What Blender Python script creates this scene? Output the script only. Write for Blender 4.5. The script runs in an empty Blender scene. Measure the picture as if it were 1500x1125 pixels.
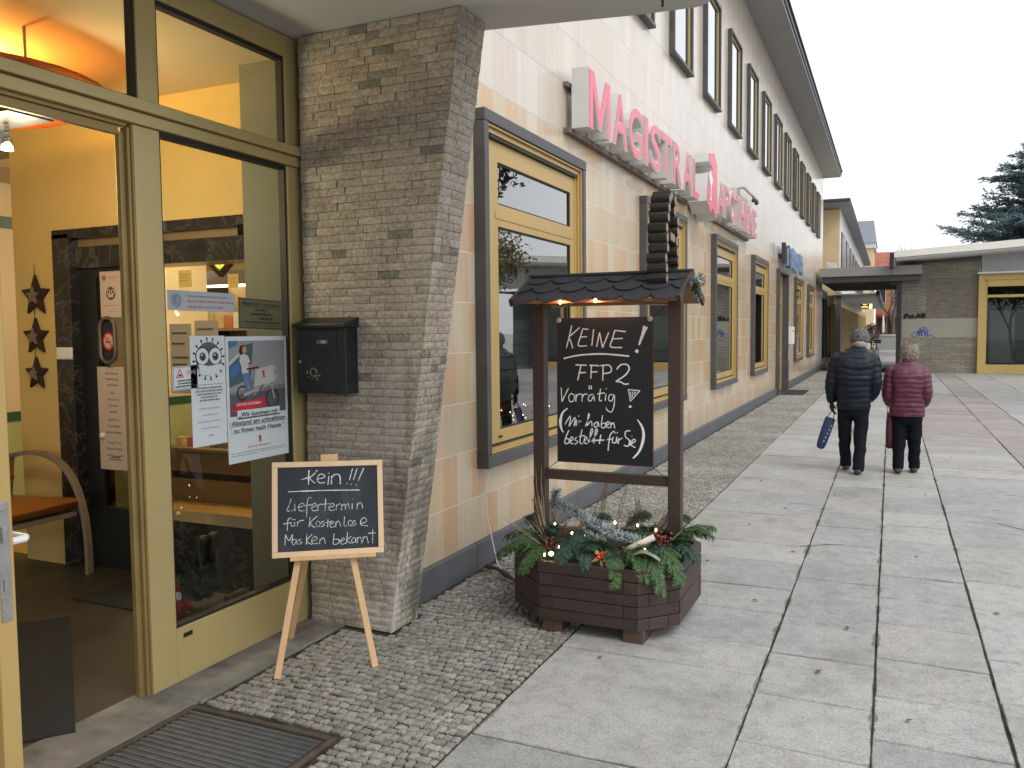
import bpy, bmesh, math, random
from mathutils import Vector, Matrix, noise
R = math.radians
random.seed(7)
SC = bpy.context.scene
COL = SC.collection

# ------------------------------------------------------------------ camera
def cam_matrix(yaw, pitch, roll):
    return (Matrix.Rotation(yaw, 3, 'Z') @ Matrix.Rotation(math.pi/2 - pitch, 3, 'X') @ Matrix.Rotation(roll, 3, 'Z'))
cd = bpy.data.cameras.new('camera'); cam = bpy.data.objects.new('camera', cd); COL.objects.link(cam)
cd.sensor_fit = 'HORIZONTAL'; cd.sensor_width = 36; cd.lens = 36*1221.6/1500
cd.clip_start = .05; cd.clip_end = 2000
cam.matrix_world = Matrix.Translation((0, 0, 1.70)) @ cam_matrix(.426559, .06196, -.00972).to_4x4()
SC.camera = cam
# ------------------------------------------------------------------ world + sun (overcast)
W = bpy.data.worlds.new('World'); SC.world = W; W.use_nodes = True
nt = W.node_tree; nt.nodes.clear()
sky = nt.nodes.new('ShaderNodeTexSky'); sky.sky_type = 'NISHITA'; sky.sun_disc = False
sky.sun_elevation = R(52); sky.sun_rotation = R(115); sky.air_density = 1.0; sky.dust_density = 3.0; sky.ozone_density = 1
hs = nt.nodes.new('ShaderNodeHueSaturation'); hs.inputs['Saturation'].default_value = .22
mx = nt.nodes.new('ShaderNodeMix'); mx.data_type = 'RGBA'; mx.inputs[0].default_value = .62
mx.inputs[7].default_value = (8.0, 8.2, 8.5, 1)          # cloud deck: even grey white
bg = nt.nodes.new('ShaderNodeBackground'); bg.inputs[1].default_value = .125
wo = nt.nodes.new('ShaderNodeOutputWorld')
nt.links.new(sky.outputs[0], hs.inputs['Color']); nt.links.new(hs.outputs[0], mx.inputs[6])
nt.links.new(mx.outputs[2], bg.inputs[0]); nt.links.new(bg.outputs[0], wo.inputs[0])
sl = bpy.data.lights.new('sun', 'SUN'); sl.energy = .9; sl.angle = R(35); sl.color = (1, .97, .93)
sun = bpy.data.objects.new('sun', sl); COL.objects.link(sun)
sun.rotation_euler = (R(38), 0, R(62))
SC.view_settings.view_transform = 'Standard'; SC.view_settings.look = 'None'
SC.view_settings.exposure = .62; SC.view_settings.gamma = 1
SC.render.engine = 'CYCLES'
cy = SC.cycles
cy.use_denoising = True; cy.max_bounces = 8; cy.diffuse_bounces = 4; cy.glossy_bounces = 4; cy.transparent_max_bounces = 16
cy.sample_clamp_indirect = 6; cy.caustics_reflective = False; cy.caustics_refractive = False

# ------------------------------------------------------------------ material helpers
class NT:
    def __init__(s, name):
        s.m = bpy.data.materials.new(name); s.m.use_nodes = True
        s.t = s.m.node_tree; s.t.nodes.clear()
        s.out = s.n('ShaderNodeOutputMaterial')
    def n(s, k, **kw):
        x = s.t.nodes.new(k)
        for a, b in kw.items(): setattr(x, a, b)
        return x
    def l(s, a, b): s.t.links.new(a, b)
    def put(s, sock, v):
        if hasattr(v, 'links'): s.l(v, sock)
        else: sock.default_value = v
    def math(s, op, a, b=0, c=0):
        x = s.n('ShaderNodeMath', operation=op)
        s.put(x.inputs[0], a); s.put(x.inputs[1], b); s.put(x.inputs[2], c)
        return x.outputs[0]
    def mix(s, f, a, b, mode='MIX'):
        x = s.n('ShaderNodeMix', data_type='RGBA', blend_type=mode)
        s.put(x.inputs[0], f); s.put(x.inputs[6], a); s.put(x.inputs[7], b)
        return x.outputs[2]
    def obj(s): return s.n('ShaderNodeTexCoord').outputs['Object']
    def noise(s, scale, detail=4, vec=None, rough=.55, col=False):
        x = s.n('ShaderNodeTexNoise'); x.inputs['Scale'].default_value = scale; x.inputs['Detail'].default_value = detail
        x.inputs['Roughness'].default_value = rough
        s.l(vec if vec is not None else s.obj(), x.inputs['Vector'])
        return x.outputs['Color' if col else 'Fac']
    def scaled(s, v):
        x = s.n('ShaderNodeMapping'); x.inputs['Scale'].default_value = v; s.l(s.obj(), x.inputs['Vector']); return x.outputs[0]
    def ramp(s, f, stops, interp='LINEAR'):
        x = s.n('ShaderNodeValToRGB'); s.l(f, x.inputs[0]); e = x.color_ramp; e.interpolation = interp
        while len(e.elements) < len(stops): e.elements.new(.5)
        for el, (p, c) in zip(e.elements, stops): el.position = p; el.color = c4(c)
        return x.outputs[0]
    def bump(s, h, strength=.3, dist=.01, normal=None):
        x = s.n('ShaderNodeBump'); x.inputs['Strength'].default_value = strength; x.inputs['Distance'].default_value = dist
        s.l(h, x.inputs['Height'])
        if normal is not None: s.l(normal, x.inputs['Normal'])
        return x.outputs[0]
    def bsdf(s, col, rough=.6, metal=0, spec=.5, normal=None, **kw):
        b = s.n('ShaderNodeBsdfPrincipled')
        s.put(b.inputs['Base Color'], c4(col) if isinstance(col, (tuple, list)) else col)
        s.put(b.inputs['Roughness'], rough); s.put(b.inputs['Metallic'], metal); s.put(b.inputs['Specular IOR Level'], spec)
        if normal is not None: s.l(normal, b.inputs['Normal'])
        for k, v in kw.items(): s.put(b.inputs[k.replace('_', ' ')], v)
        s.l(b.outputs[0], s.out.inputs[0]); return b
def c4(c): return tuple(c) + (1,) if len(c) == 3 else tuple(c)
def sh(c, k): return tuple(min(1, x*k) for x in c[:3])
MATS = {}
def pm(name, col, rough=.6, var=.18, scale=6, bump=.15, bscale=60, metal=0, spec=.5, isl=0, dist=.004, stretch=None, **kw):
    """painted / natural surface: colour varied by noise, per-island variation, fine bump"""
    if name in MATS: return MATS[name]
    t = NT(name)
    v = t.scaled(stretch) if stretch else t.obj()
    f = t.noise(scale, 5, v)
    c = t.ramp(f, [(.25, sh(col, 1-var)), (.75, sh(col, 1+var))])
    if isl:
        g = t.n('ShaderNodeNewGeometry').outputs['Random Per Island']
        c = t.mix(1, c, t.ramp(g, [(0, (1-isl,)*3), (1, (1,)*3)]), 'MULTIPLY')
    nrm = t.bump(t.noise(bscale, 4, v), bump, dist) if bump else None
    rv = t.math('ADD', t.math('MULTIPLY', t.math('SUBTRACT', f, .5), .25), rough)
    t.bsdf(c, rv, metal, spec, nrm, **kw)
    MATS[name] = t.m; return t.m
def emit(name, col, strength):
    if name in MATS: return MATS[name]
    t = NT(name); e = t.n('ShaderNodeEmission'); e.inputs[0].default_value = c4(col); e.inputs[1].default_value = strength
    t.l(e.outputs[0], t.out.inputs[0]); MATS[name] = t.m; return t.m
def glass(name, tint=(.9, .93, .9), ior=1.5, refl=1.0, base=0.0):
    if name in MATS: return MATS[name]
    t = NT(name)
    tr = t.n('ShaderNodeBsdfTransparent'); tr.inputs[0].default_value = c4(tint)
    gl = t.n('ShaderNodeBsdfGlossy'); gl.inputs['Roughness'].default_value = 0.004
    w = t.noise(1.3, 2); gl_n = t.bump(w, .02, .02); t.l(gl_n, gl.inputs['Normal'])
    fr = t.n('ShaderNodeFresnel'); fr.inputs[0].default_value = ior
    f = t.math('ADD', t.math('MULTIPLY', fr.outputs[0], refl), base); f2 = t.math('MINIMUM', f, 1)
    mxs = t.n('ShaderNodeMixShader'); t.l(f2, mxs.inputs[0]); t.l(tr.outputs[0], mxs.inputs[1]); t.l(gl.outputs[0], mxs.inputs[2])
    t.l(mxs.outputs[0], t.out.inputs[0]); MATS[name] = t.m; return t.m

# ------------------------------------------------------------------ mesh builder
class MB:
    def __init__(s): s.v = []; s.f = []; s.mi = []
    def add(s, vs, fs, m=0):
        o = len(s.v); s.v += [tuple(p) for p in vs]; s.f += [tuple(i+o for i in f) for f in fs]; s.mi += [m]*len(fs); return s
    def box(s, x0, x1, y0, y1, z0, z1, m=0):
        if x0 > x1: x0, x1 = x1, x0
        if y0 > y1: y0, y1 = y1, y0
        if z0 > z1: z0, z1 = z1, z0
        vs = [(x, y, z) for x in (x0, x1) for y in (y0, y1) for z in (z0, z1)]
        return s.add(vs, [(0,1,3,2),(4,6,7,5),(0,4,5,1),(2,3,7,6),(0,2,6,4),(1,5,7,3)], m)
    def obox(s, c, ax, ay, az, m=0):
        """box from centre and three half-axis vectors"""
        c, ax, ay, az = Vector(c), Vector(ax), Vector(ay), Vector(az)
        vs = [c + ax*i + ay*j + az*k for i in (-1,1) for j in (-1,1) for k in (-1,1)]
        return s.add(vs, [(0,1,3,2),(4,6,7,5),(0,4,5,1),(2,3,7,6),(0,2,6,4),(1,5,7,3)], m)
    def quad(s, a, b, c, d, m=0): return s.add([a,b,c,d], [(0,1,2,3)], m)
    def poly(s, pts, m=0): return s.add(pts, [tuple(range(len(pts)))], m)
    def bar(s, a, b, w, h, up=(0,0,1), m=0):
        a, b = Vector(a), Vector(b); d = (b-a); L = d.length; d.normalize(); u = Vector(up)
        r = d.cross(u)
        if r.length < 1e-4: r = d.cross(Vector((0,1,0)))
        r.normalize(); u = r.cross(d)
        return s.obox((a+b)/2, d*L/2, r*w/2, u*h/2, m)
    def tube(s, pts, rad, n=8, m=0, cap=True, flat=1.0):
        pts = [Vector(p) for p in pts]; N = len(pts)
        if not hasattr(rad, '__len__'): rad = [rad]*N
        prev = None; rings = []
        for i, p in enumerate(pts):
            d = (pts[min(i+1, N-1)] - pts[max(i-1, 0)])
            if d.length < 1e-9: d = Vector((0,0,1))
            d.normalize()
            if prev is None:
                u = Vector((0,0,1)) if abs(d.z) < .9 else Vector((1,0,0))
                r = d.cross(u).normalized()
            else:
                r = (prev - d*prev.dot(d)); r = r.normalized() if r.length > 1e-6 else d.orthogonal().normalized()
            prev = r; u = r.cross(d)
            rings.append([p + (r*math.cos(a) + u*math.sin(a)*flat)*rad[i] for a in [2*math.pi*k/n for k in range(n)]])
        vs = [q for rg in rings for q in rg]; fs = []
        for i in range(N-1):
            for k in range(n):
                k2 = (k+1) % n; fs.append((i*n+k, i*n+k2, (i+1)*n+k2, (i+1)*n+k))
        if cap: fs += [tuple(range(n-1, -1, -1)), tuple(range((N-1)*n, N*n))]
        return s.add(vs, fs, m)
    def loft(s, rings, m=0, cap=True):
        n = len(rings[0]); vs = [q for rg in rings for q in rg]; fs = []
        for i in range(len(rings)-1):
            for k in range(n):
                k2 = (k+1) % n; fs.append((i*n+k, i*n+k2, (i+1)*n+k2, (i+1)*n+k))
        if cap: fs += [tuple(range(n-1, -1, -1)), tuple(range((len(rings)-1)*n, len(rings)*n))]
        return s.add(vs, fs, m)
    def sphere(s, c, rx, ry=None, rz=None, nu=12, nv=8, m=0):
        ry = ry or rx; rz = rz or rx; vs = []; fs = []
        for j in range(1, nv):
            t = math.pi*j/nv
            for i in range(nu):
                a = 2*math.pi*i/nu
                vs.append((c[0]+rx*math.sin(t)*math.cos(a), c[1]+ry*math.sin(t)*math.sin(a), c[2]+rz*math.cos(t)))
        for j in range(nv-2):
            for i in range(nu):
                i2 = (i+1) % nu; fs.append((j*nu+i, (j+1)*nu+i, (j+1)*nu+i2, j*nu+i2))
        T = len(vs); vs += [(c[0], c[1], c[2]+rz), (c[0], c[1], c[2]-rz)]
        for i in range(nu):
            i2 = (i+1) % nu; fs.append((T, i, i2)); fs.append((T+1, (nv-2)*nu+i2, (nv-2)*nu+i))
        return s.add(vs, fs, m)
    def prism(s, pts, fn, d0, d1, m=0):
        """2-D outline pts extruded: fn(u, v, d) -> world"""
        n = len(pts); vs = [fn(u, v, d0) for u, v in pts] + [fn(u, v, d1) for u, v in pts]
        fs = [tuple(range(n-1, -1, -1)), tuple(range(n, 2*n))] + [(i, (i+1) % n, n+(i+1) % n, n+i) for i in range(n)]
        return s.add(vs, fs, m)
    def ribbon(s, pts, w, nrm, m=0):
        """flat stroke of width w lying in the plane with normal nrm"""
        pts = [Vector(p) for p in pts]; nrm = Vector(nrm).normalized(); N = len(pts); vs = []
        for i, p in enumerate(pts):
            d = pts[min(i+1, N-1)] - pts[max(i-1, 0)]
            if d.length < 1e-9: d = Vector((1,0,0))
            d.normalize(); r = d.cross(nrm).normalized()
            ww = (w[i] if hasattr(w, '__len__') else w)/2
            vs += [p - r*ww, p + r*ww]
        return s.add(vs, [(2*i, 2*i+1, 2*i+3, 2*i+2) for i in range(N-1)], m)
    def disc(s, c, u, v, r, n=16, m=0):
        c, u, v = Vector(c), Vector(u), Vector(v)
        return s.poly([c + u*math.cos(2*math.pi*k/n)*r + v*math.sin(2*math.pi*k/n)*r for k in range(n)], m)
    def build(s, name, mats, parent=None, smooth=False, bevel=0, seg=2, rot=None):
        me = bpy.data.meshes.new(name); me.from_pydata(s.v, [], s.f)
        if not isinstance(mats, (list, tuple)): mats = [mats]
        for x in mats: me.materials.append(x)
        if len(mats) > 1: me.polygons.foreach_set('material_index', s.mi)
        if smooth: me.polygons.foreach_set('use_smooth', [True]*len(me.polygons))
        me.update()
        o = bpy.data.objects.new(name, me); COL.objects.link(o)
        if parent is not None: attach(o, parent)
        if bevel:
            b = o.modifiers.new('bevel', 'BEVEL'); b.width = bevel; b.segments = seg; b.limit_method = 'ANGLE'; b.angle_limit = R(40)
        return o
LOC = {}
def world_loc(p):
    t = Vector((0,0,0))
    while p is not None: t += p.location; p = p.parent
    return t
def attach(o, parent):
    """meshes are modelled in world coordinates; a part sits in its thing's frame"""
    o.parent = parent; o.matrix_parent_inverse = Matrix.Translation(-world_loc(parent)) if parent.type == 'EMPTY' else Matrix.Identity(4)
def thing(name, label, cat, loc=(0,0,0), group=None):
    o = bpy.data.objects.new(name, None); o.empty_display_size = .1; COL.objects.link(o); o.location = loc
    o['label'] = label; o['category'] = cat
    if group: o['group'] = group
    return o
def tag(o, label, cat, group=None):
    o['label'] = label; o['category'] = cat
    if group: o['group'] = group
    return o
def struct(o, kind='structure'): o['kind'] = kind; return o
def copy_tree(o, parent=None, off=None):
    c = o.copy(); COL.objects.link(c)
    if parent is not None:
        inv = o.matrix_parent_inverse.copy(); c.parent = parent; c.matrix_parent_inverse = inv
    if off is not None: c.location = o.location + Vector(off)
    for ch in list(o.children): copy_tree(ch, c)
    return c

# text -> outline mesh (built-in font), returned as 2-D verts + faces scaled to a box
def text2d(txt, align='LEFT', extrude=0, offset=0):
    cu = bpy.data.curves.new('txt', 'FONT'); cu.body = txt; cu.align_x = align; cu.extrude = extrude; cu.offset = offset
    cu.resolution_u = 4; cu.size = 1
    o = bpy.data.objects.new('txt', cu); COL.objects.link(o)
    dg = bpy.context.evaluated_depsgraph_get(); ev = o.evaluated_get(dg); me = ev.to_mesh()
    vs = [v.co.copy() for v in me.vertices]; fs = [tuple(p.vertices) for p in me.polygons]
    ev.to_mesh_clear(); bpy.data.objects.remove(o); bpy.data.curves.remove(cu)
    return vs, fs
def put_text(mb, txt, fn, x, y, h, w=None, m=0, align='LEFT', offset=0):
    """text with cap height h (or fitted to width w), anchored at (x, y) baseline; fn(u, v) -> world"""
    vs, fs = text2d(txt, align, 0, offset)
    if not vs: return
    mnx = min(v.x for v in vs); mxx = max(v.x for v in vs)
    sy = h/.72; sx = sy if w is None else w/(mxx-mnx)
    if w is not None and align == 'LEFT': ox = x - mnx*sx
    else: ox = x
    mb.add([fn(ox + v.x*sx, y + v.y*sy) for v in vs], fs, m)
def smooth_line(pts, k=5):
    if len(pts) < 3: return [Vector(p) for p in pts]
    P = [Vector(p) for p in pts]; out = []
    for i in range(len(P)-1):
        p0, p1, p2, p3 = P[max(i-1,0)], P[i], P[i+1], P[min(i+2,len(P)-1)]
        for j in range(k):
            t = j/k
            out.append(.5*((2*p1) + (p2-p0)*t + (2*p0-5*p1+4*p2-p3)*t*t + (3*p1-p0-3*p2+p3)*t*t*t))
    out.append(P[-1]); return out
# ================================================================== materials
def tile_mat():
    t = NT('sandstone_tile')
    sep = t.n('ShaderNodeSeparateXYZ'); t.l(t.obj(), sep.inputs[0]); y, z = sep.outputs[1], sep.outputs[2]
    zz = t.n('ShaderNodeCombineXYZ')
    lo = t.math('DIVIDE', t.math('SUBTRACT', z, 1.912-.3505*12), .3505)
    hi = t.math('ADD', t.math('DIVIDE', t.math('SUBTRACT', z, 3.49), .45), 17.0)
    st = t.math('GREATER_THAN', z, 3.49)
    rowf = t.math('ADD', t.math('MULTIPLY', lo, t.math('SUBTRACT', 1, st)), t.math('MULTIPLY', hi, st))
    row = t.math('FLOOR', rowf)
    colf = t.math('DIVIDE', t.math('ADD', y, 10-.571), .213); colm = t.math('FLOOR', colf)
    cv = t.n('ShaderNodeCombineXYZ'); t.l(colm, cv.inputs[0]); t.l(row, cv.inputs[1])
    wn = t.n('ShaderNodeTexWhiteNoise', noise_dimensions='2D'); t.l(cv.outputs[0], wn.inputs['Vector'])
    base = t.ramp(wn.outputs['Value'], [(0, (.56,.45,.28)), (.22, (.61,.50,.33)), (.38, (.57,.40,.22)), (.54, (.63,.52,.37)), (.68, (.61,.335,.135)), (.86, (.58,.39,.25)), (1, (.61,.48,.32))], 'CONSTANT')
    pale = t.ramp(wn.outputs['Value'], [(0, (.62,.56,.48)), (.25, (.64,.60,.54)), (.45, (.60,.53,.45)), (.62, (.66,.62,.57)), (.8, (.61,.52,.46)), (1, (.63,.58,.51))], 'CONSTANT')  # upper storey: whitening by the reflected sky, painted into the tile colour
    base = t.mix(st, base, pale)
    # streaks inside a tile run vertically
    mp = t.scaled((1, 26, .7)); off = t.n('ShaderNodeVectorMath', operation='ADD'); t.l(mp, off.inputs[0]); t.l(wn.outputs['Color'], off.inputs[1])
    stk = t.noise(1.0, 3, off.outputs[0])
    c = t.mix(.34, base, t.ramp(stk, [(.3, (.56,.40,.25)), (.5, (.61,.51,.38)), (.72, (.66,.57,.46))]))
    c = t.mix(1, c, t.ramp(t.noise(.35, 4), [(.3, (.9,.9,.9)), (.7, (1,1,1))]), 'MULTIPLY')
    fy = t.math('FRACT', colf); fz = t.math('FRACT', rowf)
    jv = t.math('GREATER_THAN', t.math('ABSOLUTE', t.math('SUBTRACT', fy, .5)), .4865)
    jh = t.math('GREATER_THAN', t.math('ABSOLUTE', t.math('SUBTRACT', fz, .5)), .4885)
    low = t.math('LESS_THAN', z, 3.49)
    c = t.mix(t.math('MULTIPLY', jv, .4), c, (.66,.58,.47,1))
    jc = t.mix(low, (.38,.36,.34,1), (.74,.70,.62,1))
    c = t.mix(t.math('MULTIPLY', jh, .7), c, jc)
    sp_ = t.math('MULTIPLY', t.math('MAXIMUM', 0, t.math('SUBTRACT', 1, t.math('MULTIPLY', t.math('SUBTRACT', z, .18), 2.6))), t.noise(4, 5, None, .7)); c = t.mix(t.math('MULTIPLY', sp_, .5), c, (.27,.23,.17,1))
    # rain streaks and grime under the sign and above the plinth
    g = t.noise(1, 4, t.scaled((1, 5, .35)))
    c = t.mix(t.math('MULTIPLY', t.ramp(g, [(.50, (0,0,0)), (.72, (1,1,1))]), .26), c, (.33,.29,.235,1))
    h = t.math('SUBTRACT', 1, t.math('MAXIMUM', jv, jh))
    nb = t.bump(h, .5, .003); nb = t.bump(t.noise(9, 3), .03, .02, nb)
    t.bsdf(c, t.math('ADD', .17, t.math('MULTIPLY', t.noise(3, 3), .14)), 0, .7, nb, Coat_Weight=.35, Coat_Roughness=.22)
    return t.m
M = {}
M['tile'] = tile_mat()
M['plinth'] = pm('basalt_plinth', (.09,.096,.108), .55, .25, 3, .15, 90)
M['basalt'] = pm('basalt_surround', (.078,.077,.077), .5, .22, 5, .12, 120)
M['gold'] = pm('anodised_gold', (.51,.355,.13), .36, .08, 2.5, .03, 200, metal=.3, spec=.5, stretch=(1,1,.3))
M['gold_dark'] = pm('anodised_gold_worn', (.33,.24,.09), .42, .15, 4, .03, 150, metal=.4)
M['gold_pale'] = pm('anodised_champagne', (.52,.42,.19), .36, .06, 2.5, .03, 200, metal=.3, stretch=(1,1,.3))
M['seal'] = pm('black_gasket', (.012,.012,.012), .6, .2, 20, 0)
M['glass'] = glass('window_glass', (.72,.78,.72), 1.52, 1.8, .24)
M['glass_clear'] = glass('shopfront_glass', (.90,.93,.90), 1.5, 1.0, .0)
M['glass_mirror'] = glass('mirror_glass', (.45,.46,.46), 1.6, 1.2, .5)
M['white_paint'] = pm('white_render', (.62,.62,.61), .7, .05, 1.5, .05, 90)
M['soffit'] = pm('grey_soffit', (.58,.58,.575), .75, .06, 1.2, .06, 60)
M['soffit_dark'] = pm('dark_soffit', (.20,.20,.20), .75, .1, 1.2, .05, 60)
M['fascia'] = pm('dark_fascia', (.035,.037,.042), .45, .2, 4, .03)
M['concrete'] = pm('concrete_strip', (.17,.165,.15), .85, .55, 5.5, .6, 60, dist=.006)
M['yellow_wall'] = pm('yellow_plaster', (.66,.49,.17), .75, .06, 2, .08, 120)
M['cream_wall'] = pm('cream_plaster', (.66,.54,.36), .75, .05, 2, .05, 120)
M['green_wall'] = pm('grey_green_plaster', (.17,.18,.135), .7, .05, 2, .05, 120)
M['ceil'] = pm('cream_ceiling', (.62,.52,.33), .8, .05, 2, .04)
M['vinyl'] = pm('brown_floor', (.05,.041,.032), .45, .25, 2.5, .06, 40)
M['marble'] = None
def marble():
    t = NT('black_marble'); n = t.noise(4.5, 8, None, .7)
    v = t.n('ShaderNodeTexNoise'); v.inputs['Scale'].default_value = 3; v.inputs['Detail'].default_value = 6; v.inputs['Distortion'].default_value = 2.2; t.l(t.obj(), v.inputs['Vector'])
    c = t.ramp(v.outputs['Fac'], [(.47, (.018,.018,.018)), (.5, (.10,.095,.085)), (.53, (.02,.02,.02))])
    c = t.mix(.35, c, t.ramp(n, [(.4, (.012,.012,.012)), (.75, (.07,.065,.06))]))
    t.bsdf(c, .22, 0, .5); return t.m
M['marble'] = marble()
M['black'] = pm('black_paint', (.012,.012,.013), .45, .2, 8, .03)
M['near_black'] = pm('dark_interior', (.02,.021,.021), .8, .2, 3, 0)
M['mat'] = pm('dark_rubber_mat', (.014,.016,.017), .9, .35, 30, .6, 220, dist=.004)
M['steel'] = pm('brushed_steel', (.42,.42,.42), .35, .12, 30, .05, 200, metal=.9)
M['white_plastic'] = pm('white_plastic', (.78,.78,.76), .35, .03, 4, 0)
M['wood_floor'] = pm('warm_wood', (.42,.25,.085), .35, .15, 1.2, .04, 60, stretch=(1,9,1))
def stone_mat():
    t = NT('split_ledge_stone')
    rnd = t.n('ShaderNodeNewGeometry').outputs['Random Per Island']
    base = t.ramp(rnd, [(0, (.425,.38,.315)), (.2, (.465,.42,.355)), (.42, (.40,.355,.295)), (.58, (.475,.43,.37)), (.74, (.445,.40,.335)), (.88, (.395,.35,.29)), (.965, (.27,.268,.238)), (.98, (.22,.22,.20)), (1, (.42,.375,.31))], 'CONSTANT')
    n1 = t.noise(7, 8, None, .7); n2 = t.noise(46, 8, None, .75)
    c = t.mix(1, base, t.ramp(n1, [(.3, (.80,.80,.80)), (.7, (1.15,1.14,1.12))]), 'MULTIPLY')
    c = t.mix(1, c, t.ramp(n2, [(.34, (.50,.47,.43)), (.52, (.95,.95,.95)), (.7, (1.18,1.18,1.18))]), 'MULTIPLY')
    # rain-washed pale and sooty streaks on the weather side
    s = t.noise(1, 6, t.scaled((2.2, 2.2, .8)), .7)
    sep = t.n('ShaderNodeSeparateXYZ'); t.l(t.obj(), sep.inputs[0])
    slant = t.math('ADD', sep.outputs[0], t.math('ADD', 2.555, t.math('MULTIPLY', sep.outputs[2], -.147)))   # 0 at the outer arris
    wx = t.math('SMOOTH_MIN', 1, t.math('MAXIMUM', 0, t.math('ADD', 1, t.math('MULTIPLY', slant, 2.6))), .2)
    lowz = t.math('MAXIMUM', 0, t.math('SUBTRACT', 1, t.math('MULTIPLY', sep.outputs[2], .45)))
    k = t.math('MULTIPLY', wx, t.math('ADD', .30, lowz))
    dark = t.math('MULTIPLY', t.ramp(s, [(.45, (0,0,0)), (.58, (1,1,1))]), k)
    c = t.mix(t.math('MINIMUM', t.math('MULTIPLY', dark, .6), 1), c, (.052,.050,.048,1))
    s2 = t.noise(1.6, 6, t.scaled((2.5, 2.5, .7)), .7)
    pale = t.math('MULTIPLY', t.ramp(s2, [(.49, (0,0,0)), (.57, (1,1,1))]), k)
    c = t.mix(t.math('MINIMUM', t.math('MULTIPLY', pale, .9), 1), c, (.50,.48,.44,1))
    nb = t.bump(n2, .55, .005); nb = t.bump(n1, .3, .008, nb)
    t.bsdf(c, .85, 0, .25, nb); return t.m
M['stone'] = stone_mat()
M['mortar'] = pm('dark_mortar', (.05,.045,.038), .95, .3, 20, .5)
def slab_mat():
    t = NT('granite_slab')
    rnd = t.n('ShaderNodeNewGeometry').outputs['Random Per Island']
    base = t.ramp(rnd, [(0, (.335,.337,.337)), (.16, (.375,.376,.373)), (.32, (.315,.319,.323)), (.48, (.35,.345,.335)), (.62, (.328,.332,.336)), (.76, (.38,.379,.376)), (.92, (.352,.34,.322)), (1, (.322,.324,.325))], 'CONSTANT')
    sp = t.noise(85, 4, None, .85); blot = t.noise(1.9, 8, None, .7); mid = t.noise(11, 7, None, .75)
    c = t.mix(1, base, t.ramp(sp, [(.34, (.60,.60,.60)), (.5, (1,1,1)), (.66, (1.25,1.25,1.25))]), 'MULTIPLY')
    c = t.mix(1, c, t.ramp(blot, [(.32, (.74,.73,.70)), (.5, (.97,.97,.96)), (.72, (1.1,1.09,1.05))]), 'MULTIPLY')
    c = t.mix(1, c, t.ramp(mid, [(.32, (.76,.76,.75)), (.52, (1.0,1.0,1.0)), (.7, (1.08,1.08,1.07))]), 'MULTIPLY')
    v = t.noise(1, 5, t.scaled((5, 1.1, 1)), .6)
    c = t.mix(t.math('MULTIPLY', t.ramp(v, [(.58, (0,0,0)), (.75, (1,1,1))]), .3), c, (.36,.315,.25,1))
    # moss and soil creeping out of the long joints
    sx = t.n('ShaderNodeSeparateXYZ'); t.l(t.obj(), sx.inputs[0]); dmin = None
    for seam in (-1.607, -.559, -.045, .476, 1.495, 2.125):
        d_ = t.math('ABSOLUTE', t.math('SUBTRACT', sx.outputs[0], seam)); dmin = d_ if dmin is None else t.math('MINIMUM', dmin, d_)
    mo = t.noise(3.2, 6, None, .7); lim = t.math('MULTIPLY', t.math('MAXIMUM', t.math('SUBTRACT', mo, .40), 0), .11)
    mk = t.math('MINIMUM', 1, t.math('MAXIMUM', 0, t.math('DIVIDE', t.math('SUBTRACT', t.math('MULTIPLY', lim, t.math('ADD', .5, t.noise(55, 4, None, .8))), dmin), .007))); c = t.mix(t.math('MULTIPLY', mk, .7), c, t.ramp(t.noise(40, 3), [(.4, (.07,.062,.045)), (.6, (.075,.085,.04))]))
    # chewing gum and drip spots
    vo = t.n('ShaderNodeTexVoronoi'); vo.inputs['Scale'].default_value = 2.3; t.l(t.obj(), vo.inputs['Vector'])
    c = t.mix(t.math('MULTIPLY', t.math('LESS_THAN', vo.outputs['Distance'], t.math('MULTIPLY', t.math('SUBTRACT', t.noise(1.7, 2), .42), .22)), .45), c, (.19,.185,.175,1))
    g2 = t.noise(5.5, 3)
    c = t.mix(t.math('MULTIPLY', t.ramp(g2, [(.72, (0,0,0)), (.76, (1,1,1))]), .35), c, (.15,.145,.135,1))
    nb = t.bump(sp, .35, .003); nb = t.bump(mid, .3, .006, nb)
    t.bsdf(c, t.math('ADD', .5, t.math('MULTIPLY', blot, .3)), 0, .4, nb); return t.m
M['slab'] = slab_mat()
M['red_slab'] = pm('pinkish_slab', (.30,.27,.25), .7, .2, 3, .3, 90, isl=.2)
def joint_mat():
    t = NT('joint_soil'); n = t.noise(9, 6)
    c = t.ramp(n, [(.35, (.018,.017,.012)), (.52, (.055,.05,.036)), (.62, (.055,.062,.028)), (.74, (.085,.09,.045))])
    t.bsdf(c, .95, 0, .2, t.bump(t.noise(90, 4), .8, .01)); return t.m
M['joint'] = joint_mat()
def cobble_mat():
    t = NT('granite_sett')
    rnd = t.n('ShaderNodeNewGeometry').outputs['Random Per Island']
    base = t.ramp(rnd, [(0, (.285,.28,.258)), (.22, (.33,.325,.302)), (.45, (.255,.25,.232)), (.62, (.36,.35,.328)), (.78, (.30,.29,.262)), (.9, (.23,.225,.21)), (1, (.32,.31,.29))], 'CONSTANT')
    sp = t.noise(120, 3, None, .8); b = t.noise(1.1, 6, None, .6)
    c = t.mix(1, base, t.ramp(sp, [(.3, (.62,.62,.62)), (.7, (1.28,1.28,1.28))]), 'MULTIPLY')
    c = t.mix(1, c, t.ramp(b, [(.32, (.70,.68,.64)), (.6, (1.04,1.03,1.0))]), 'MULTIPLY')
    nb = t.bump(sp, .6, .005); nb = t.bump(t.noise(28, 5), .5, .01, nb)
    t.bsdf(c, .72, 0, .35, nb); return t.m
M['cobble'] = cobble_mat()
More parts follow.
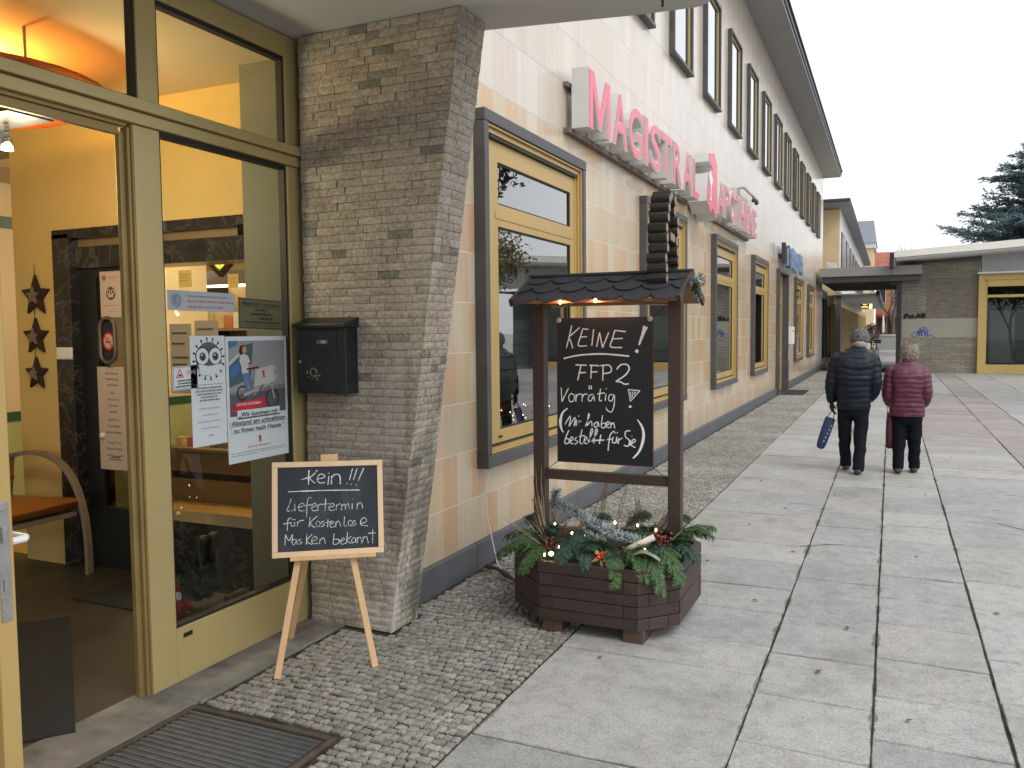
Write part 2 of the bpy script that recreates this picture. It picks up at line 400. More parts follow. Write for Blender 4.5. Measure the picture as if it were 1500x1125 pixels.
M['paving_far'] = pm('far_paving', (.33,.325,.31), .75, .15, 1.2, .1)

# ================================================================== ground
def ground():
    m = MB(); m.box(-400, 400, -60, 700, -.5, -.03); struct(m.build('ground', M['paving_far']))
    m = MB(); m.box(-3.2, 14, -4, 39, -.06, -.009); struct(m.build('joint_bed', M['joint']))
    rnd = random.Random(3)
    # granite slabs: strips running along the street
    cols = [(-1.602,-.562), (-.556,-.048), (-.042,.472), (.480,1.49), (1.50,2.12), (2.13,3.15), (3.16,4.2), (4.21,5.2), (5.21,6.2), (6.21,7.2), (7.21,8.2), (8.21,9.2), (9.21,10.2), (10.2,11.2)]
    known = {0: [-.2,.95,2.0,3.07,4.14,4.56,5.12,5.62,6.28,6.8,7.36,7.9,8.5,9.05], 1: [1.2,2.0,2.9,3.44,3.95,4.49,4.97,5.94,6.45,6.98,7.6,8.2,9.0,9.6],
             2: [1.3,2.1,3.05,3.68,4.13,4.62,5.18,5.69,6.21,7.3,7.85,8.4,9.2], 3: [1.5,2.6,3.6,4.27,4.81,5.83,6.29,7.3,8.25,9.05,9.7]}
    def slab(m, x0, x1, y0, y1):
        g = .0012; gy = .0055; b = .0035; dz = rnd.uniform(-.003, .003); tl = rnd.uniform(-.002,.002)
        j = lambda: rnd.uniform(-.003, .003)
        a = [(x0+g+j(), y0+gy+j()), (x1-g+j(), y0+gy+j()), (x1-g+j(), y1-gy+j()), (x0+g+j(), y1-gy+j())]
        cx, cyy = (x0+x1)/2, (y0+y1)/2
        ins = [(x + (b if x < cx else -b), y + (b if y < cyy else -b)) for x, y in a]
        # side roughness: a few extra points per edge so that the joints waver
        def ring(pts, z, jit):
            out = []
            for i in range(4):
                p, q = pts[i], pts[(i+1) % 4]
                for k in range(4):
                    t = k/4; jx = rnd.uniform(-jit, jit)*(k > 0)
                    out.append((p[0]+(q[0]-p[0])*t + jx, p[1]+(q[1]-p[1])*t + jx, z))
            return out
        r0 = ring(a, -.03, .002); r1 = [(x, y, dz-.006) for x, y, z in r0]; r2 = ring(ins, 0, .001); r2 = [(x, y, dz + tl*(1 if x > cx else -1)) for x, y, z in r2]
        m.loft([r0, r1, r2], 0, False); n = len(m.v); m.f.append(tuple(range(n-16, n))); m.mi.append(0)
    m = MB(); mr = MB()
    for ci, (x0, x1) in enumerate(cols):
        ys = list(known.get(ci, [-2 + rnd.uniform(0, .5)])); y = ys[-1]
        while y < 35.2:
            y += rnd.choice([.42,.5,.55,.62,.78,1.0]) if ci < 4 else rnd.choice([.5,.62,.9,1.2]); ys.append(y)
        if ci == 0: ys = [-3, -2, -1.1] + ys
        for a, b in zip(ys, ys[1:]):
            red = (ci == 4 and a > 6) or (ci == 3 and 13.5 < a < 24)
            slab(mr if red else m, x0, x1, a, b)
    struct(m.build('slab_pavement', M['slab'])); struct(mr.build('pink_slab_pavement', M['red_slab']))
    # small granite setts along the wall
    m = MB(); S = .047; y = 1.9; r = 0
    while y < 36.5:
        big = y < 9
        L = S*rnd.uniform(.92, 1.1)
        xl = -2.655 if y > 4.3 else (-2.87 if y > 2.79 else -2.08)
        x = xl + rnd.uniform(0, .03); row_tilt = .02*math.sin(y*1.7) + .012*math.sin(y*5.1)
        while x < -1.632:
            w = rnd.uniform(.036, .060); x1 = min(x + w, -1.612)
            if x1 < -1.612 and -1.612 - x1 < .024: x1 = -1.612
            cyy = y + L/2 + row_tilt*math.sin(x*4 + y*.6) + rnd.uniform(-.007, .007); h = L*rnd.uniform(.41, .485); hx = (x1-x)/2 - rnd.uniform(.0012, .0036); cx = (x+x1)/2
            z = rnd.uniform(-.004, .003); rot = rnd.uniform(-.07, .07)
            if not (y < 4.3 and -3.13 < cx < -2.54 and cyy > 3.90):
                ca, sa = math.cos(rot), math.sin(rot)
                def P(u, v, zz): return (cx + u*ca - v*sa, cyy + u*sa + v*ca, zz)
                if big:
                    c = [rnd.uniform(.90, 1.04) for _ in range(8)]
                    base = [(-1,-.82),(-.84,-1),(.84,-1),(1,-.82),(1,.82),(.84,1),(-.84,1),(-1,.82)]
                    r0 = [P(u*hx*k, v*h*k, -.04) for (u, v), k in zip(base, c)]
                    r1 = [P(u*hx*k, v*h*k, z-.009) for (u, v), k in zip(base, c)]
                    r2 = [P(u*hx*k*.91, v*h*k*.91, z + rnd.uniform(-.002,.003)) for (u, v), k in zip(base, c)]
                    m.loft([r0, r1, r2], 0, False); n = len(m.v); m.add([P(0, 0, z+.004)], [], 0)
                    for k in range(8): m.f.append((n-8+k, n-8+(k+1) % 8, n)); m.mi.append(0)
                else:
                    r0 = [P(u*hx, v*h, -.04) for u, v in ((-1,-1),(1,-1),(1,1),(-1,1))]; r1 = [P(u*hx, v*h, z-.007) for u, v in ((-1,-1),(1,-1),(1,1),(-1,1))]
                    r2 = [P(u*hx*.8, v*h*.8, z) for u, v in ((-1,-1),(1,-1),(1,1),(-1,1))]
                    m.loft([r0, r1, r2], 0, False); n = len(m.v); m.f.append((n-4, n-3, n-2, n-1)); m.mi.append(0)
            x = x1
        y += L + .004
    struct(m.build('cobble_paving', M['cobble']))
    # concrete apron at the foot of the shopfront
    m = MB(); m.box(-3.24, -2.885, 2.83, 4.0, -.05, .006); m.box(-3.24, -2.905, -3, 2.83, -.05, .004)
    struct(m.build('threshold', M['concrete'], bevel=.006))
    m = MB(); m.box(-13, -3.24, -4, 4.3, -.05, 0); struct(m.build('floor', M['vinyl']))
    m = MB(); m.box(-13, -3.24, 4.3, 12, -.05, 0); struct(m.build('shop_floor', M['wood_floor']))
ground()

def floor_grate():
    t = thing('floor_grate', 'ribbed grey metal foot-scraper grate with rusty rim set in front of the shop door', 'floor grate', (-2.5, 1.6, 0))
    rust = pm('rusty_steel', (.075,.056,.043), .85, .4, 14, .4, 80); st = pm('galvanised_bars', (.145,.155,.165), .5, .3, 20, .2, 120, metal=.5)
    x0, x1, y0, y1 = -2.90, -2.10, .2, 2.80
    m = MB()
    m.box(x0, x0+.025, y0, y1, -.05, .003); m.box(x1-.025, x1, y0, y1, -.05, .003); m.box(x0+.025, x1-.025, y1-.03, y1, -.05, .003); m.box(x0+.025, x1-.025, y0, y0+.03, -.05, .003)
    m.build('rim', rust, t, bevel=.003)
    m = MB(); m.box(x0+.035, x1-.035, y0+.035, y1-.035, -.06, -.045); m.build('tray', M['near_black'], t)
    m = MB(); y = y1 - .06
    while y > y0+.06: m.box(x0+.04, x1-.04, y-.004, y+.004, -.04, 0); y -= .034
    x = x0 + .05
    while x < x1 - .04: m.box(x-.0035, x+.0035, y0+.04, y1-.04, -.030, -.004); x += .0125
    b = m.build('bars', st, t); b['kind'] = 'stuff'
floor_grate()
# ================================================================== pharmacy building
WX, FX = -2.72, -2.63            # wall face, face of the stone window surrounds
BLD = thing('pharmacy_building', 'long two-storey building of peach stone tiles with dark window frames and stone-clad entrance pier', 'building', (-2.72, 20, 0))
NW = 6; LY0, LP, LW = 5.36, 4.295, 2.15; LZ0, LZ1 = .715, 3.285
UY0, UP, UW, UZ0, UZ1 = 11.08 - 2*2.147, 2.147, 1.15, 5.33, 7.03
def lower_list():
    return [(LY0 + LP*k, LY0 + LP*k + LW, 0.0 if k == 4 else LZ0, LZ1) for k in range(7)]
def upper_list():
    return [(UY0 + UP*k, UY0 + UP*k + UW, UZ0, UZ1) for k in range(14)]
def facade_wall():
    holes = lower_list() + upper_list(); Y0, Y1, Z0, Z1 = 4.22, 38.2, 0, 8.13
    m = MB()
    for band, hs in (((Z0, 4.2), lower_list()), ((4.2, Z1), upper_list())):
        ys = sorted({Y0, Y1} | {h[0] for h in hs} | {h[1] for h in hs}); za = {h[2] for h in hs} | {h[3] for h in hs} | set(band)
        zs = sorted(z for z in za if band[0] <= z <= band[1])
        for a, b in zip(ys, ys[1:]):
            for c, d in zip(zs, zs[1:]):
                ym, zm = (a+b)/2, (c+d)/2
                if any(h[0] < ym < h[1] and h[2] < zm < h[3] for h in hs): continue
                m.quad((WX, a, c), (WX, b, c), (WX, b, d), (WX, a, d))
    m.quad((WX, Y1, Z0), (-12, Y1, Z0), (-12, Y1, Z1), (WX, Y1, Z1)); m.quad((-12, Y0, 3.40), (WX, Y0, 3.40), (WX, Y0, Z1), (-12, Y0, Z1))
    m.quad((WX-.12, Y0+.01, 4.0), (WX-.12, Y1-.01, 4.0), (-12, Y1-.01, 4.0), (-12, Y0+.01, 4.0))
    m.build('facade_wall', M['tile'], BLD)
    m = MB(); y = 4.225
    doors = [(LY0+LP*4, LY0+LP*4+LW)]
    while y < 38.1:
        y1 = min(y + 1.05, 38.2)
        segs = [(y, y1)]
        for a, b in doors:
            segs = [s for p, q in segs for s in ([(p, min(q, a))] if p < a else []) + ([(max(p, b), q)] if q > b else [])]
        for p, q in segs:
            if q - p > .02: m.box(-2.74, -2.68, p+.002, q-.002, -.04, .185)
        y = y1
    for half in (0, 1):
        n_ = MB(); keep = [i for i in range(0, len(m.f), 6) if (m.v[m.f[i][0]][1] > 23) == bool(half)]
        for i in keep:
            o0 = i//6*8; n_.add(m.v[o0:o0+8], [tuple(q-o0 for q in f) for f in m.f[i:i+6]])
        n_.build('plinth', M['plinth'], BLD, bevel=.006)
    # eaves
    m = MB(); m.box(-12, -2.05, 4.5, 38.45, 8.13, 8.20); m.build('soffit', pm('eave_soffit', (.30,.305,.31), .7, .08, 1, .05, 50), BLD)
    m = MB(); m.box(-12, -2.02, 4.5, 38.48, 8.203, 8.33); m.box(-12, -1.98, 4.5, 38.52, 8.333, 8.36); m.build('roof', M['fascia'], BLD)
facade_wall()

def lower_window(k, first=None):
    y0 = LY0; y1 = y0 + LW; X = FX
    m = MB()
    m.box(-2.86, X, y0, y0+.072, .81, 3.198); m.box(-2.86, X, y1-.072, y1, .81, 3.198)
    m.box(-2.86, X+.004, y0-.002, y1+.002, 3.20, LZ1); m.box(-2.86, X+.006, y0-.002, y1+.002, LZ0, .808)
    s = m.build('window', M['basalt'], BLD, bevel=.004)
    a, b, za, zb = y0+.072, y1-.072, .81, 3.198
    m = MB()                                                     # stepped outer frame
    for i, (d, w, dz) in enumerate(((.012, .022, .018), (.034, .030, .036), (.052, .04, .03))):
        m.box(-2.78, X-d, a, a+w, za, zb); m.box(-2.78, X-d, b-w, b, za, zb)
        m.box(-2.78, X-d, a+w, b-w, zb-dz, zb); m.box(-2.78, X-d, a+w, b-w, za, za+.014)
        a += w+.001; b -= w+.001; zb -= dz+.001; za += .0145
    f = m.build('frame', M['gold'], s, bevel=.0025)
    m = MB(); m.box(-2.79, X-.028, a-.02, b+.02, zb, zb+.02); m.build('shadow_gap', M['seal'], s); m = MB(); m.box(-2.79, X-.05, a, b, za-.004, za+.012); m.build('shadow_gap', M['seal'], s)
    m = MB(); X2 = -2.688; t0 = -2.77                             # sash with vent light above
    ga, gb = a + .165, b - .10
    m.box(t0, X2, a, ga, za+.014, zb-.002); m.box(t0, X2, gb, b, za+.014, zb-.002)
    m.box(t0, X2, ga, gb, za+.014, .965); m.box(t0, X2, ga, gb, 2.965, zb-.002); m.box(t0, X2, ga, gb, 2.49, 2.655)
    m.box(t0, X2+.006, ga-.05, gb+.03, 2.545, 2.60)
    h = m.build('sash', M['gold'], s, bevel=.003)
    m = MB()
    for z0, z1 in ((.965, 2.49), (2.655, 2.965)):
        e = .012; m.box(t0, X2-.010, ga, ga+e, z0, z1); m.box(t0, X2-.010, gb-e, gb, z0, z1); m.box(t0, X2-.010, ga+e, gb-e, z0, z0+e); m.box(t0, X2-.010, ga+e, gb-e, z1-e, z1)
    m.box(X2-.004, X2+.008, ga-.03, ga+.025, .905, .92)
    m.build('gasket', M['seal'], s)
    m = MB()
    for z0, z1 in ((.965, 2.49), (2.655, 2.965)): m.quad((X2-.02, ga, z0), (X2-.02, gb, z0), (X2-.02, gb, z1), (X2-.02, ga, z1))
    m.build('pane', M['glass'], s)
    m = MB(); xb = -3.35                                            # display niche behind the pane
    m.quad((xb, y0, .9), (xb, y1, .9), (xb, y1, 3.25), (xb, y0, 3.25)); m.box(xb, -2.79, y0, y1, .86, .935)
    m.quad((xb, y0, .9), (-2.79, y0, .9), (-2.79, y0, 3.25), (xb, y0, 3.25)); m.quad((xb, y1, .9), (-2.79, y1, .9), (-2.79, y1, 3.25), (xb, y1, 3.25)); m.quad((xb, y0, 3.25), (-2.79, y0, 3.25), (-2.79, y1, 3.25), (xb, y1, 3.25))
    m.build('display_niche', pm('niche_board', (.50,.52,.45), .8, .15, 1.2, .03), s)
    return s
w0 = lower_window(0)
for k in (1, 2, 3, 5, 6): copy_tree(w0, BLD, (0, LP*k, 0))

def side_door():
    y0 = LY0 + LP*4; y1 = y0 + LW; X = FX
    m = MB(); m.box(-2.95, X, y0, y0+.09, -.02, 3.198); m.box(-2.95, X, y1-.09, y1, -.02, 3.198); m.box(-2.95, X+.004, y0-.002, y1+.002, 3.20, LZ1)
    m.box(-2.95, X+.012, y0-.01, y0+.102, -.02, .80); m.box(-2.95, X+.012, y1-.102, y1+.01, -.02, .80)
    d = m.build('door', M['basalt'], BLD, bevel=.004)
    a, b = y0+.09, y1-.09; m = MB(); X2 = -2.80
    for p, q, r, s_ in ((a, a+.12, 0, 3.198), (b-.12, b, 0, 3.198), (a+.12, b-.12, 3.1, 3.198), (a+.12, b-.12, 2.42, 2.52), (a+.12, b-.12, .01, .24), ((a+b)/2-.07, (a+b)/2+.07, .24, 2.42)):
        m.box(-2.86, X2, p, q, r, s_)
    m.build('frame', M['gold'], d, bevel=.003)
    m = MB(); m.quad((-2.83, a, .2), (-2.83, b, .2), (-2.83, b, 3.15), (-2.83, a, 3.15)); m.build('pane', M['glass'], d)
    m = MB(); yh = (a+b)/2 + .03; m.tube([(-2.80, yh, 1.05), (-2.73, yh, 1.05), (-2.73, yh+.12, 1.05)], .011); m.build('handle', M['steel'], d, True)
    m = MB(); m.quad((-3.6, y0, 0), (-3.6, y1, 0), (-3.6, y1, 3.2), (-3.6, y0, 3.2)); m.build('lobby_back', M['near_black'], d)
side_door()

def upper_window():
    y0, y1, z0, z1 = UY0, UY0+UW, UZ0, UZ1; X = WX + .075
    m = MB(); w = .045
    m.box(-2.9, X, y0, y0+w, z0+w, z1-w); m.box(-2.9, X, y1-w, y1, z0+w, z1-w); m.box(-2.9, X, y0, y1, z1-w, z1); m.box(-2.9, X+.012, y0-.004, y1+.004, z0, z0+w)
    s = m.build('window', M['basalt'], BLD, bevel=.004)
    a, b, c, d = y0+w, y1-w, z0+w, z1-w; m = MB(); e = .035
    m.box(-2.82, -2.685, a, a+e, c, d); m.box(-2.82, -2.685, b-e, b, c, d); m.box(-2.82, -2.685, a+e, b-e, c, c+e); m.box(-2.82, -2.685, a+e, b-e, d-e, d)
    m.build('sash', M['gold_pale'], s, bevel=.003)
    m = MB(); m.quad((-2.70, a+e, c+e), (-2.70, b-e, c+e), (-2.70, b-e, d-e), (-2.70, a+e, d-e)); m.build('pane', M['glass_mirror'], s)
    m = MB(); m.quad((-2.95, a, c), (-2.95, b, c), (-2.95, b, d), (-2.95, a, d)); m.build('curtain', pm('white_curtain', (.75,.75,.74), .8, .05, 2, 0), s)
    return s
u0 = upper_window()
for k in range(1, 14): copy_tree(u0, BLD, (0, UP*k, 0))

def stone_pier():
    rnd = random.Random(11); H = 3.392
    def xr(z, y=3.93): return -2.555 + .147*z
    y0, y1 = 3.935, 4.22
    m = MB()
    n = 12; fr = [(-3.11, 0)] + [(xr(H*i/n) - .012, H*i/n) for i in range(n+1)] + [(-3.11, H)]
    m.prism(fr, lambda u, v, d: (u, d, v), y0+.012, y1)
    core = m.build('stone_pier', M['mortar'], BLD)
    m = MB()
    rowh = H/78
    for r in range(78):
        z0, z1 = r*rowh, (r+1)*rowh; zm = (z0+z1)/2
        if zm < 0: continue
        x = -3.112; end = xr(zm)
        x -= rnd.uniform(0, .05)
        while x < end - .004:
            w = rnd.uniform(.085, .19); x1 = x + w
            if end - x1 < .05: x1 = end
            xa = max(x, -3.112); g = .0018
            px = rnd.uniform(-.002, .005) - (.003 if rnd.random() < .1 else 0)
            # split face: grid of small facets with random relief
            nu = max(2, int((x1-xa)/.028)); nv = 2
            fv = {}
            vs = []; fs = []
            for i in range(nu+1):
                for j in range(nv+1):
                    u = xa+g + (x1-xa-2*g)*i/nu; v = z0+g*.7 + (rowh-1.4*g)*j/nv
                    if x1 >= end - 1e-6 and i == nu: u = xr(v) - .001
                    edge = i in (0, nu) or j in (0, nv)
                    rel = (rnd.uniform(-.0025, .0) if edge else rnd.uniform(0, .004))
                    fv[i, j] = len(vs); vs.append((u, y0 - px - rel, v))
            for i in range(nu):
                for j in range(nv): fs.append((fv[i,j], fv[i+1,j], fv[i+1,j+1], fv[i,j+1]))
            rim = [fv[i,0] for i in range(nu+1)] + [fv[nu,j] for j in range(1, nv+1)] + [fv[i,nv] for i in range(nu-1, -1, -1)] + [fv[0,j] for j in range(nv-1, 0, -1)]
            o = len(vs); vs += [(vs[k][0], y0+.013, vs[k][2]) for k in rim]
            for q in range(len(rim)): q2 = (q+1) % len(rim); fs.append((rim[q], o+q, o+q2, rim[q2]))
            m.add(vs, fs)
            x = x1
        # weather face, turned to the street
        y = y0 - .004
        while y < y1 - .004:
            w = rnd.uniform(.07, .15); ya = y; yb = y + w
            if y1 - yb < .05: yb = y1
            px = rnd.uniform(-.002, .004); nu = max(2, int((yb-ya)/.028)); nv = 2; fv = {}; vs = []; fs = []
            for i in range(nu+1):
                for j in range(nv+1):
                    v = z0 + .0012 + (rowh-.0024)*j/nv; u = ya + .0015 + (yb-ya-.003)*i/nu
                    edge = i in (0, nu) or j in (0, nv)
                    fv[i, j] = len(vs); vs.append((xr(v) + px*.7 + (rnd.uniform(-.0025, .0) if edge else rnd.uniform(0, .004)), u, v))
            for i in range(nu):
                for j in range(nv): fs.append((fv[i,j], fv[i+1,j], fv[i+1,j+1], fv[i,j+1]))
            rim = [fv[i,0] for i in range(nu+1)] + [fv[nu,j] for j in range(1, nv+1)] + [fv[i,nv] for i in range(nu-1, -1, -1)] + [fv[0,j] for j in range(nv-1, 0, -1)]
            o = len(vs); vs += [(xr(vs[k][2]) - .013, vs[k][1], vs[k][2]) for k in rim]
            for q in range(len(rim)): q2 = (q+1) % len(rim); fs.append((rim[q], o+q, o+q2, rim[q2]))
            m.add(vs, fs); y = yb
    m.build('stone_cladding', M['stone'], core)
stone_pier()

def canopy():
    pts = [(-3.30, -4), (-.86, -4), (-.86, 4.40)]
    pts += [(-.97 + .11*math.cos(a), 4.40 + .115*math.sin(a)) for a in (.4, .8, 1.2, 1.57)] + [(-1.24, 4.49), (-2.09, 4.335), (-2.72, 4.26), (-3.30, 4.26)]
    m = MB(); m.prism(pts, lambda u, v, d: (u, v, d), 3.396, 3.62); c = m.build('canopy', M['soffit'], BLD, bevel=.012)
    m = MB(); pts2 = [(x+.03 if x > -1 else x, y+.03 if y > 0 else y) for x, y in pts]; m.prism(pts2, lambda u, v, d: (u, v, d), 3.625, 3.68); m.build('canopy_edge', M['fascia'], c)
    m = MB(); m.tube([(-1.09, 4.30, 3.397), (-1.09, 4.30, 3.35)], .007); m.build('drip_pipe', M['fascia'], c)
canopy()

def shopfront():
    G = M['gold_pale']
    m = MB(); x0, x1 = -3.215, -3.15
    top = 3.385
    m.box(x0, x1, 3.862, 3.985, 0, 2.66); m.box(x0, x1, 3.862, 3.985, 2.775, top)          # right stile
    m.box(x0, x1, -1, 3.862, 3.268, top)                                                   # head
    m.box(x0, x1, 2.835, 2.952, 2.775, 3.268); m.box(x0, x1, 2.80, 2.950, 0, 2.66)         # middle post
    m.box(x0, x1, 2.950, 3.862, .004, .268)                                                # kick panel
    m.box(x0, x1+.006, 1.0, 1.5, 0, 2.66); m.box(x0, x1, 1.0, 1.12, 2.775, 3.268)
    f = m.build('shopfront', G, BLD, bevel=.004)
    m = MB(); m.box(x0, x1+.016, -1, 4.02, 2.662, 2.715); m.box(x0, x1+.034, -1, 4.03, 2.722, 2.773); m.box(x0, x1+.004, -1, 4.0, 2.715, 2.722); m.build('transom', G, f, bevel=.004)
    m = MB(); m.box(x0+.01, x1-.004, 2.792, 2.80, 0, 2.66); m.box(x0+.01, x1-.012, 2.775, 2.792, 0, 2.645); m.box(x0+.01, x1-.03, 2.745, 2.775, 0, 2.62); m.box(x0+.01, x1-.012, 1.5, 2.775, 2.645, 2.662); m.box(x0+.01, x1-.03, 1.5, 2.745, 2.605, 2.645); m.build('door_jamb', M['gold_dark'], f, bevel=.002)
    m = MB()
    for a, b, c, d in ((2.95, 3.862, .268, 2.66), (2.952, 3.862, 2.775, 3.268), (1.12, 2.835, 2.775, 3.268)):
        e = .014; q = x1 - .012
        m.box(x0+.01, q, a, a+e, c, d); m.box(x0+.01, q, b-e, b, c, d); m.box(x0+.01, q, a+e, b-e, c, c+e); m.box(x0+.01, q, a+e, b-e, d-e*1.6, d)
    m.box(x1-.002, x1+.005, 2.99, 3.045, .215, .235); m.box(x1-.002, x1+.005, 3.79, 3.845, .215, .235)
    m.build('gasket', M['seal'], f)
    for a, b, c, d in ((2.95, 3.862, .268, 2.66), (2.952, 3.862, 2.775, 3.268), (1.12, 2.835, 2.775, 3.268)):
        m = MB(); m.quad((-3.185, a, c), (-3.185, b, c), (-3.185, b, d), (-3.185, a, d)); m.build('pane', M['glass_clear'], f)
    # the open door leaf, edge towards the street
    m = MB(); ya, yb, xa, xb = 1.446, 1.500, -3.13, -2.20
    m.box(xb-.11, xb, ya, yb, .01, 2.60); m.box(xa, xa+.11, ya, yb, .01, 2.60); m.box(xa+.11, xb-.11, ya, yb, .01, .27); m.box(xa+.11, xb-.11, ya, yb, 2.5, 2.60)
    d = m.build('door_leaf', M['gold'], BLD, bevel=.004)
    m = MB(); m.quad((xa+.1, 1.47, .25), (xb-.1, 1.47, .25), (xb-.1, 1.47, 2.52), (xa+.1, 1.47, 2.52)); m.build('pane', M['glass_clear'], d)
    m = MB(); m.box(xb-.003, xb+.003, 1.456, 1.487, .92, 1.25); m.box(xb, xb+.012, 1.462, 1.478, 1.14, 1.185); m.box(xb, xb+.008, 1.464, 1.476, 1.005, 1.04)
    for z in (.945, 1.23, .985): m.tube([(xb, 1.471, z), (xb+.005, 1.471, z)], .005, 8)
    m.build('lock_plate', M['steel'], d, bevel=.001)
    m = MB(); m.box(-2.265, -2.225, 1.500, 1.512, 1.08, 1.17); m.build('rosette', M['white_plastic'], d, bevel=.003)
    m = MB(); m.box(-2.265, -2.225, 1.500, 1.508, .92, 1.0); m.build('rosette', M['white_plastic'], d, bevel=.003)
    m = MB(); m.tube([(-2.245, 1.51, 1.125), (-2.245, 1.565, 1.125), (-2.255, 1.575, 1.125), (-2.36, 1.575, 1.128)], .0105, 10); m.build('handle', M['white_plastic'], d, bevel=.003)
shopfront()
# ================================================================== vestibule and sales room behind the glass
def interior():
    m = MB(); m.box(-13, -3.22, -4, 4.3, 3.30, 3.36); m.box(-13, -3.22, 4.3, 12, 3.0, 3.06); struct(m.build('ceiling', M['ceil']))
    Y = 4.21
    m = MB()                                                    # wall with the inner doorway
    m.box(-6.02, -5.575, Y, Y+.16, 0, 2.47); m.box(-6.02, -3.2, Y, Y+.16, 2.47, 3.3)
    w = m.build('inner_wall', M['yellow_wall'], BLD)
    m = MB(); m.box(-3.56, -3.22, 3.95, Y-.002, 0, 3.3); m.build('inner_pier', M['green_wall'], BLD)
    m = MB(); m.box(-6.95, -6.85, -4, 7, 0, 3.3); m.build('side_wall', M['cream_wall'], BLD)
    m = MB(); m.box(-6.848, -6.84, -4, 7, 2.62, 2.72); m.box(-6.848, -6.84, -4, 7, .98, 1.06); m.build('green_stripe', pm('green_band', (.025,.09,.04), .5, .1, 4, 0), BLD)
    m = MB(); m.quad((-6.846, -4, 0), (-6.846, 7, 0), (-6.846, 7, .975), (-6.846, -4, .975)); m.build('dado', pm('pale_green_dado', (.40,.42,.20), .7, .06, 2, 0), BLD)
    m = MB()                                                    # marble surround
    m.box(-5.575, -5.40, Y-.02, Y+.30, 0, 2.44); m.box(-5.575, -3.52, Y-.02, Y+.30, 2.405, 2.47); m.box(-5.40, -3.52, Y+.03, Y+.28, 2.19, 2.345)
    m.box(-4.72, -3.5, Y-.01, Y+.26, 0, .43)
    mf = m.build('marble_surround', M['marble'], BLD, bevel=.004)
    m = MB(); m.box(-5.40, -3.9, Y+.06, Y+.2, 2.346, 2.404); m.build('transom_panel', pm('brown_panel', (.25,.17,.08), .5, .1, 5, 0), mf)
    # inner door
    m = MB(); y0, y1 = Y+.06, Y+.11
    m.box(-5.40, -5.235, y0, y1, .0, 2.19); m.box(-4.88, -4.72, y0, y1, 0, 2.19); m.box(-5.235, -4.88, y0, y1, 2.12, 2.19); m.box(-5.235, -4.88, y0, y1, 0, .45)
    d = m.build('inner_door', M['black'], BLD, bevel=.004)
    m = MB(); m.quad((-5.235, Y+.09, .45), (-4.88, Y+.09, .45), (-4.88, Y+.09, 2.12), (-5.235, Y+.09, 2.12)); m.build('pane', glass('dark_door_glass', (.22,.22,.22), 1.5, 1.0), d)
    m = MB(); pts = []
    for k in range(25):
        a = 2*math.pi*k/24; cx, cz = -5.085, 1.67; r = .075
        pts.append((cx + r*math.cos(a), Y+.02, cz + (.085 if math.sin(a) > 0 else -.085) + r*math.sin(a)))
    m.tube(pts, .014, 8, cap=False); m.build('handle', pm('oval_handle', (.14,.13,.11), .4, .1, 9, 0, metal=.3), d, True)
    m = MB(); m.poly([(p[0], Y+.035, p[2]) for p in pts[:-1]]); m.build('handle_plate', M['near_black'], d)
    m = MB(); m.sphere((-5.20, Y+.04, .98), .022); m.build('knob', M['white_plastic'], d, True)
    # sales room
    m = MB(); m.box(-13, -12.9, 4.2, 12, 0, 3); m.box(-13, -2.9, 9.4, 9.5, 0, 3.0); m.build('shop_back_wall', M['yellow_wall'], BLD)
interior()

def lamp_point(name, loc, energy, col, size=.08):
    l = bpy.data.lights.new(name, 'POINT'); l.energy = energy; l.color = col; l.shadow_soft_size = size
    o = bpy.data.objects.new(name, l); COL.objects.link(o); o.location = loc; return o
# ceiling bowl lamp just inside the door, glowing amber
t = thing('ceiling_lamp', 'glowing amber glass bowl lamp under the vestibule ceiling', 'lamp', (-4.6, 3.05, 3.3))
m = MB(); n = 28; rings = []
for r, z in ((.02, 2.90), (.25, 2.912), (.44, 2.95), (.57, 3.01), (.645, 3.085), (.655, 3.10), (.56, 3.025), (.42, 2.965), (.1, 2.92)):
    rings.append([(-4.6 + r*math.cos(2*math.pi*k/n), 3.05 + r*math.sin(2*math.pi*k/n), z) for k in range(n)])
m.loft(rings)
at_ = NT('amber_glass'); tb = at_.n('ShaderNodeBsdfTranslucent'); tb.inputs[0].default_value = (.85,.33,.03,1); db = at_.n('ShaderNodeBsdfPrincipled'); db.inputs['Base Color'].default_value = (.55,.20,.03,1); db.inputs['Roughness'].default_value = .2
ms = at_.n('ShaderNodeMixShader'); ms.inputs[0].default_value = .6; at_.l(tb.outputs[0], ms.inputs[1]); at_.l(db.outputs[0], ms.inputs[2]); at_.l(ms.outputs[0], at_.out.inputs[0])
m.build('bowl', at_.m, t, True)
m = MB(); m.tube([(-4.6, 3.05, 2.98), (-4.6, 3.05, 3.3)], .012); m.build('rod', M['steel'], t)
m = MB(); m.sphere((-4.6, 3.05, 3.03), .05); m.build('bulb', emit('amber_bulb', (1, .62, .16), 60), t, True)
lamp_point('bowl_light', (-4.6, 3.05, 3.17), 26, (1, .50, .09), .06)
lamp_point('spot_light', (-4.19, 2.92, 2.56), 38, (1, .84, .52), .2)
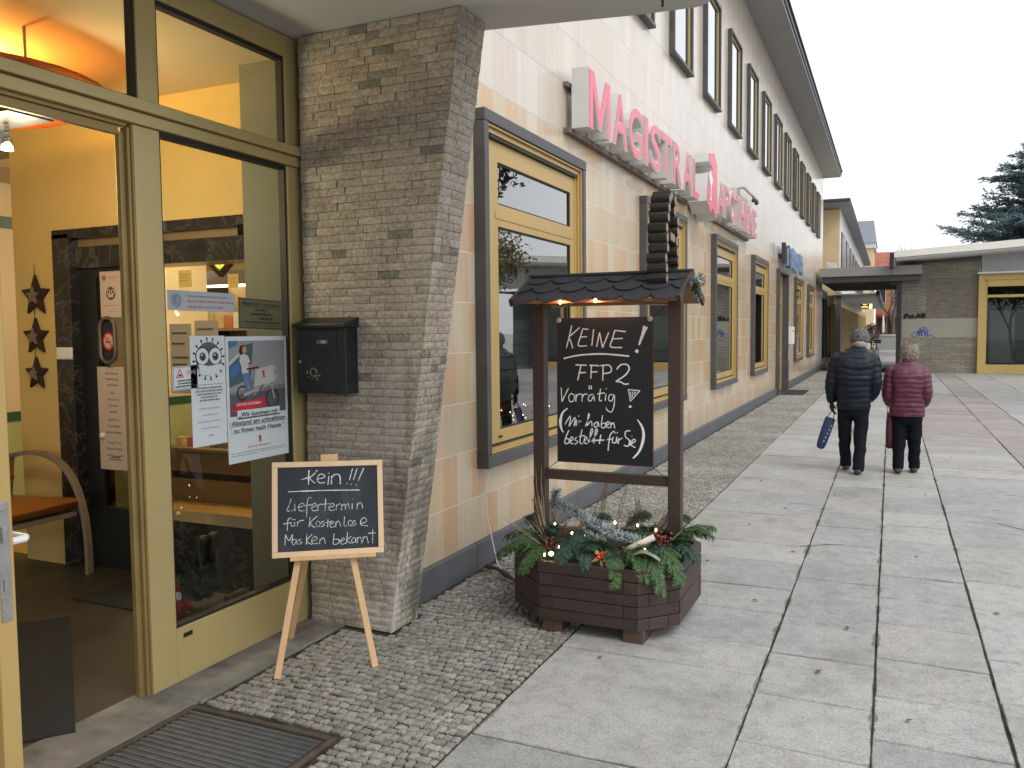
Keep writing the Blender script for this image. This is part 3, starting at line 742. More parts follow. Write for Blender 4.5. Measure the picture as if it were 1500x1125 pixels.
# swivel spot
t = thing('spot_lamp', 'small swivelling spotlight on a dark rectangular ceiling plate', 'lamp', (-4.1, 2.9, 2.75))
m = MB(); m.box(-4.55, -3.93, 2.75, 3.0, 2.80, 2.825); m.build('plate', M['fascia'], t, bevel=.004)
m = MB(); m.tube([(-4.55, 2.7, 2.83), (-4.5, 2.72, 3.3)], .01); m.tube([(-4.1, 2.98, 2.83), (-4.1, 2.98, 3.3)], .008); m.build('hanger', M['steel'], t)
m = MB(); m.tube([(-4.16, 2.9, 2.8), (-4.15, 2.9, 2.745)], .012); m.tube([(-4.15, 2.9, 2.75), (-4.165, 2.905, 2.69)], [.016, .026]); m.build('neck', pm('chrome', (.5,.45,.38), .2, .1, 9, 0, metal=1), t, True)
m = MB(); m.tube([(-4.165, 2.905, 2.69), (-4.175, 2.91, 2.665)], [.024, .03]); m.build('bulb', emit('spot_bulb', (1, .8, .5), 12), t, True)
# lamps of the sales room
t = thing('shop_light', 'warm ceiling light panel over the pharmacy counter', 'lamp', (-5.6, 6.4, 2.98))
m = MB(); m.box(-6.4, -4.4, 6.2, 6.7, 2.955, 2.995); m.build('diffuser', emit('shop_diffuser', (1, .78, .42), 9), t)
lamp_point('shop_glow', (-5.3, 5.6, 2.7), 24, (1, .84, .60), .3)
lamp_point('shop_glow_far', (-7.5, 7.4, 2.6), 28, (1, .84, .6), .3)

# fittings inside ---------------------------------------------------
m = MB(); Y = 4.19
m.box(-5.556, -5.475, Y-.012, Y, 1.535, 1.622); m.box(-5.473, -5.395, Y-.012, Y, 1.535, 1.622); m.box(-5.465, -5.403, Y-.017, Y-.011, 1.543, 1.614)
o = m.build('light_switch', M['white_plastic'], None, bevel=.002); tag(o, 'white double light switch on the black marble door jamb', 'light switch')

def star_outline(r0, r1, n=5, rot=math.pi/2):
    return [((r0 if k % 2 == 0 else r1)*math.cos(rot + math.pi*k/n), (r0 if k % 2 == 0 else r1)*math.sin(rot + math.pi*k/n)) for k in range(2*n)]
star_m = pm('dark_bark_star', (.035,.014,.008), .85, .4, 30, .5, 90); star_in = pm('star_centre', (.20,.15,.11), .8, .2, 40, .3)
def wall_star(cx, cz, r, label):
    t = thing('star_ornament', label, 'star ornament', (cx, 4.19, cz), 'dark stars hanging in a chain on the yellow wall')
    o_ = star_outline(r, r*.46); m = MB(); yb, yf = 4.205, 4.165
    vs = [(cx+u, yb, cz+v) for u, v in o_] + [(cx+u*.98, yb-.02, cz+v*.98) for u, v in o_] + [(cx, yf, cz)]
    fs = [(k, (k+1) % 10, 10+(k+1) % 10, 10+k) for k in range(10)] + [(10+k, 10+(k+1) % 10, 20) for k in range(10)]
    m.add(vs, fs); m.build('star', star_m, t)
    m = MB(); i_ = star_outline(r*.45, r*.2); m.prism(i_, lambda u, v, d: (cx+u, d, cz+v), yf-.004, yf+.02); m.build('centre', star_in, t)
    m = MB(); m.tube([(cx, 4.19, cz+r*.95), (cx-.003, 4.195, cz+r*1.45)], .003, 5); m.build('cord', star_m, t)
wall_star(-5.775, 2.002, .158, 'dark brown star at the top of the chain of three on the yellow wall')
wall_star(-5.79, 1.70, .142, 'dark brown star in the middle of the chain of three on the yellow wall')
wall_star(-5.80, 1.425, .128, 'dark brown star at the bottom of the chain of three on the yellow wall')
t = thing('wreath', 'dark green wreath hanging high on the cream side wall', 'wreath', (-6.8, 4.5, 2.36))
m = MB(); rr = random.Random(5)
for k in range(260):
    a = rr.uniform(0, 6.28); p = Vector((-6.80 + rr.uniform(-.03, .05), 4.44 + .11*math.cos(a) + rr.uniform(-.06,.06), 2.38 + .11*math.sin(a) + rr.uniform(-.06,.06))); d = Vector((rr.uniform(-1,1), rr.uniform(-1,1), rr.uniform(-1,1))).normalized()*.035
    e = d.orthogonal().normalized()*.008; m.quad(p-d, p+e, p+d, p-e)
m.build('foliage', pm('dark_leaf', (.02,.05,.018), .7, .4, 20, 0), t)

def arm_chair():
    t = thing('armchair', 'chair with orange leather seat and curved pale wooden arms inside the entrance', 'chair', (-5.2, 3.75, 0))
    orange = pm('orange_leather', (.33,.115,.018), .42, .12, 5, .12, 90); wood = pm('greyed_beech', (.26,.20,.14), .45, .15, 3, .05, 60, stretch=(2,2,12))
    m = MB(); rings = []
    for x, z, hh in ((-4.80, .525, .012), (-4.84, .52, .05), (-5.0, .50, .062), (-5.3, .49, .065), (-5.5, .50, .05), (-5.53, .505, .01)):
        rings.append([(x, 3.72 + .30*c, z + hh*s_) for c, s_ in [(math.copysign(abs(math.cos(a))**.5, math.cos(a)), math.copysign(abs(math.sin(a))**.7, math.sin(a))) for a in [2*math.pi*k/20 for k in range(20)]]])
    m.loft(rings); m.build('seat', orange, t, True)
    m = MB(); rings = []
    for z, x, th in ((.66, -5.42, .02), (.69, -5.43, .045), (.85, -5.47, .05), (1.02, -5.53, .045), (1.05, -5.54, .012)):
        rings.append([(x + th*math.cos(a), 3.72 + .26*math.copysign(abs(math.sin(a))**.6, math.sin(a)), z) for a in [2*math.pi*k/20 for k in range(20)]])
    m.loft(rings); m.build('backrest', orange, t, True)
    for yy in (3.40, 4.02):
        P = [(-5.50, yy, .82), (-5.3, yy, .855), (-5.1, yy, .835), (-4.95, yy, .76), (-4.84, yy, .62), (-4.775, yy, .42), (-4.75, yy, .2), (-4.75, yy, 0)]
        P = smooth_line(P, 4); m = MB()
        rings = []
        for i, p in enumerate(P):
            d = (P[min(i+1, len(P)-1)] - P[max(i-1, 0)]).normalized(); nn = Vector((-d.z, 0, d.x))
            rings.append([p + nn*a*.015 + Vector((0, b*.026, 0)) for a, b in ((-1,-1),(1,-1),(1,1),(-1,1))])
        m.loft(rings); m.build('arm', wood, t, bevel=.004)
        m = MB(); m.bar((-5.5, yy, .83), (-5.62, yy, 0), .045, .03, (0,1,0)); m.build('leg', wood, t, bevel=.004)
    m = MB(); m.box(-4.83, -5.52, 3.415, 4.005, .42, .455); m.build('seat_frame', wood, t, bevel=.004)
    t2 = t.location; t.location = t2 + Vector((-.44, .06, 0)); t.rotation_euler.z = R(2)
arm_chair()
# mats
m = MB(); q = [(-4.50, 3.40), (-3.16, 2.39), (-3.55, 1.9), (-4.9, 2.92)]
m.prism(q, lambda u, v, d: (u, v, d), .002, .010); o = m.build('door_mat', M['mat']); tag(o, 'black rubber doormat lying askew just inside the open shop door', 'doormat')
m = MB(); m.box(-4.79, -3.62, 3.64, 4.17, .002, .010); o = m.build('door_mat', M['mat']); tag(o, 'black rubber doormat in front of the inner glass door', 'doormat')

# counter and shelves -------------------------------------------------
def counter():
    t = thing('display_counter', 'low wooden display counter in the pharmacy with a dark recess under its top', 'counter', (-5.4, 6.4, 0))
    wd = pm('counter_wood', (.20,.15,.09), .4, .12, 1.5, .03, 60, stretch=(1,6,6)); 
    m = MB(); m.box(-7.6, -4.55, 6.35, 6.9, 0, .235); m.build('plinth', wd, t)
    m = MB(); m.box(-7.5, -4.6, 6.40, 6.85, .235, .31); m.build('recess', M['near_black'], t)
    m = MB(); m.box(-7.6, -4.55, 6.33, 6.92, .31, .53); m.build('front', pm('counter_panel', (.15,.11,.07), .45, .1, 2, 0), t)
    m = MB(); m.box(-7.66, -4.5, 6.28, 6.98, .53, .56); m.build('top', wd, t, bevel=.004)
    rnd = random.Random(4)
    cols = [(.6,.42,.16), (.5,.08,.05), (.62,.55,.4), (.12,.2,.06), (.35,.2,.08), (.6,.5,.1)]
    for i in range(14):
        x = -6.7 + i*.155 + rnd.uniform(-.02,.02); w = rnd.uniform(.04,.065); h = rnd.uniform(.05,.14)
        m = MB(); m.box(x-w, x+w, 6.40, 6.5, .5605, .5605+h); m.box(x-w*.8, x+w*.8, 6.398, 6.40, .58, .56+h*.8)
        c = cols[i % 6]; o = m.build('product_box', pm('box_%d' % (i % 6), c, .5, .15, 20, 0), None, bevel=.003)
        tag(o, 'small coloured product box standing on the low pharmacy counter', 'box', 'product boxes on the low counter')
counter()
def shelf_unit():
    t = thing('shelf_unit', 'lit pharmacy shelf with dark uprights and rows of pale boxes', 'shelf', (-6.5, 7.6, 0))
    m = MB()
    for x in (-8.6, -7.4, -6.2, -5.0, -3.9): m.box(x-.03, x+.03, 7.42, 7.9, 0, 2.3)
    m.build('upright', M['black'], t)
    m = MB()
    for z in (.55, .95, 1.35, 1.75): m.box(-8.6, -3.9, 7.45, 7.9, z, z+.03)
    m.build('board', pm('shelf_board', (.30,.19,.08), .5, .1, 3, 0), t)
    m = MB(); m.box(-8.6, -3.9, 7.88, 7.93, 0, 2.3); m.build('back', pm('shelf_back', (.42,.30,.14), .6, .1, 2, 0), t)
    m = MB(); m.box(-8.6, -3.9, 7.40, 7.5, 2.28, 2.44); m.build('header', pm('shelf_header', (.10,.07,.04), .5, .1, 2, 0), t)
    m = MB(); m.box(-8.5, -4.0, 7.43, 7.46, 2.255, 2.275); m.build('light_strip', emit('shelf_strip', (1, .83, .5), 10), t)
    rnd = random.Random(8)
    cols = [(.62,.50,.28), (.55,.36,.12), (.66,.6,.5), (.5,.16,.06), (.62,.42,.2), (.18,.25,.08)]
    for z in (.58, .98, 1.38, 1.78):
        x = -8.5
        while x < -4.0:
            w = rnd.uniform(.10, .2); h = rnd.uniform(.14, .30); m = MB(); m.box(x, x+w-.012, 7.5, 7.72, z+.001, z+h); m.box(x+.015, x+w-.027, 7.497, 7.5, z+h*.35, z+h*.75)
            c = rnd.choice(cols); ci = cols.index(c)
            o = m.build('medicine_box', pm('shelfbox_%d' % ci, c, .5, .12, 15, 0), None, bevel=.003)
            tag(o, 'pale product box in a row on the lit pharmacy shelf', 'box', 'product boxes on the lit shelf'); x += w + (rnd.uniform(0,.12) if rnd.random() < .3 else 0)
shelf_unit()
def diamond_screen():
    t = thing('wall_picture', 'diamond-hung dark frame around a bright picture of yellow and green blossoms', 'picture', (-5.2, 5.5, 2.42))
    c = Vector((-5.21, 5.5, 2.43)); s = .235
    fr = [(0, -s), (s*1.15, 0), (0, s), (-s*1.15, 0)]
    def ring(k): return [(u*k, v*k) for u, v in fr]
    m = MB(); a, b = ring(1), ring(.80)
    for k in range(4):
        k2 = (k+1) % 4
        m.prism([a[k], a[k2], b[k2], b[k]], lambda u, v, d: (c.x+u, d, c.z+v), 5.47, 5.52)
    m.build('frame', pm('walnut_frame', (.05,.025,.012), .4, .2, 9, 0), t)
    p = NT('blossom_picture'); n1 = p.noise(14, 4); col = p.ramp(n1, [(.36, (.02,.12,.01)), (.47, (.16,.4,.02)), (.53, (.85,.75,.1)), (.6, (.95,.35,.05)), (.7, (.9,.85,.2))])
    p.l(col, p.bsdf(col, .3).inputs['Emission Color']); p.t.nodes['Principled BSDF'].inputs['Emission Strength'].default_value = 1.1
    m = MB(); m.poly([(c.x+u*.81, 5.49, c.z+v*.81) for u, v in fr]); m.build('picture', p.m, t)
    m = MB(); m.tube([(c.x-.1, 5.5, c.z+.15), (c.x-.1, 5.5, 3.0)], .004, 5); m.tube([(c.x+.1, 5.5, c.z+.15), (c.x+.1, 5.5, 3.0)], .004, 5); m.build('wire', M['steel'], t)
diamond_screen()
# festive arrangement behind the lower glass
def santa_group():
    rnd = random.Random(21)
    t = thing('fir_arrangement', 'dark fir branches with a cut log end standing behind the lower shop window', 'decoration', (-3.5, 3.45, 0))
    m = MB()
    for b in range(16):
        a = rnd.uniform(0, 6.28); p = Vector((-3.52, 3.50, .22)); d = Vector((math.cos(a)*.45, math.sin(a)*.9, rnd.uniform(.3, 1.5))).normalized(); L = rnd.uniform(.22, .42)
        for i in range(26):
            q = p + d*L*i/26; 
            for s_ in (-1, 1):
                e = (d*.4 + d.orthogonal()*s_ + Vector((0,0,rnd.uniform(-.4,.4)))).normalized()*.045*(1.1-i/30); w = e.orthogonal().normalized()*.004; m.quad(q-w, q+e*.5-w, q+e, q+w)
    m.build('fir_branches', pm('indoor_fir', (.016,.035,.016), .7, .3, 20, 0), t)
    m = MB(); m.tube([(-3.35, 3.50, .22), (-3.33, 3.62, .235)], .03, 10); m.build('log', pm('log_bark', (.08,.05,.03), .8, .3, 20, .3), t)
    m = MB(); m.disc((-3.3298, 3.6205, .235), (1,0,0), (0,0,1), .028); m.build('cut_end', pm('log_end', (.5,.4,.25), .7, .1, 30, 0), t)
    m = MB(); m.box(-3.66, -3.34, 3.3, 3.72, 0, .17); m.build('base', M['near_black'], t, bevel=.01)
    t = thing('santa_figure', 'small red Santa figure with white beard sitting among the fir branches', 'figurine', (-3.50, 3.27, .17)); C0 = Vector((-3.50, 3.27, .17)); q = .62
    def S(x, y, z): return (C0.x+x*q, C0.y+y*q, C0.z+z*q)
    def rg(r, z, dx=0, n=12): return [S(dx + r*math.cos(2*math.pi*k/n), r*math.sin(2*math.pi*k/n), z) for k in range(n)]
    m = MB(); m.loft([rg(.06,0), rg(.10,.03), rg(.11,.09), rg(.075,.17), rg(.04,.20)])
    for s_ in (-1, 1): m.tube([S(.05, s_*.08, .13), S(.10, s_*.10, .06)], [.03*q, .024*q], 8)
    m.build('body', pm('santa_red', (.17,.010,.010), .8, .2, 20, 0), t, True)
    m = MB(); m.sphere(S(0,0,.235), .045*q); m.build('head', pm('santa_skin', (.4,.25,.17), .6, .1, 9, 0), t, True)
    m = MB(); m.loft([rg(.052,.25), rg(.043,.29), rg(.024,.33,.02), rg(.006,.36,.045)]); m.build('hat', MATS['santa_red'], t, True)
    m = MB(); m.sphere(S(.035,0,.20), .035*q, .034*q, .05*q); m.build('beard', pm('santa_white', (.45,.44,.42), .9, .05, 9, 0), t, True)
    t = thing('boots', 'pair of small dark boots turned upside down on top of the fir arrangement', 'boots', (-3.5, 3.45, .45))
    for dy in (0, .075):
        m = MB(); rings = []
        for z, r, dx in ((.42,.03,0),(.47,.03,0),(.52,.028,.005),(.56,.03,.02),(.585,.02,.03)):
            rings.append([(-3.5 + dx + r*1.2*math.cos(2*math.pi*k/10), 3.46 + dy + r*math.sin(2*math.pi*k/10), z) for k in range(10)])
        m.loft(rings); m.build('boot', M['black'], t, True)
santa_group()
t = thing('waste_bin', 'pale yellow bin with printed lettering inside the black inner door', 'bin', (-5.05, 4.5, 0))
m = MB(); m.loft([[(-5.14 + w*math.copysign(abs(math.cos(a))**.4, math.cos(a)), 4.62 + .1*math.copysign(abs(math.sin(a))**.4, math.sin(a)), z) for a in [2*math.pi*k/16 for k in range(16)]] for w, z in ((.11,.30),(.135,.62))]); m.build('body', pm('pale_yellow_plastic', (.62,.52,.12), .4, .05, 5, 0), t, True)
m = MB(); put_text(m, 'Ce', lambda u, v: (-5.10+u, 4.518, .44+v), 0, 0, .05); m.build('lettering', M['black'], t)
# ================================================================== far side of the square
def ledge_far():
    t = NT('pavilion_ledge_stone')
    sep = t.n('ShaderNodeSeparateXYZ'); t.l(t.obj(), sep.inputs[0]); cb = t.n('ShaderNodeCombineXYZ'); t.l(sep.outputs[0], cb.inputs[0]); t.l(sep.outputs[2], cb.inputs[1])
    b = t.n('ShaderNodeTexBrick'); t.l(cb.outputs[0], b.inputs['Vector']); b.inputs['Scale'].default_value = 1; b.inputs['Brick Width'].default_value = .34; b.inputs['Row Height'].default_value = .065
    b.inputs['Mortar Size'].default_value = .006; b.inputs['Color1'].default_value = (.24,.225,.185,1); b.inputs['Color2'].default_value = (.33,.31,.26,1); b.inputs['Mortar'].default_value = (.10,.09,.075,1); b.inputs['Bias'].default_value = -.2
    n = t.noise(1, 4, t.scaled((1.6, 1, 7)), .6)
    c = t.mix(t.math('MULTIPLY', t.ramp(n, [(.62, (0,0,0)), (.70, (1,1,1))]), .4), b.outputs[0], (.46,.43,.35,1))
    c = t.mix(1, c, t.ramp(t.noise(.8, 4), [(.35, (.75,.74,.72)), (.6, (1.05,1.05,1.03))]), 'MULTIPLY')
    t.bsdf(c, .85, 0, .3, t.bump(n, .4, .02)); return t.m
M['ledge_far'] = ledge_far()
M['yellow_frame'] = pm('mustard_frame', (.50,.36,.12), .45, .08, 2, .02)
def pavilion():
    P = thing('pavilion', 'low flat-roofed shop pavilion of grey ledge stone with mustard window frames closing the square', 'building', (4, 36, 0))
    m = MB(); m.box(.33, 2.92, 35.3, 35.6, -.05, 4.14); m.box(.33, .6, 35.6, 44, -.05, 4.14); m.build('stone_wall', M['ledge_far'], P)
    m = MB(); m.box(1.20, 2.90, 35.292, 35.298, 2.05, 3.56)
    m.build('stained_patch', pm('brown_grey_stone', (.165,.148,.118), .85, .35, 3.0, .3, 20, stretch=(1,1,5)), P)
    m = MB(); m.box(.36, 2.91, 35.285, 35.297, 1.34, 2.06); m.build('painted_band', pm('beige_paint_band', (.315,.305,.25), .7, .05, 1.5, .02), P)
    # graffiti
    bl = pm('black_spray', (.014,.013,.018), .6, .2, 9, 0); bu = pm('blue_spray', (.05,.12,.36), .6, .2, 9, 0)
    def S(m, pts, w, x0, z0, s): m.ribbon([(x0+u*s, 35.279, z0+v*s) for u, v in [tuple(p)[:2] for p in smooth_line([(a, b, 0) for a, b in pts], 4)]], w, (0,-1,0))
    m = MB(); x0, z0, s = .44, 2.07, .165
    for pts in ([(.1,0),(.2,1)], [(.2,1),(.75,.95),(.7,.6),(.2,.5)], [(1.35,.8),(1.0,.5),(1.25,.05),(1.65,.4),(1.35,.8)], [(1.9,1),(1.95,.25),(2.5,.2)], [(2.6,.1),(2.95,1.1),(3.3,.15)], [(2.75,.5),(3.15,.55)], [(3.65,.15),(3.7,1.1),(4.3,1.0),(4.2,.65),(3.75,.6),(4.4,.15)]):
        S(m, pts, .062, x0, z0, s)
    S(m, [(0,.95),(.5,1.05)], .03, x0, z0, s)
    m.build('graffiti', bl, P)
    m = MB(); x0, z0, s = .72, 1.36, .34
    for pts in ([(.35,.6),(0,.35),(.05,.1),(.4,.1)], [(.5,.1),(.6,.75),(.75,.1),(.85,.9),(1.0,.1)], [(.95,.1),(1.15,.95),(1.35,.1),(1.5,.7),(1.6,.05)], [(1.55,.05),(1.9,.3),(2.2,.0)], [(.5,.45),(1.0,.75),(1.4,.45)], [(.7,.85),(1.2,1.1),(1.7,.6)]):
        S(m, pts, .035, x0, z0, s)
    m.build('graffiti', bu, P)
    # shop window
    m = MB(); F = 35.20
    m.box(2.905, 3.11, F-.05, 35.6, .0, 3.66); m.box(3.11, 9, F-.03, 35.5, 3.44, 3.66); m.box(3.11, 9, F-.03, 35.5, .0, .34)
    m.box(3.16, 9, F, 35.4, 2.80, 2.90); m.box(3.16, 9, F, 35.4, 3.20, 3.44); m.box(3.11, 3.19, F, 35.4, .34, 3.44); m.box(5.6, 5.75, F, 35.4, .34, 3.44); m.box(8.0, 8.15, F, 35.4, .34, 3.44)
    w = m.build('window', M['yellow_frame'], P, bevel=.01)
    m = MB(); m.quad((3.15, 35.33, .3), (9, 35.33, .3), (9, 35.33, 3.3), (3.15, 35.33, 3.3)); m.build('pane', glass('pavilion_glass', (.62,.69,.65), 1.5, .9, .02), w)
    m = MB(); m.box(2.86, 9.2, 35.0, 35.6, 3.665, 3.73); m.build('ledge', M['white_paint'], w)
    m = MB(); m.box(3.0, 12, 35.32, 35.6, 3.72, 4.62); m.build('upper_wall', pm('pale_grey_render', (.42,.42,.43), .8, .05, 1, 0), P)
    m = MB(); m.box(3.0, 12, 38.5, 38.6, 0, 3.6); m.quad((3, 35.6, .02), (12, 35.6, .02), (12, 38.5, .02), (3, 38.5, .02)); m.box(2.95, 3.0, 35.6, 38.6, 0, 3.6); m.quad((3, 35.6, 3.6), (12, 35.6, 3.6), (12, 38.5, 3.6), (3, 38.5, 3.6))
    m.build('shop_interior', pm('dim_green_interior', (.045,.058,.055), .8, .3, .8, 0), P)
    m = MB(); m.box(3.42, 4.25, 36.6, 36.9, .35, 2.35); m.build('display_panel', pm('pale_green_panel', (.25,.30,.27), .7, .1, 1, 0), P)
    # mono-pitch roof
    def zt(x): return 4.566 + .056*x
    def zb(x): return 4.33 + .050*x
    def slab(x0, x1, ya, yb, f0, f1, name, mat, par):
        m = MB(); vs = [(x, y, f(x)) for x in (x0, x1) for y in (ya, yb) for f in (f0, f1)]
        m.add(vs, [(0,1,3,2),(4,6,7,5),(0,4,5,1),(2,3,7,6),(0,2,6,4),(1,5,7,3)]); return m.build(name, mat, par)
    r = slab(.06, 12, 34.3, 46, zb, zt, 'roof', pm('white_fascia', (.80,.78,.70), .5, .05, 1, 0), P)
    slab(.12, 12, 34.38, 46, lambda x: zb(x)-.075, lambda x: zb(x)-.004, 'drip_edge', M['white_paint'], r)
    slab(.14, 12, 34.45, 46, lambda x: zb(x)-.12, lambda x: zb(x)-.079, 'soffit', M['soffit'], r)
    m = MB(); m.box(-.10, .05, 34.4, 34.7, 3.95, 4.52); m.box(-.02, .0, 34.5, 34.6, 3.7, 3.95); m.build('rain_hopper', pm('purple_black_metal', (.028,.022,.035), .5, .2, 4, 0), P, bevel=.01)
pavilion()
def passage():
    P = thing('passage_roof', 'flat grey concrete roof bridging the passage between the tiled building and the pavilion', 'roof', (-.8, 38, 0))
    m = MB(); m.box(-2.58, 1.02, 34.75, 43, 3.72, 4.06); m.build('slab', pm('weathered_concrete', (.26,.255,.25), .8, .12, 1.2, .1), P, bevel=.01)
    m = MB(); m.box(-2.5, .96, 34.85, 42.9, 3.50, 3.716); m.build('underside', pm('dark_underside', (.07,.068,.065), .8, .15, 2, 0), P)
    m = MB(); m.box(.17, .33, 35.05, 35.2, -.02, 3.5); m.build('post', M['black'], P)
    m = MB(); m.box(-.1, .17, 35.1, 35.14, 3.36, 3.5); m.build('lintel', M['black'], P)
    m = MB(); m.box(-2.35, -2.05, 36, 36.3, 4.065, 4.35); m.box(-2.39, -2.36, 35.9, 36.3, 4.065, 4.4); m.build('vent', M['white_paint'], P, bevel=.01)
passage()
def neighbour():
    B = thing('neighbour_building', 'farther building with an ochre end wall, white upper floor and golden shopfront beyond the passage', 'building', (-4, 60, 0))
    m = MB(); m.box(-9, -2.36, 44, 84, 3.35, 7.55); w = m.build('wall', pm('white_wall_far', (.58,.58,.58), .8, .05, .5, 0), B)
    m = MB(); m.box(-9, -2.37, 43.9, 43.995, 3.35, 7.5); m.build('end_wall', pm('ochre_tiles', (.66,.50,.29), .6, .14, 1.3, .05, 5), B)
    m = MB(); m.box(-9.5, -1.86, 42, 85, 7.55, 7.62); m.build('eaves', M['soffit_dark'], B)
    m = MB(); vs = [(-9.5,41.9,7.63),(-1.82,41.9,7.63),(-1.82,85,7.63),(-9.5,85,7.63),(-9.5,41.9,7.8),(-1.82,41.9,7.74),(-1.82,85,7.74),(-9.5,85,7.8)]
    m.add(vs, [(0,3,2,1),(4,5,6,7),(0,1,5,4),(1,2,6,5),(2,3,7,6),(3,0,4,7)]); m.build('roof', M['fascia'], B)
    dk = pm('dark_far_window', (.07,.075,.085), .3, .1, 2, 0)
    for i in range(8):
        y = 45.2 + i*4.6; m = MB(); m.box(-2.38, -2.31, y, y+3.1, 4.35, 6.55); f = m.build('window', M['basalt'], B)
        m = MB(); m.box(-2.315, -2.30, y+.15, y+1.5, 4.5, 6.4); m.box(-2.315, -2.30, y+1.6, y+2.95, 4.5, 6.4); m.build('pane', dk, f)
    # golden shopfront
    m = MB(); y = 45.5
    m.box(-2.9, -2.62, 45, 101, .0, .25); m.box(-2.9, -2.62, 45, 101, 2.95, 3.34)
    s = m.build('shopfront', pm('golden_shopfront', (.42,.32,.14), .4, .12, .8, 0, metal=.3), B)
    m = MB()
    while y < 101: m.box(-2.8, -2.55, y, y+.22, .25, 2.95); y += 1.75
    k = m.build('mullions', MATS['golden_shopfront'], s); k['kind'] = 'stuff'
    m = MB(); m.quad((-2.66, 45, .25), (-2.66, 101, .25), (-2.66, 101, 2.95), (-2.66, 45, 2.95)); m.build('pane', glass('far_shop_glass', (.5,.45,.32), 1.5, 1.0, .05), s)
    m = MB(); m.quad((-3.2, 45, 0), (-3.2, 101, 0), (-3.2, 101, 3), (-3.2, 45, 3)); m.build('shop_interior', pm('warm_dim_interior', (.16,.12,.06), .8, .4, 1.3, 0), s)
    m = MB(); m.box(-2.62, -.68, 43.5, 76, 3.34, 3.40); c = m.build('canopy', M['soffit'], B)
    m = MB(); m.box(-.69, -.52, 43.5, 76.05, 3.28, 3.50); m.build('canopy_edge', M['fascia'], c)
    m = MB(); m.box(-2.50, -2.24, 43.6, 44.0, 0, 3.5); m.build('pillar', pm('grey_pillar', (.36,.36,.34), .7, .08, 1, 0), B)
    # dark glazed link
    m = MB(); m.box(-3.0, -2.86, 38.3, 43.6, 0, .35); m.box(-3.0, -2.86, 38.3, 43.6, 3.1, 3.5)
    for y in (38.3, 40.0, 41.7, 43.4): m.box(-2.95, -2.84, y, y+.14, .35, 3.1)
    l = m.build('glazed_link', M['black'], B)
    m = MB(); m.quad((-2.9, 38.3, .3), (-2.9, 43.6, .3), (-2.9, 43.6, 3.2), (-2.9, 38.3, 3.2)); m.build('pane', glass('link_glass', (.3,.28,.22), 1.5, 1.2, .05), l)
    m = MB(); m.quad((-3.6, 38.3, 0), (-3.6, 43.6, 0), (-3.6, 43.6, 3.5), (-3.6, 38.3, 3.5)); m.build('link_interior', MATS['warm_dim_interior'], l)
neighbour()
def hanging_sign():
    t = thing('hanging_sign', 'small dark box sign with an orange ring hanging under the far canopy', 'sign', (-1.6, 60, 3.3))
    m = MB(); m.box(-1.86, -1.36, 60, 60.12, 3.10, 3.70); m.build('box', M['black'], t, bevel=.01)
    m = MB()
    p = [(-1.61 + .15*math.cos(2*math.pi*k/20), 59.98, 3.43 + .15*math.sin(2*math.pi*k/20)) for k in range(21)]
    m.tube(p, .045, 6, cap=False); m.build('ring', emit('orange_ring', (1, .48, .02), 1.3), t)
    m = MB(); m.box(-1.83, -1.39, 59.985, 59.999, 3.12, 3.17); m.build('strip', emit('sign_strip', (1, .85, .6), 1.2), t)
    t = thing('lit_sign', 'narrow yellowish lit panel beside the orange ring sign', 'sign', (-1.28, 60, 3.3))
    m = MB(); m.box(-1.34, -1.16, 60, 60.1, 3.0, 3.62); m.build('panel', emit('yellow_panel', (1, .82, .5), 1.1), t)
hanging_sign()
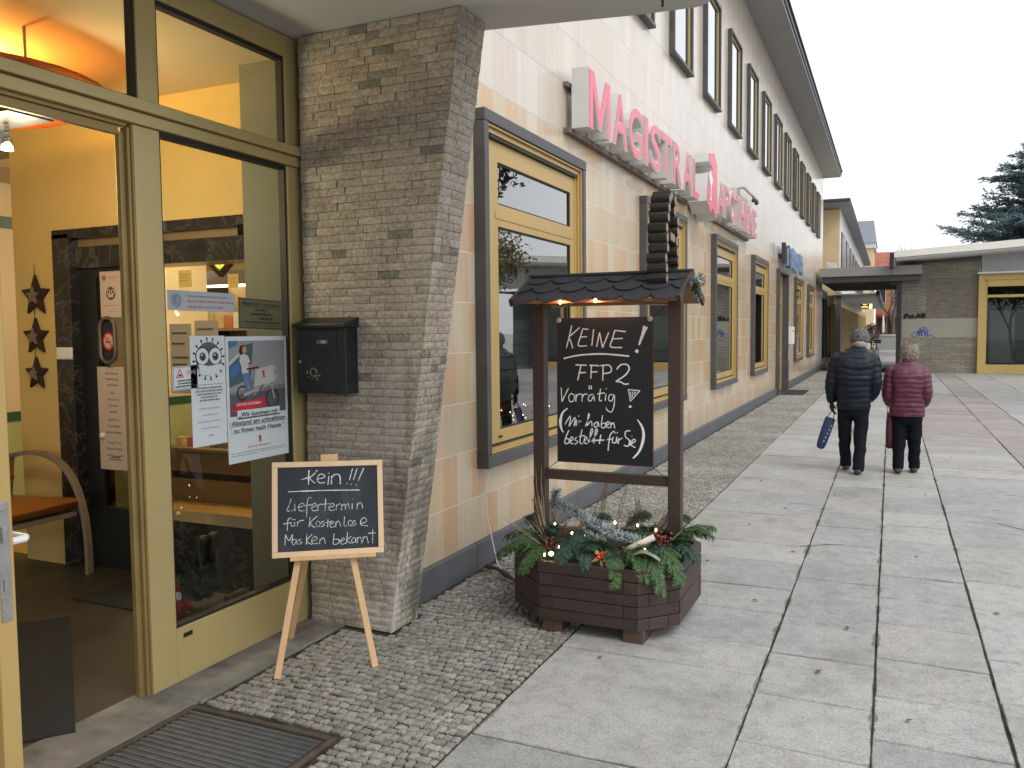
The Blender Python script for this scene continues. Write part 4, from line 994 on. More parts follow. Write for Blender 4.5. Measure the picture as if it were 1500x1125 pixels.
def far_street():
    T = thing('tower_house', 'tall cream house with a blue-grey hipped metal roof rising behind the eaves', 'building', (-3, 112, 0))
    m = MB(); m.box(-5.2, -2.1, 110, 118, 0, 11.4); m.build('wall', pm('cream_far_wall', (.60,.47,.26), .8, .06, .6, 0), T)
    m = MB(); vs = [(-5.6,109.5,12.0),(-1.75,109.5,12.0),(-1.75,118.5,12.0),(-5.6,118.5,12.0),(-5.2,110.3,14.7),(-2.1,110.3,14.7),(-2.1,117.5,14.7),(-5.2,117.5,14.7)]
    m.add(vs, [(0,3,2,1),(4,5,6,7),(0,1,5,4),(1,2,6,5),(2,3,7,6),(3,0,4,7)]); m.build('roof', pm('blue_grey_zinc', (.235,.26,.30), .5, .1, .8, 0), T)
    m = MB(); m.box(-5.5, -1.85, 109.7, 118.3, 11.4, 11.99); m.build('cornice', M['white_paint'], T)
    B = thing('brick_house', 'distant red brick house with tiled roof and red awning seen through the passage', 'building', (3, 126, 0))
    m = MB(); m.box(-1.9, 14, 120, 132, 0, 9.4); m.build('wall', pm('orange_brick', (.36,.19,.10), .85, .2, 1.6, .1), B)
    m = MB(); vs = [(-2.4,119.4,9.3),(14,119.4,9.3),(14,132,9.3),(-2.4,132,9.3),(-2.4,124,12),(14,124,12)]
    m.add(vs, [(0,1,5,4),(2,3,4,5),(0,4,3),(1,2,5),(0,3,2,1)]); m.build('roof', pm('red_tiles', (.32,.105,.07), .8, .3, 1.3, .2), B)
    m = MB(); m.box(-1.9, 8, 118.6, 120, 3.35, 3.6); m.build('awning', pm('red_awning', (.34,.05,.05), .7, .1, 1, 0), B)
    for i in range(5):
        m = MB(); m.box(-1.7+i*1.25, -.7+i*1.25, 119.9, 119.99, .4, 3.1); f = m.build('window', M['near_black'], B)
    for i in range(5):
        m = MB(); m.box(-1.5+i*1.7, -.7+i*1.7, 119.92, 119.99, 5.0, 7.0); f = m.build('window', pm('white_casement', (.5,.5,.5), .5, .1, 1, 0), B)
        m = MB(); m.box(-1.42+i*1.7, -.78+i*1.7, 119.90, 119.918, 5.08, 6.92); m.build('pane', M['near_black'], f)
    m = MB(); m.box(-1.15, 3.0, 75, 75.5, -.03, 1.12); o = m.build('low_wall', pm('pale_low_wall', (.40,.39,.37), .8, .1, 1, .1), None); tag(o, 'low pale stone wall across the far end of the passage', 'wall')
    m = MB(); m.box(-1.2, 3.05, 74.95, 75.55, 1.125, 1.22); attach_o = m.build('coping', M['white_paint'], o); 
    # closed parasol
    t = thing('parasol', 'folded white parasol standing in front of the dark shop windows', 'parasol', (-.8, 100, 0))
    m = MB(); m.loft([[(-.80 + r*math.cos(2*math.pi*k/10), 100 + r*math.sin(2*math.pi*k/10), z) for k in range(10)] for r, z in ((.06,1.15),(.15,1.4),(.13,2.2),(.07,3.0),(.02,3.2))]); m.build('canopy', M['white_paint'], t, True)
    m = MB(); m.tube([(-.8, 100, 0), (-.8, 100, 3.3)], .03, 6); m.build('pole', M['steel'], t)
    t = thing('shrub', 'rounded brown winter shrub at the corner of the golden shopfront', 'shrub', (-1.45, 74, 0))
    m = MB(); r = random.Random(2)
    for i in range(900):
        d = Vector((r.gauss(0,1), r.gauss(0,1), r.gauss(0,1))).normalized()*r.uniform(.5, 1); p = Vector((-1.45, 74, 1.35)) + Vector((d.x*.62, d.y*.6, d.z*.85)); e = Vector((r.uniform(-1,1), r.uniform(-1,1), r.uniform(-1,1)))*.09; g = e.orthogonal().normalized()*.035
        m.quad(p-e, p+g, p+e, p-g)
    m.build('twigs', pm('brown_twigs', (.075,.045,.03), .9, .4, 3, 0), t)
    m = MB(); m.tube([(-1.45, 74, 0), (-1.45, 74, .8)], .06, 6); m.build('stem', MATS['brown_twigs'], t)
far_street()
def branch_tree(name, label, base, h, spread, seed, mats, leaf=None, cat='tree', group=None, levels=4, thick=.16, fork=.38, leaf_n=5, leaf_s=.07):
    r = random.Random(seed); t = thing(name, label, cat, base, group); m = MB(); tips = []
    def grow(p, d, L, rad, lv):
        pts = [p]; dd = d.copy(); q = p.copy()
        for i in range(4):
            dd = (dd + Vector((r.uniform(-1,1), r.uniform(-1,1), r.uniform(-.3,.6)))*.14).normalized(); q = q + dd*L/4; pts.append(q.copy())
            if lv <= 1: tips.append(q.copy())
        m.tube(pts, [rad*(1-.12*i) for i in range(5)], 6 if lv > 1 else 4, cap=False)
        if lv == 0: tips.append(q); return
        for k in range(r.choice([2, 3, 3])):
            a = r.uniform(0, 6.28); sp = r.uniform(.35, .85)*spread
            n = (dd + (dd.orthogonal().normalized()*math.cos(a) + dd.cross(dd.orthogonal()).normalized()*math.sin(a))*sp).normalized()
            grow(pts[-1] if k < 2 else pts[2], n, L*r.uniform(.62, .85), rad*.58, lv-1)
    b = Vector(base); grow(b, Vector((0, 0, 1)), h*fork, thick, levels)
    m.build('trunk', mats, t, True)
    if leaf:
        m = MB()
        for p in tips:
            for k in range(leaf_n):
                q = p + Vector((r.gauss(0,.25), r.gauss(0,.25), r.gauss(0,.22))); e = Vector((r.uniform(-1,1), r.uniform(-1,1), r.uniform(-1,1))).normalized()*leaf_s; g = e.orthogonal().normalized()*leaf_s*.6; m.quad(q-e, q+g, q+e, q-g)
        m.build('crown', leaf, t)
    return t
bark = pm('grey_bark', (.10,.085,.07), .9, .3, 6, .4, 30)
branch_tree('bare_tree', 'leafless forked tree at the far end of the passage', (.0, 78, 0), 10, .75, 5, bark, levels=5, thick=.26, fork=.30)
autumn = NT('autumn_leaf'); rr_ = autumn.n('ShaderNodeNewGeometry').outputs['Random Per Island']
autumn.bsdf(autumn.ramp(rr_, [(0, (.05,.06,.015)), (.4, (.09,.07,.02)), (.7, (.22,.13,.02)), (1, (.30,.20,.04))]), .7)
evergreen = NT('evergreen_leaf'); rr_ = evergreen.n('ShaderNodeNewGeometry').outputs['Random Per Island']
evergreen.bsdf(evergreen.ramp(rr_, [(0, (.012,.02,.010)), (1, (.035,.05,.022))]), .7)
branch_tree('autumn_tree', 'tree with sparse yellow autumn leaves, mirrored in the nearest shop window', (5.7, 21, 0), 5.2, .55, 12, bark, autumn.m, levels=5, thick=.11, fork=.3, leaf_n=4, leaf_s=.07)
branch_tree('dark_tree', 'dark leafy tree mirrored in the left part of the nearest shop window', (7.7, 25, 0), 9, .55, 31, bark, evergreen.m, levels=5, thick=.22, fork=.28, leaf_n=7, leaf_s=.12)
def conifer():
    r = random.Random(9); B = Vector((9.6, 60, 0)); H = 17.0
    t = thing('conifer', 'large blue-green conifer with feathery layered branches rising behind the pavilion', 'tree', B)
    tr = MB(); tr.tube([B, B+Vector((0,0,H*.5)), B+Vector((0,0,H))], [.35, .22, .03], 8); fo = MB()
    z = 5.2
    while z < H - .2:
        f = (z-3)/(H-3); Lmax = max(.35, 6.1 - (z-7.0)*.64); nb = 13 if f < .75 else 8
        for k in range(nb):
            a = 2*math.pi*(k + r.uniform(-.45, .45))/nb + z*2.4; L = Lmax*r.choice((.62, .8, .9, 1.0, 1.08)); up = r.uniform(.12, .40)
            d = Vector((math.cos(a), math.sin(a), 0)); p0 = B + Vector((0, 0, z + r.uniform(-.3, .3)))
            path = lambda u: p0 + d*L*u + Vector((0, 0, L*(up*u - .30*u*u + .14*u**4)))
            tr.tube([path(i/7) for i in range(8)], [.06*(1-i/8.5) for i in range(8)], 4, cap=False)
            hidden = d.y > .55
            n = int((L*14 + 9)*(.45 if hidden else 1))
            for i in range(n):
                u = .12 + .88*(i + r.random())/n; c = path(u); sd = d.cross(Vector((0,0,1)))*r.choice((-1, 1)); w = (1.18-u)*L*.20 + .22
                e = (d*r.uniform(.35, 1) + sd*r.uniform(.2, 1.0) + Vector((0, 0, r.uniform(-.35, .45)))).normalized(); ln = w*r.uniform(.6, 1.25)
                nq = max(3, int(ln/.13))
                for q in range(nq):
                    b = c + e*ln*q/nq
                    for s2 in (-1, 1):
                        nd = (e + e.cross(Vector((r.uniform(-.7,.7), r.uniform(-.7,.7), 1))).normalized()*s2*.7 + Vector((0,0,r.uniform(-.25,.45)))).normalized()*(.16 + .22*r.random())
                        g = nd.cross(Vector((r.uniform(-.6,.6), r.uniform(-.6,.6), 1))).normalized()*.055; fo.quad(b-g*.4, b+nd*.5-g, b+nd, b+nd*.5+g)
        z += .46
    tr.build('trunk', bark, t)
    nd = NT('blue_needles'); rnd = nd.n('ShaderNodeNewGeometry').outputs['Random Per Island']
    c = nd.ramp(rnd, [(0, (.10,.155,.165)), (.5, (.17,.24,.255)), (1, (.29,.37,.385))]); pb = nd.bsdf(c, .6, 0, .3); tl = nd.n('ShaderNodeBsdfTranslucent'); nd.l(c, tl.inputs[0]); mm_ = nd.n('ShaderNodeMixShader'); mm_.inputs[0].default_value = .4; nd.l(pb.outputs[0], mm_.inputs[1]); nd.l(tl.outputs[0], mm_.inputs[2]); nd.l(mm_.outputs[0], nd.out.inputs[0])
    fo.build('crown', nd.m, t)
conifer()
def bicycle():
    t = thing('bicycle', 'dark bicycle parked beside the golden shopfront in the passage', 'bicycle', (-.95, 50, 0))
    bk = M['black']; c = Vector((-.86, 52, 0)); ax = Vector((.25, .97, 0)).normalized()
    for s_, nm in ((-.52, 'wheel'), (.52, 'wheel')):
        o = c + ax*s_ + Vector((0,0,.34)); m = MB(); m.tube([o + ax*.32*math.cos(2*math.pi*k/24) + Vector((0,0,.32*math.sin(2*math.pi*k/24))) for k in range(25)], .02, 6, cap=False)
        for k in range(12): m.tube([o, o + ax*.31*math.cos(2*math.pi*k/12) + Vector((0,0,.31*math.sin(2*math.pi*k/12)))], .003, 3)
        m.build(nm, bk, t)
    def P(u, z): return c + ax*u + Vector((0,0,z))
    m = MB()
    for a, b in ((P(-.52,.34), P(-.18,.75)), (P(-.18,.75), P(-.02,.30)), (P(-.02,.30), P(.40,.78)), (P(-.18,.72), P(.40,.80)), (P(-.52,.34), P(-.02,.30)), (P(.52,.34), P(.38,.95))): m.tube([a, b], .017, 6)
    m.build('frame', bk, t)
    m = MB(); sd = Vector((ax.y, -ax.x, 0)); m.tube([P(.36,1.0)+sd*.28, P(.38,.98), P(.36,1.0)-sd*.28], .014, 6); m.build('handlebar', M['steel'], t)
    m = MB(); m.sphere(P(-.2,.82), .10, .13, .035); m.build('saddle', bk, t, True)
    m = MB(); mm = P(.58,.98); m.box(mm.x-.2, mm.x+.2, mm.y-.14, mm.y+.14, .86, 1.08); m.build('basket', bk, t, bevel=.02)
bicycle()
# ================================================================== signs on the facade
sign_white = pm('sign_white_metal', (.62,.63,.62), .45, .05, 3, .02)
sign_red = pm('sign_red_acrylic', (.78,.135,.19), .28, .10, 1.2, 0)
def shop_sign():
    t = thing('shop_sign', 'row of pinkish red channel letters with a gothic A emblem on the facade', 'sign', (-2.6, 12, 3.8))
    m = MB(); m.box(WX+.002, -2.66, 7.15, 12.05, 3.49, 3.535); m.box(WX+.002, -2.66, 13.2, 17.5, 3.49, 3.535); m.box(WX+.002, -2.675, 7.15, 12.0, 3.9, 3.94); m.box(WX+.002, -2.675, 13.3, 17.4, 3.9, 3.94)
    m.build('rail', pm('rusty_rail', (.16,.13,.11), .7, .3, 6, .1), t)
    x0, xf = -2.655, -2.495
    def letter(ch, ya, yb, za=3.53, zb=4.06):
        if ch == 'M':
            o_ = [(0,0),(.20,0),(.20,.62),(.43,.06),(.57,.06),(.80,.62),(.80,0),(1,0),(1,1),(.74,1),(.5,.42),(.26,1),(0,1)]
            m = MB(); m.prism([(ya+u*(yb-ya), za+v*(zb-za)) for u, v in o_], lambda u, v, d: (d, u, v), x0, xf); L = m.build('letter', sign_white, t)
            i_ = [(.02,.02),(.18,.02),(.18,.70),(.445,.085),(.555,.085),(.82,.70),(.82,.02),(.98,.02),(.98,.98),(.755,.98),(.5,.37),(.245,.98),(.02,.98)]
            m = MB(); m.poly([(xf+.004, ya+u*(yb-ya), za+v*(zb-za)) for u, v in i_]); m.build('letter_face', sign_red, L); return
        cu = bpy.data.curves.new('t', 'FONT'); cu.body = ch; cu.size = 1; cu.extrude = .5; cu.resolution_u = 5; cu.offset = .030
        o = bpy.data.objects.new('t', cu); COL.objects.link(o); ev = o.evaluated_get(bpy.context.evaluated_depsgraph_get()); me = ev.to_mesh()
        vs = [v.co.copy() for v in me.vertices]; fs = [tuple(p.vertices) for p in me.polygons]; ev.to_mesh_clear(); bpy.data.objects.remove(o); bpy.data.curves.remove(cu)
        a, b = min(v.x for v in vs), max(v.x for v in vs); c, d = min(v.y for v in vs), max(v.y for v in vs)
        mp = lambda v: (x0 + (v.z+.5)*(xf-x0), ya + (v.x-a)/(b-a)*(yb-ya), za + (v.y-c)/(d-c)*(zb-za))
        m = MB(); m.add([mp(v) for v in vs], fs); L = m.build('letter', sign_white, t)
        vs2, fs2 = text2d(ch, 'LEFT', 0, .012)
        m = MB(); a2, b2 = min(v.x for v in vs2), max(v.x for v in vs2); c2, d2 = min(v.y for v in vs2), max(v.y for v in vs2); g = .012
        m.add([(xf+.004, ya + g + (v.x-a2)/(b2-a2)*(yb-ya-2*g), za + g + (v.y-c2)/(d2-c2)*(zb-za-2*g)) for v in vs2], fs2); m.build('letter_face', sign_red, L)
    for ch, a, b in (('M',7.20,7.84), ('A',7.90,8.42), ('G',8.46,8.97), ('I',9.05,9.22), ('S',9.31,9.78), ('T',9.80,10.30), ('R',10.38,10.86), ('A',10.92,11.46), ('L',11.53,11.93),
                     ('A',13.32,13.86), ('P',13.90,14.34), ('O',14.40,14.92), ('T',14.97,15.42), ('H',15.48,15.96), ('E',16.04,16.44), ('K',16.50,16.98), ('E',17.04,17.46)): letter(ch, a, b)
    ya, yb, za, zb = 12.10, 12.95, 3.34, 4.32
    o_ = [(0,.21),(.31,.06),(.5,.155),(.81,0),(.975,.21),(.9,.43),(.89,.85),(.67,1),(.21,.93),(.17,.80),(.42,.76),(.46,.70),(.15,.62),(.06,.42)]
    m = MB(); m.prism([(ya+u*(yb-ya), za+v*(zb-za)) for u, v in o_][::-1], lambda u, v, d: (d, u, v), WX+.03, xf+.07); e = m.build('emblem', sign_white, t)
    m = MB(); m.poly([(xf+.075, ya+(.5+(u-.5)*.985)*(yb-ya), za+(.5+(v-.5)*.985)*(zb-za)) for u, v in o_]); m.build('emblem_face', sign_red, e)
    s_ = [(.14,.60),(.30,.70),(.36,.62),(.50,.57),(.42,.50),(.36,.45),(.34,.30),(.40,.25),(.22,.25),(.28,.31),(.28,.46),(.18,.52)]
    m = MB(); m.poly([(xf+.079, ya+u*(yb-ya), za+v*(zb-za)) for u, v in s_]); m.build('chalice', M['white_plastic'], e)
shop_sign()
def bracket():
    t = thing('wall_bracket', 'small grey steel bracket with two fixings on the wall above the sign', 'bracket', (-2.65, 17, 4.4))
    m = MB(); m.box(WX, WX+.03, 16.5, 16.56, 4.1, 4.42); m.box(WX+.09, WX+.13, 16.5, 18.4, 4.40, 4.43); m.box(WX+.03, WX+.09, 16.5, 16.55, 4.39, 4.43); m.build('frame', M['steel'], t)
    for y in (17.8, 18.2):
        m = MB(); m.sphere((WX+.11, y, 4.35), .045); m.build('lamp_head', M['fascia'], t, True)
bracket()
def blue_sign():
    t = thing('letter_sign', 'short row of blue and dark channel letters on the wall over the far doorway', 'sign', (-2.6, 25.5, 3.7))
    bl = pm('blue_acrylic', (.20,.31,.46), .35, .2, 2, 0); dk = M['fascia']; rnd = random.Random(14); y = 22.9
    vs_all = 'LJILIILJTI'
    for ch in vs_all:
        w = rnd.uniform(.34,.5); vs, fs = text2d(ch)
        a, b = min(v.x for v in vs), max(v.x for v in vs); c, d = min(v.y for v in vs), max(v.y for v in vs); z0 = 3.44 + rnd.uniform(-.06,.03)
        m = MB(); 
        for strokes in (((0,0),(0,1)), ((0,0),(1,0)) if rnd.random() < .5 else ((1,0),(1,.9)), ((0,.5),(1,.55))):
            (u0, v0), (u1, v1) = strokes; m.bar((-2.585, y+u0*w*.75, z0+v0*.52), (-2.585, y+u1*w*.75, z0+v1*.52), .11, .10, (1,0,0))
        m.build('letter', bl if rnd.random() < .7 else dk, t); y += w + .1
    m = MB(); m.box(WX, -2.66, 22.8, y, 3.62, 3.68); m.build('rail', dk, t)
blue_sign()
t = thing('letter_box', 'small white box mounted on the wall beside the far doorway', 'letter box', (-2.68, 25.4, 1.4))
m = MB(); m.box(WX, -2.58, 25.15, 25.75, 1.28, 1.78); m.build('box', M['white_plastic'], t, bevel=.01)
m = MB(); m.box(-2.58, -2.575, 25.25, 25.65, 1.64, 1.67); m.build('slot', M['black'], t)
m = MB(); m.box(-2.66, -2.05, 22.7, 24.6, -.01, .012); o = m.build('door_mat', M['mat']); tag(o, 'flat grey doormat on the setts before the far doorway', 'doormat')

# ================================================================== mailbox on the stone pier
def mailbox():
    bk = pm('mailbox_black', (.012,.014,.017), .38, .2, 6, .05, 200); brass = pm('tarnished_brass', (.22,.20,.15), .4, .15, 20, 0, metal=.7)
    Y0 = 3.93; yf = 3.815; x0, x1, z0, z1 = -3.075, -2.74, 1.365, 1.735
    t = thing('mailbox', 'black metal mailbox with posthorn emblem fixed to the stone pier', 'mailbox', (-2.91, 3.87, 1.36))
    m = MB(); m.box(x0, x1, yf, Y0, z0, z1); m.build('body', bk, t, bevel=.004)
    m = MB(); m.box(x0+.012, x1-.06, yf-.005, yf, z0+.012, z1-.012); m.build('door', bk, t, bevel=.002)
    m = MB(); vs = [(x0-.012, yf-.03, z1), (x1+.012, yf-.03, z1), (x1+.012, Y0, z1), (x0-.012, Y0, z1), (x0-.012, yf-.03, z1+.022), (x1+.012, yf-.03, z1+.022), (x1+.012, Y0, z1+.06), (x0-.012, Y0, z1+.06)]
    m.add(vs, [(0,3,2,1),(4,5,6,7),(0,1,5,4),(1,2,6,5),(2,3,7,6),(3,0,4,7)]); m.build('lid', bk, t, bevel=.004)
    y = yf - .007
    m = MB(); m.box(-2.93, -2.857, y-.002, y+.002, 1.645, 1.668); p = m.build('name_plate', brass, t)
    m = MB()
    for k in range(4): m.ribbon([(-2.898+.008*k, y-.003, 1.650), (-2.893+.008*k, y-.003, 1.664)], .004, (0,-1,0))
    m.build('name', M['white_plastic'], p)
    m = MB(); m.tube([(-3.045, yf, 1.545), (-3.045, yf-.014, 1.545)], .009, 10); m.build('lock', M['steel'], t)
    m = MB(); cx, cz = -2.957, 1.487
    m.tube([(cx + .021*math.cos(2*math.pi*k/18), y, cz + .021*math.sin(2*math.pi*k/18)) for k in range(19)], .0045, 6, cap=False)
    m.tube([(cx-.042, y, cz-.032), (cx-.025, y, cz-.022), (cx+.047, y, cz-.020)], [.006,.004,.004], 6)
    m.tube([(cx-.022, y, cz-.048), (cx, y, cz-.026), (cx+.02, y, cz-.03), (cx+.03, y, cz-.048)], .004, 6); m.tube([(cx-.042, y, cz+.008), (cx-.041, y, cz-.014)], .007, 6)
    m.build('posthorn', brass, t, True)
mailbox()

# ================================================================== chalkboards
chalk = NT('chalk'); n_ = chalk.noise(160, 3); cm = chalk.ramp(n_, [(.36, (.30,.31,.32)), (.55, (.80,.80,.79))]); chalk.bsdf(cm, .9, 0, .1)
chalkpen = pm('chalk_marker', (.82,.82,.82), .7, .06, 40, 0)
slate = NT('slate_board'); a_ = slate.noise(3.5, 6, None, .7); b_ = slate.noise(1, 4, slate.scaled((9, 9, 3)), .6)
cs = slate.mix(.5, slate.ramp(a_, [(.3, (.010,.016,.026)), (.7, (.024,.032,.044))]), slate.ramp(b_, [(.45, (.010,.015,.024)), (.62, (.035,.044,.056)), (.8, (.085,.095,.108))])); slate.bsdf(cs, .62, 0, .4)
pine = pm('pale_pine', (.60,.38,.19), .5, .10, 2.5, .06, 60, stretch=(9,9,1.2))
KEIN = [ # easel board: strokes in board units, (width, points)
 (11,[(410,178),(405,240),(404,316)]),(9,[(490,178),(432,238),(335,268)]),(9,[(412,250),(440,285),(466,305)]),(8,[(490,268),(560,250),(545,222),(510,225),(490,270),(512,305),(565,300)]),(9,[(602,240),(592,322)]),(8,[(600,210),(602,217)]),
 (9,[(630,235),(625,322)]),(9,[(628,262),(665,226),(708,240),(713,322)]),(8,[(837,172),(803,287)]),(8,[(882,172),(843,284)]),(8,[(948,174),(890,296)]),(6,[(776,317),(784,319)]),(6,[(818,324),(826,326)]),(7,[(868,334),(877,337)]),(9,[(208,384),(520,379),(903,382)]),
 (5,[(236,452),(215,520),(195,570),(240,568),(278,556)]),(5,[(270,505),(272,577)]),(5,[(270,478),(273,483)]),(5,[(298,542),(360,520),(340,498),(305,528),(318,572),(368,568)]),(5,[(432,449),(402,450),(388,510),(382,636)]),(5,[(365,524),(440,512)]),
 (5,[(428,545),(478,522),(457,500),(430,540),(448,575),(486,568)]),(5,[(490,513),(493,576)]),(5,[(491,535),(515,512),(548,514)]),(5,[(569,458),(562,577)]),(5,[(528,514),(612,507)]),(5,[(592,546),(650,530),(635,504),(602,535),(610,572),(662,567)]),(5,[(672,514),(672,572)]),(5,[(672,536),(700,512),(716,514)]),
 (5,[(727,514),(722,572)]),(5,[(725,538),(752,511),(762,540),(760,570)]),(5,[(762,540),(790,510),(800,564)]),(5,[(830,510),(828,566)]),(5,[(831,465),(834,470)]),(5,[(880,504),(876,563)]),(5,[(878,530),(912,500),(928,525),(932,560)]),
 (6,[(236,640),(208,652),(200,700),(196,764)]),(6,[(160,697),(232,688)]),(5,[(234,680),(236,718),(266,716)]),(5,[(266,680),(270,722)]),(5,[(236,658),(276,655)]),(5,[(297,676),(291,724)]),(5,[(294,698),(318,670),(356,664)]),
 (6,[(417,632),(405,730)]),(6,[(486,625),(418,692),(462,737)]),(5,[(490,672),(473,695),(485,728),(508,718),(512,688),(490,672)]),(5,[(552,672),(525,688),(556,710),(522,730)]),(5,[(590,655),(585,732)]),(5,[(560,690),(622,678)]),(5,[(610,706),(645,690),(630,674),(607,705),(620,734),(656,724)]),
 (5,[(668,680),(665,732)]),(5,[(667,700),(695,675),(716,728)]),(5,[(752,634),(748,720),(778,717)]),(5,[(805,668),(788,690),(800,722),(825,712),(828,680),(805,668)]),(5,[(862,668),(838,682),(868,704),(830,722)]),(6,[(912,700),(970,682),(955,645),(918,665),(916,712),(985,722)]),
 (5,[(174,905),(180,800)]),(5,[(180,800),(214,862),(246,800),(240,892)]),(5,[(285,852),(255,850),(240,880),(262,899),(285,862),(290,896)]),(5,[(330,845),(303,857),(337,880),(300,897)]),(6,[(382,794),(378,898)]),(6,[(436,800),(382,860),(430,898)]),(5,[(430,866),(480,845),(463,820),(430,852),(442,890),(492,884)]),(5,[(512,840),(506,892)]),(5,[(508,862),(545,834),(562,892)]),
 (6,[(650,792),(640,890),(688,886),(698,852),(646,848)]),(5,[(712,870),(750,850),(735,834),(712,866),(725,896),(762,885)]),(5,[(782,782),(766,888)]),(5,[(818,818),(775,862),(818,886)]),(5,[(850,830),(822,852),(832,882),(856,868),(860,830),(866,882)]),(5,[(882,828),(876,886)]),(5,[(879,848),(908,826),(922,886)]),(5,[(936,825),(931,882)]),(5,[(933,845),(965,820),(988,884)]),(6,[(1032,758),(1030,886)]),(6,[(988,792),(1062,788)])]
KEINE = [
 (8,[(187,80),(167,160),(145,235)]),(8,[(247,95),(163,163)]),(8,[(163,163),(180,195),(193,240)]),(8,[(270,104),(250,165),(236,221),(300,222)]),(7,[(268,105),(312,108)]),(7,[(252,161),(300,160)]),(8,[(350,108),(335,222)]),(8,[(370,230),(393,130)]),(8,[(393,130),(414,237)]),(8,[(414,237),(460,130)]),
 (9,[(503,117),(486,175),(473,230),(555,236)]),(9,[(500,116),(582,126)]),(8,[(488,176),(560,172)]),((34,10),[(722,90),(700,150),(674,220)]),(22,[(655,272),(664,252)]),(11,[(123,310),(240,288),(400,280),(520,288),(605,297)]),
 (9,[(255,353),(228,462)]),(9,[(212,355),(295,358)]),(9,[(243,411),(290,408)]),(9,[(331,361),(326,452)]),(9,[(316,358),(388,362)]),(9,[(329,407),(375,403)]),(9,[(417,364),(413,467)]),(9,[(398,362),(455,358),(476,380),(468,408),(415,418)]),
 (10,[(515,388),(545,357),(588,356),(605,385),(575,430),(508,473)]),(10,[(508,473),(540,476),(570,492),(600,490)]),
 (7,[(103,512),(107,612)]),(7,[(107,612),(152,528),(160,520)]),(7,[(180,553),(160,575),(168,610),(195,606),(203,572),(180,553)]),(7,[(216,558),(213,612)]),(7,[(214,585),(232,560),(258,563)]),(7,[(262,560),(258,612)]),(7,[(260,585),(278,560),(302,562)]),(7,[(347,562),(318,568),(305,598),(325,608),(346,575),(352,608)]),
 (8,[(314,500),(314,527)]),(8,[(328,500),(328,527)]),(8,[(397,522),(387,585),(392,608),(405,604)]),(7,[(372,560),(428,552)]),(7,[(436,560),(430,608)]),(7,[(438,520),(438,526)]),(7,[(490,566),(462,568),(455,602),(478,608),(496,566),(494,640),(475,686),(446,676),(434,655)]),
 (6,[(596,530),(680,540)]),(6,[(678,540),(612,612)]),(6,[(612,612),(597,530)]),(5,[(612,545),(618,590)]),(5,[(625,545),(628,585)]),(5,[(638,545),(640,570)]),(5,[(650,546),(648,560)]),(14,[(600,652),(618,648)]),
 ((8,22,8),[(150,658),(112,690),(95,745),(100,795),(116,827)]),(7,[(128,772),(170,712),(160,786)]),(7,[(160,786),(205,722),(196,784)]),(7,[(196,784),(218,740),(212,782)]),(10,[(230,712),(236,714)]),(7,[(236,748),(230,784),(238,752),(252,750)]),
 (7,[(282,786),(312,712),(305,702),(294,782)]),(7,[(294,782),(326,750),(332,786)]),(7,[(374,755),(350,766),(350,790),(368,788),(376,756),(384,790)]),(7,[(410,710),(400,790),(424,795),(432,765),(405,770)]),(7,[(438,782),(462,765),(446,755),(436,788),(462,798)]),(7,[(472,760),(468,800)]),(7,[(469,782),(488,763),(498,802)]),
 (8,[(158,812),(135,860),(126,900),(150,905),(160,878),(133,868)]),(7,[(170,892),(190,872),(176,860),(165,898),(192,908)]),(7,[(216,860),(205,880),(226,895),(200,912)]),(8,[(257,808),(240,895),(260,908)]),(7,[(232,858),(278,850)]),(7,[(275,887),(295,870),(281,860),(271,900),(297,908)]),(8,[(300,895),(336,822),(326,808),(308,900)]),(8,[(330,895),(370,826),(360,808),(344,908)]),(8,[(396,846),(384,912)]),(9,[(352,886),(420,884)]),
 (8,[(495,820),(466,845),(455,900),(448,960)]),(7,[(440,882),(482,876)]),(7,[(487,862),(480,900),(503,902),(512,862)]),(7,[(512,862),(514,908)]),(8,[(500,828),(499,838)]),(8,[(516,828),(515,838)]),(7,[(527,870),(522,912)]),(7,[(525,888),(552,870)]),
 (8,[(608,820),(576,826),(574,862),(602,890),(592,928),(562,922)]),(7,[(613,886),(605,928)]),(7,[(618,856),(622,860)]),(7,[(620,912),(645,892),(631,880),(615,920),(646,940)]),((8,20,10),[(660,742),(695,800),(702,872),(675,960),(628,1016)])]
def bilin(quad):
    """crop pixel -> (u, v) on the board by inverting the corner quad"""
    (x0, y0), (x1, y1), (x2, y2), (x3, y3) = quad          # TL TR BR BL
    def f(x, y):
        u = v = .5
        for _ in range(12):
            px = (1-v)*((1-u)*x0+u*x1) + v*((1-u)*x3+u*x2); py = (1-v)*((1-u)*y0+u*y1) + v*((1-u)*y3+u*y2)
            dxu = (1-v)*(x1-x0)+v*(x2-x3); dyu = (1-v)*(y1-y0)+v*(y2-y3); dxv = (1-u)*(x3-x0)+u*(x2-x1); dyv = (1-u)*(y3-y0)+u*(y2-y1)
            D = dxu*dyv - dxv*dyu; ex, ey = x-px, y-py; u += (ex*dyv - ey*dxv)/D; v += (ey*dxu - ex*dyu)/D
        return u, v
    return f
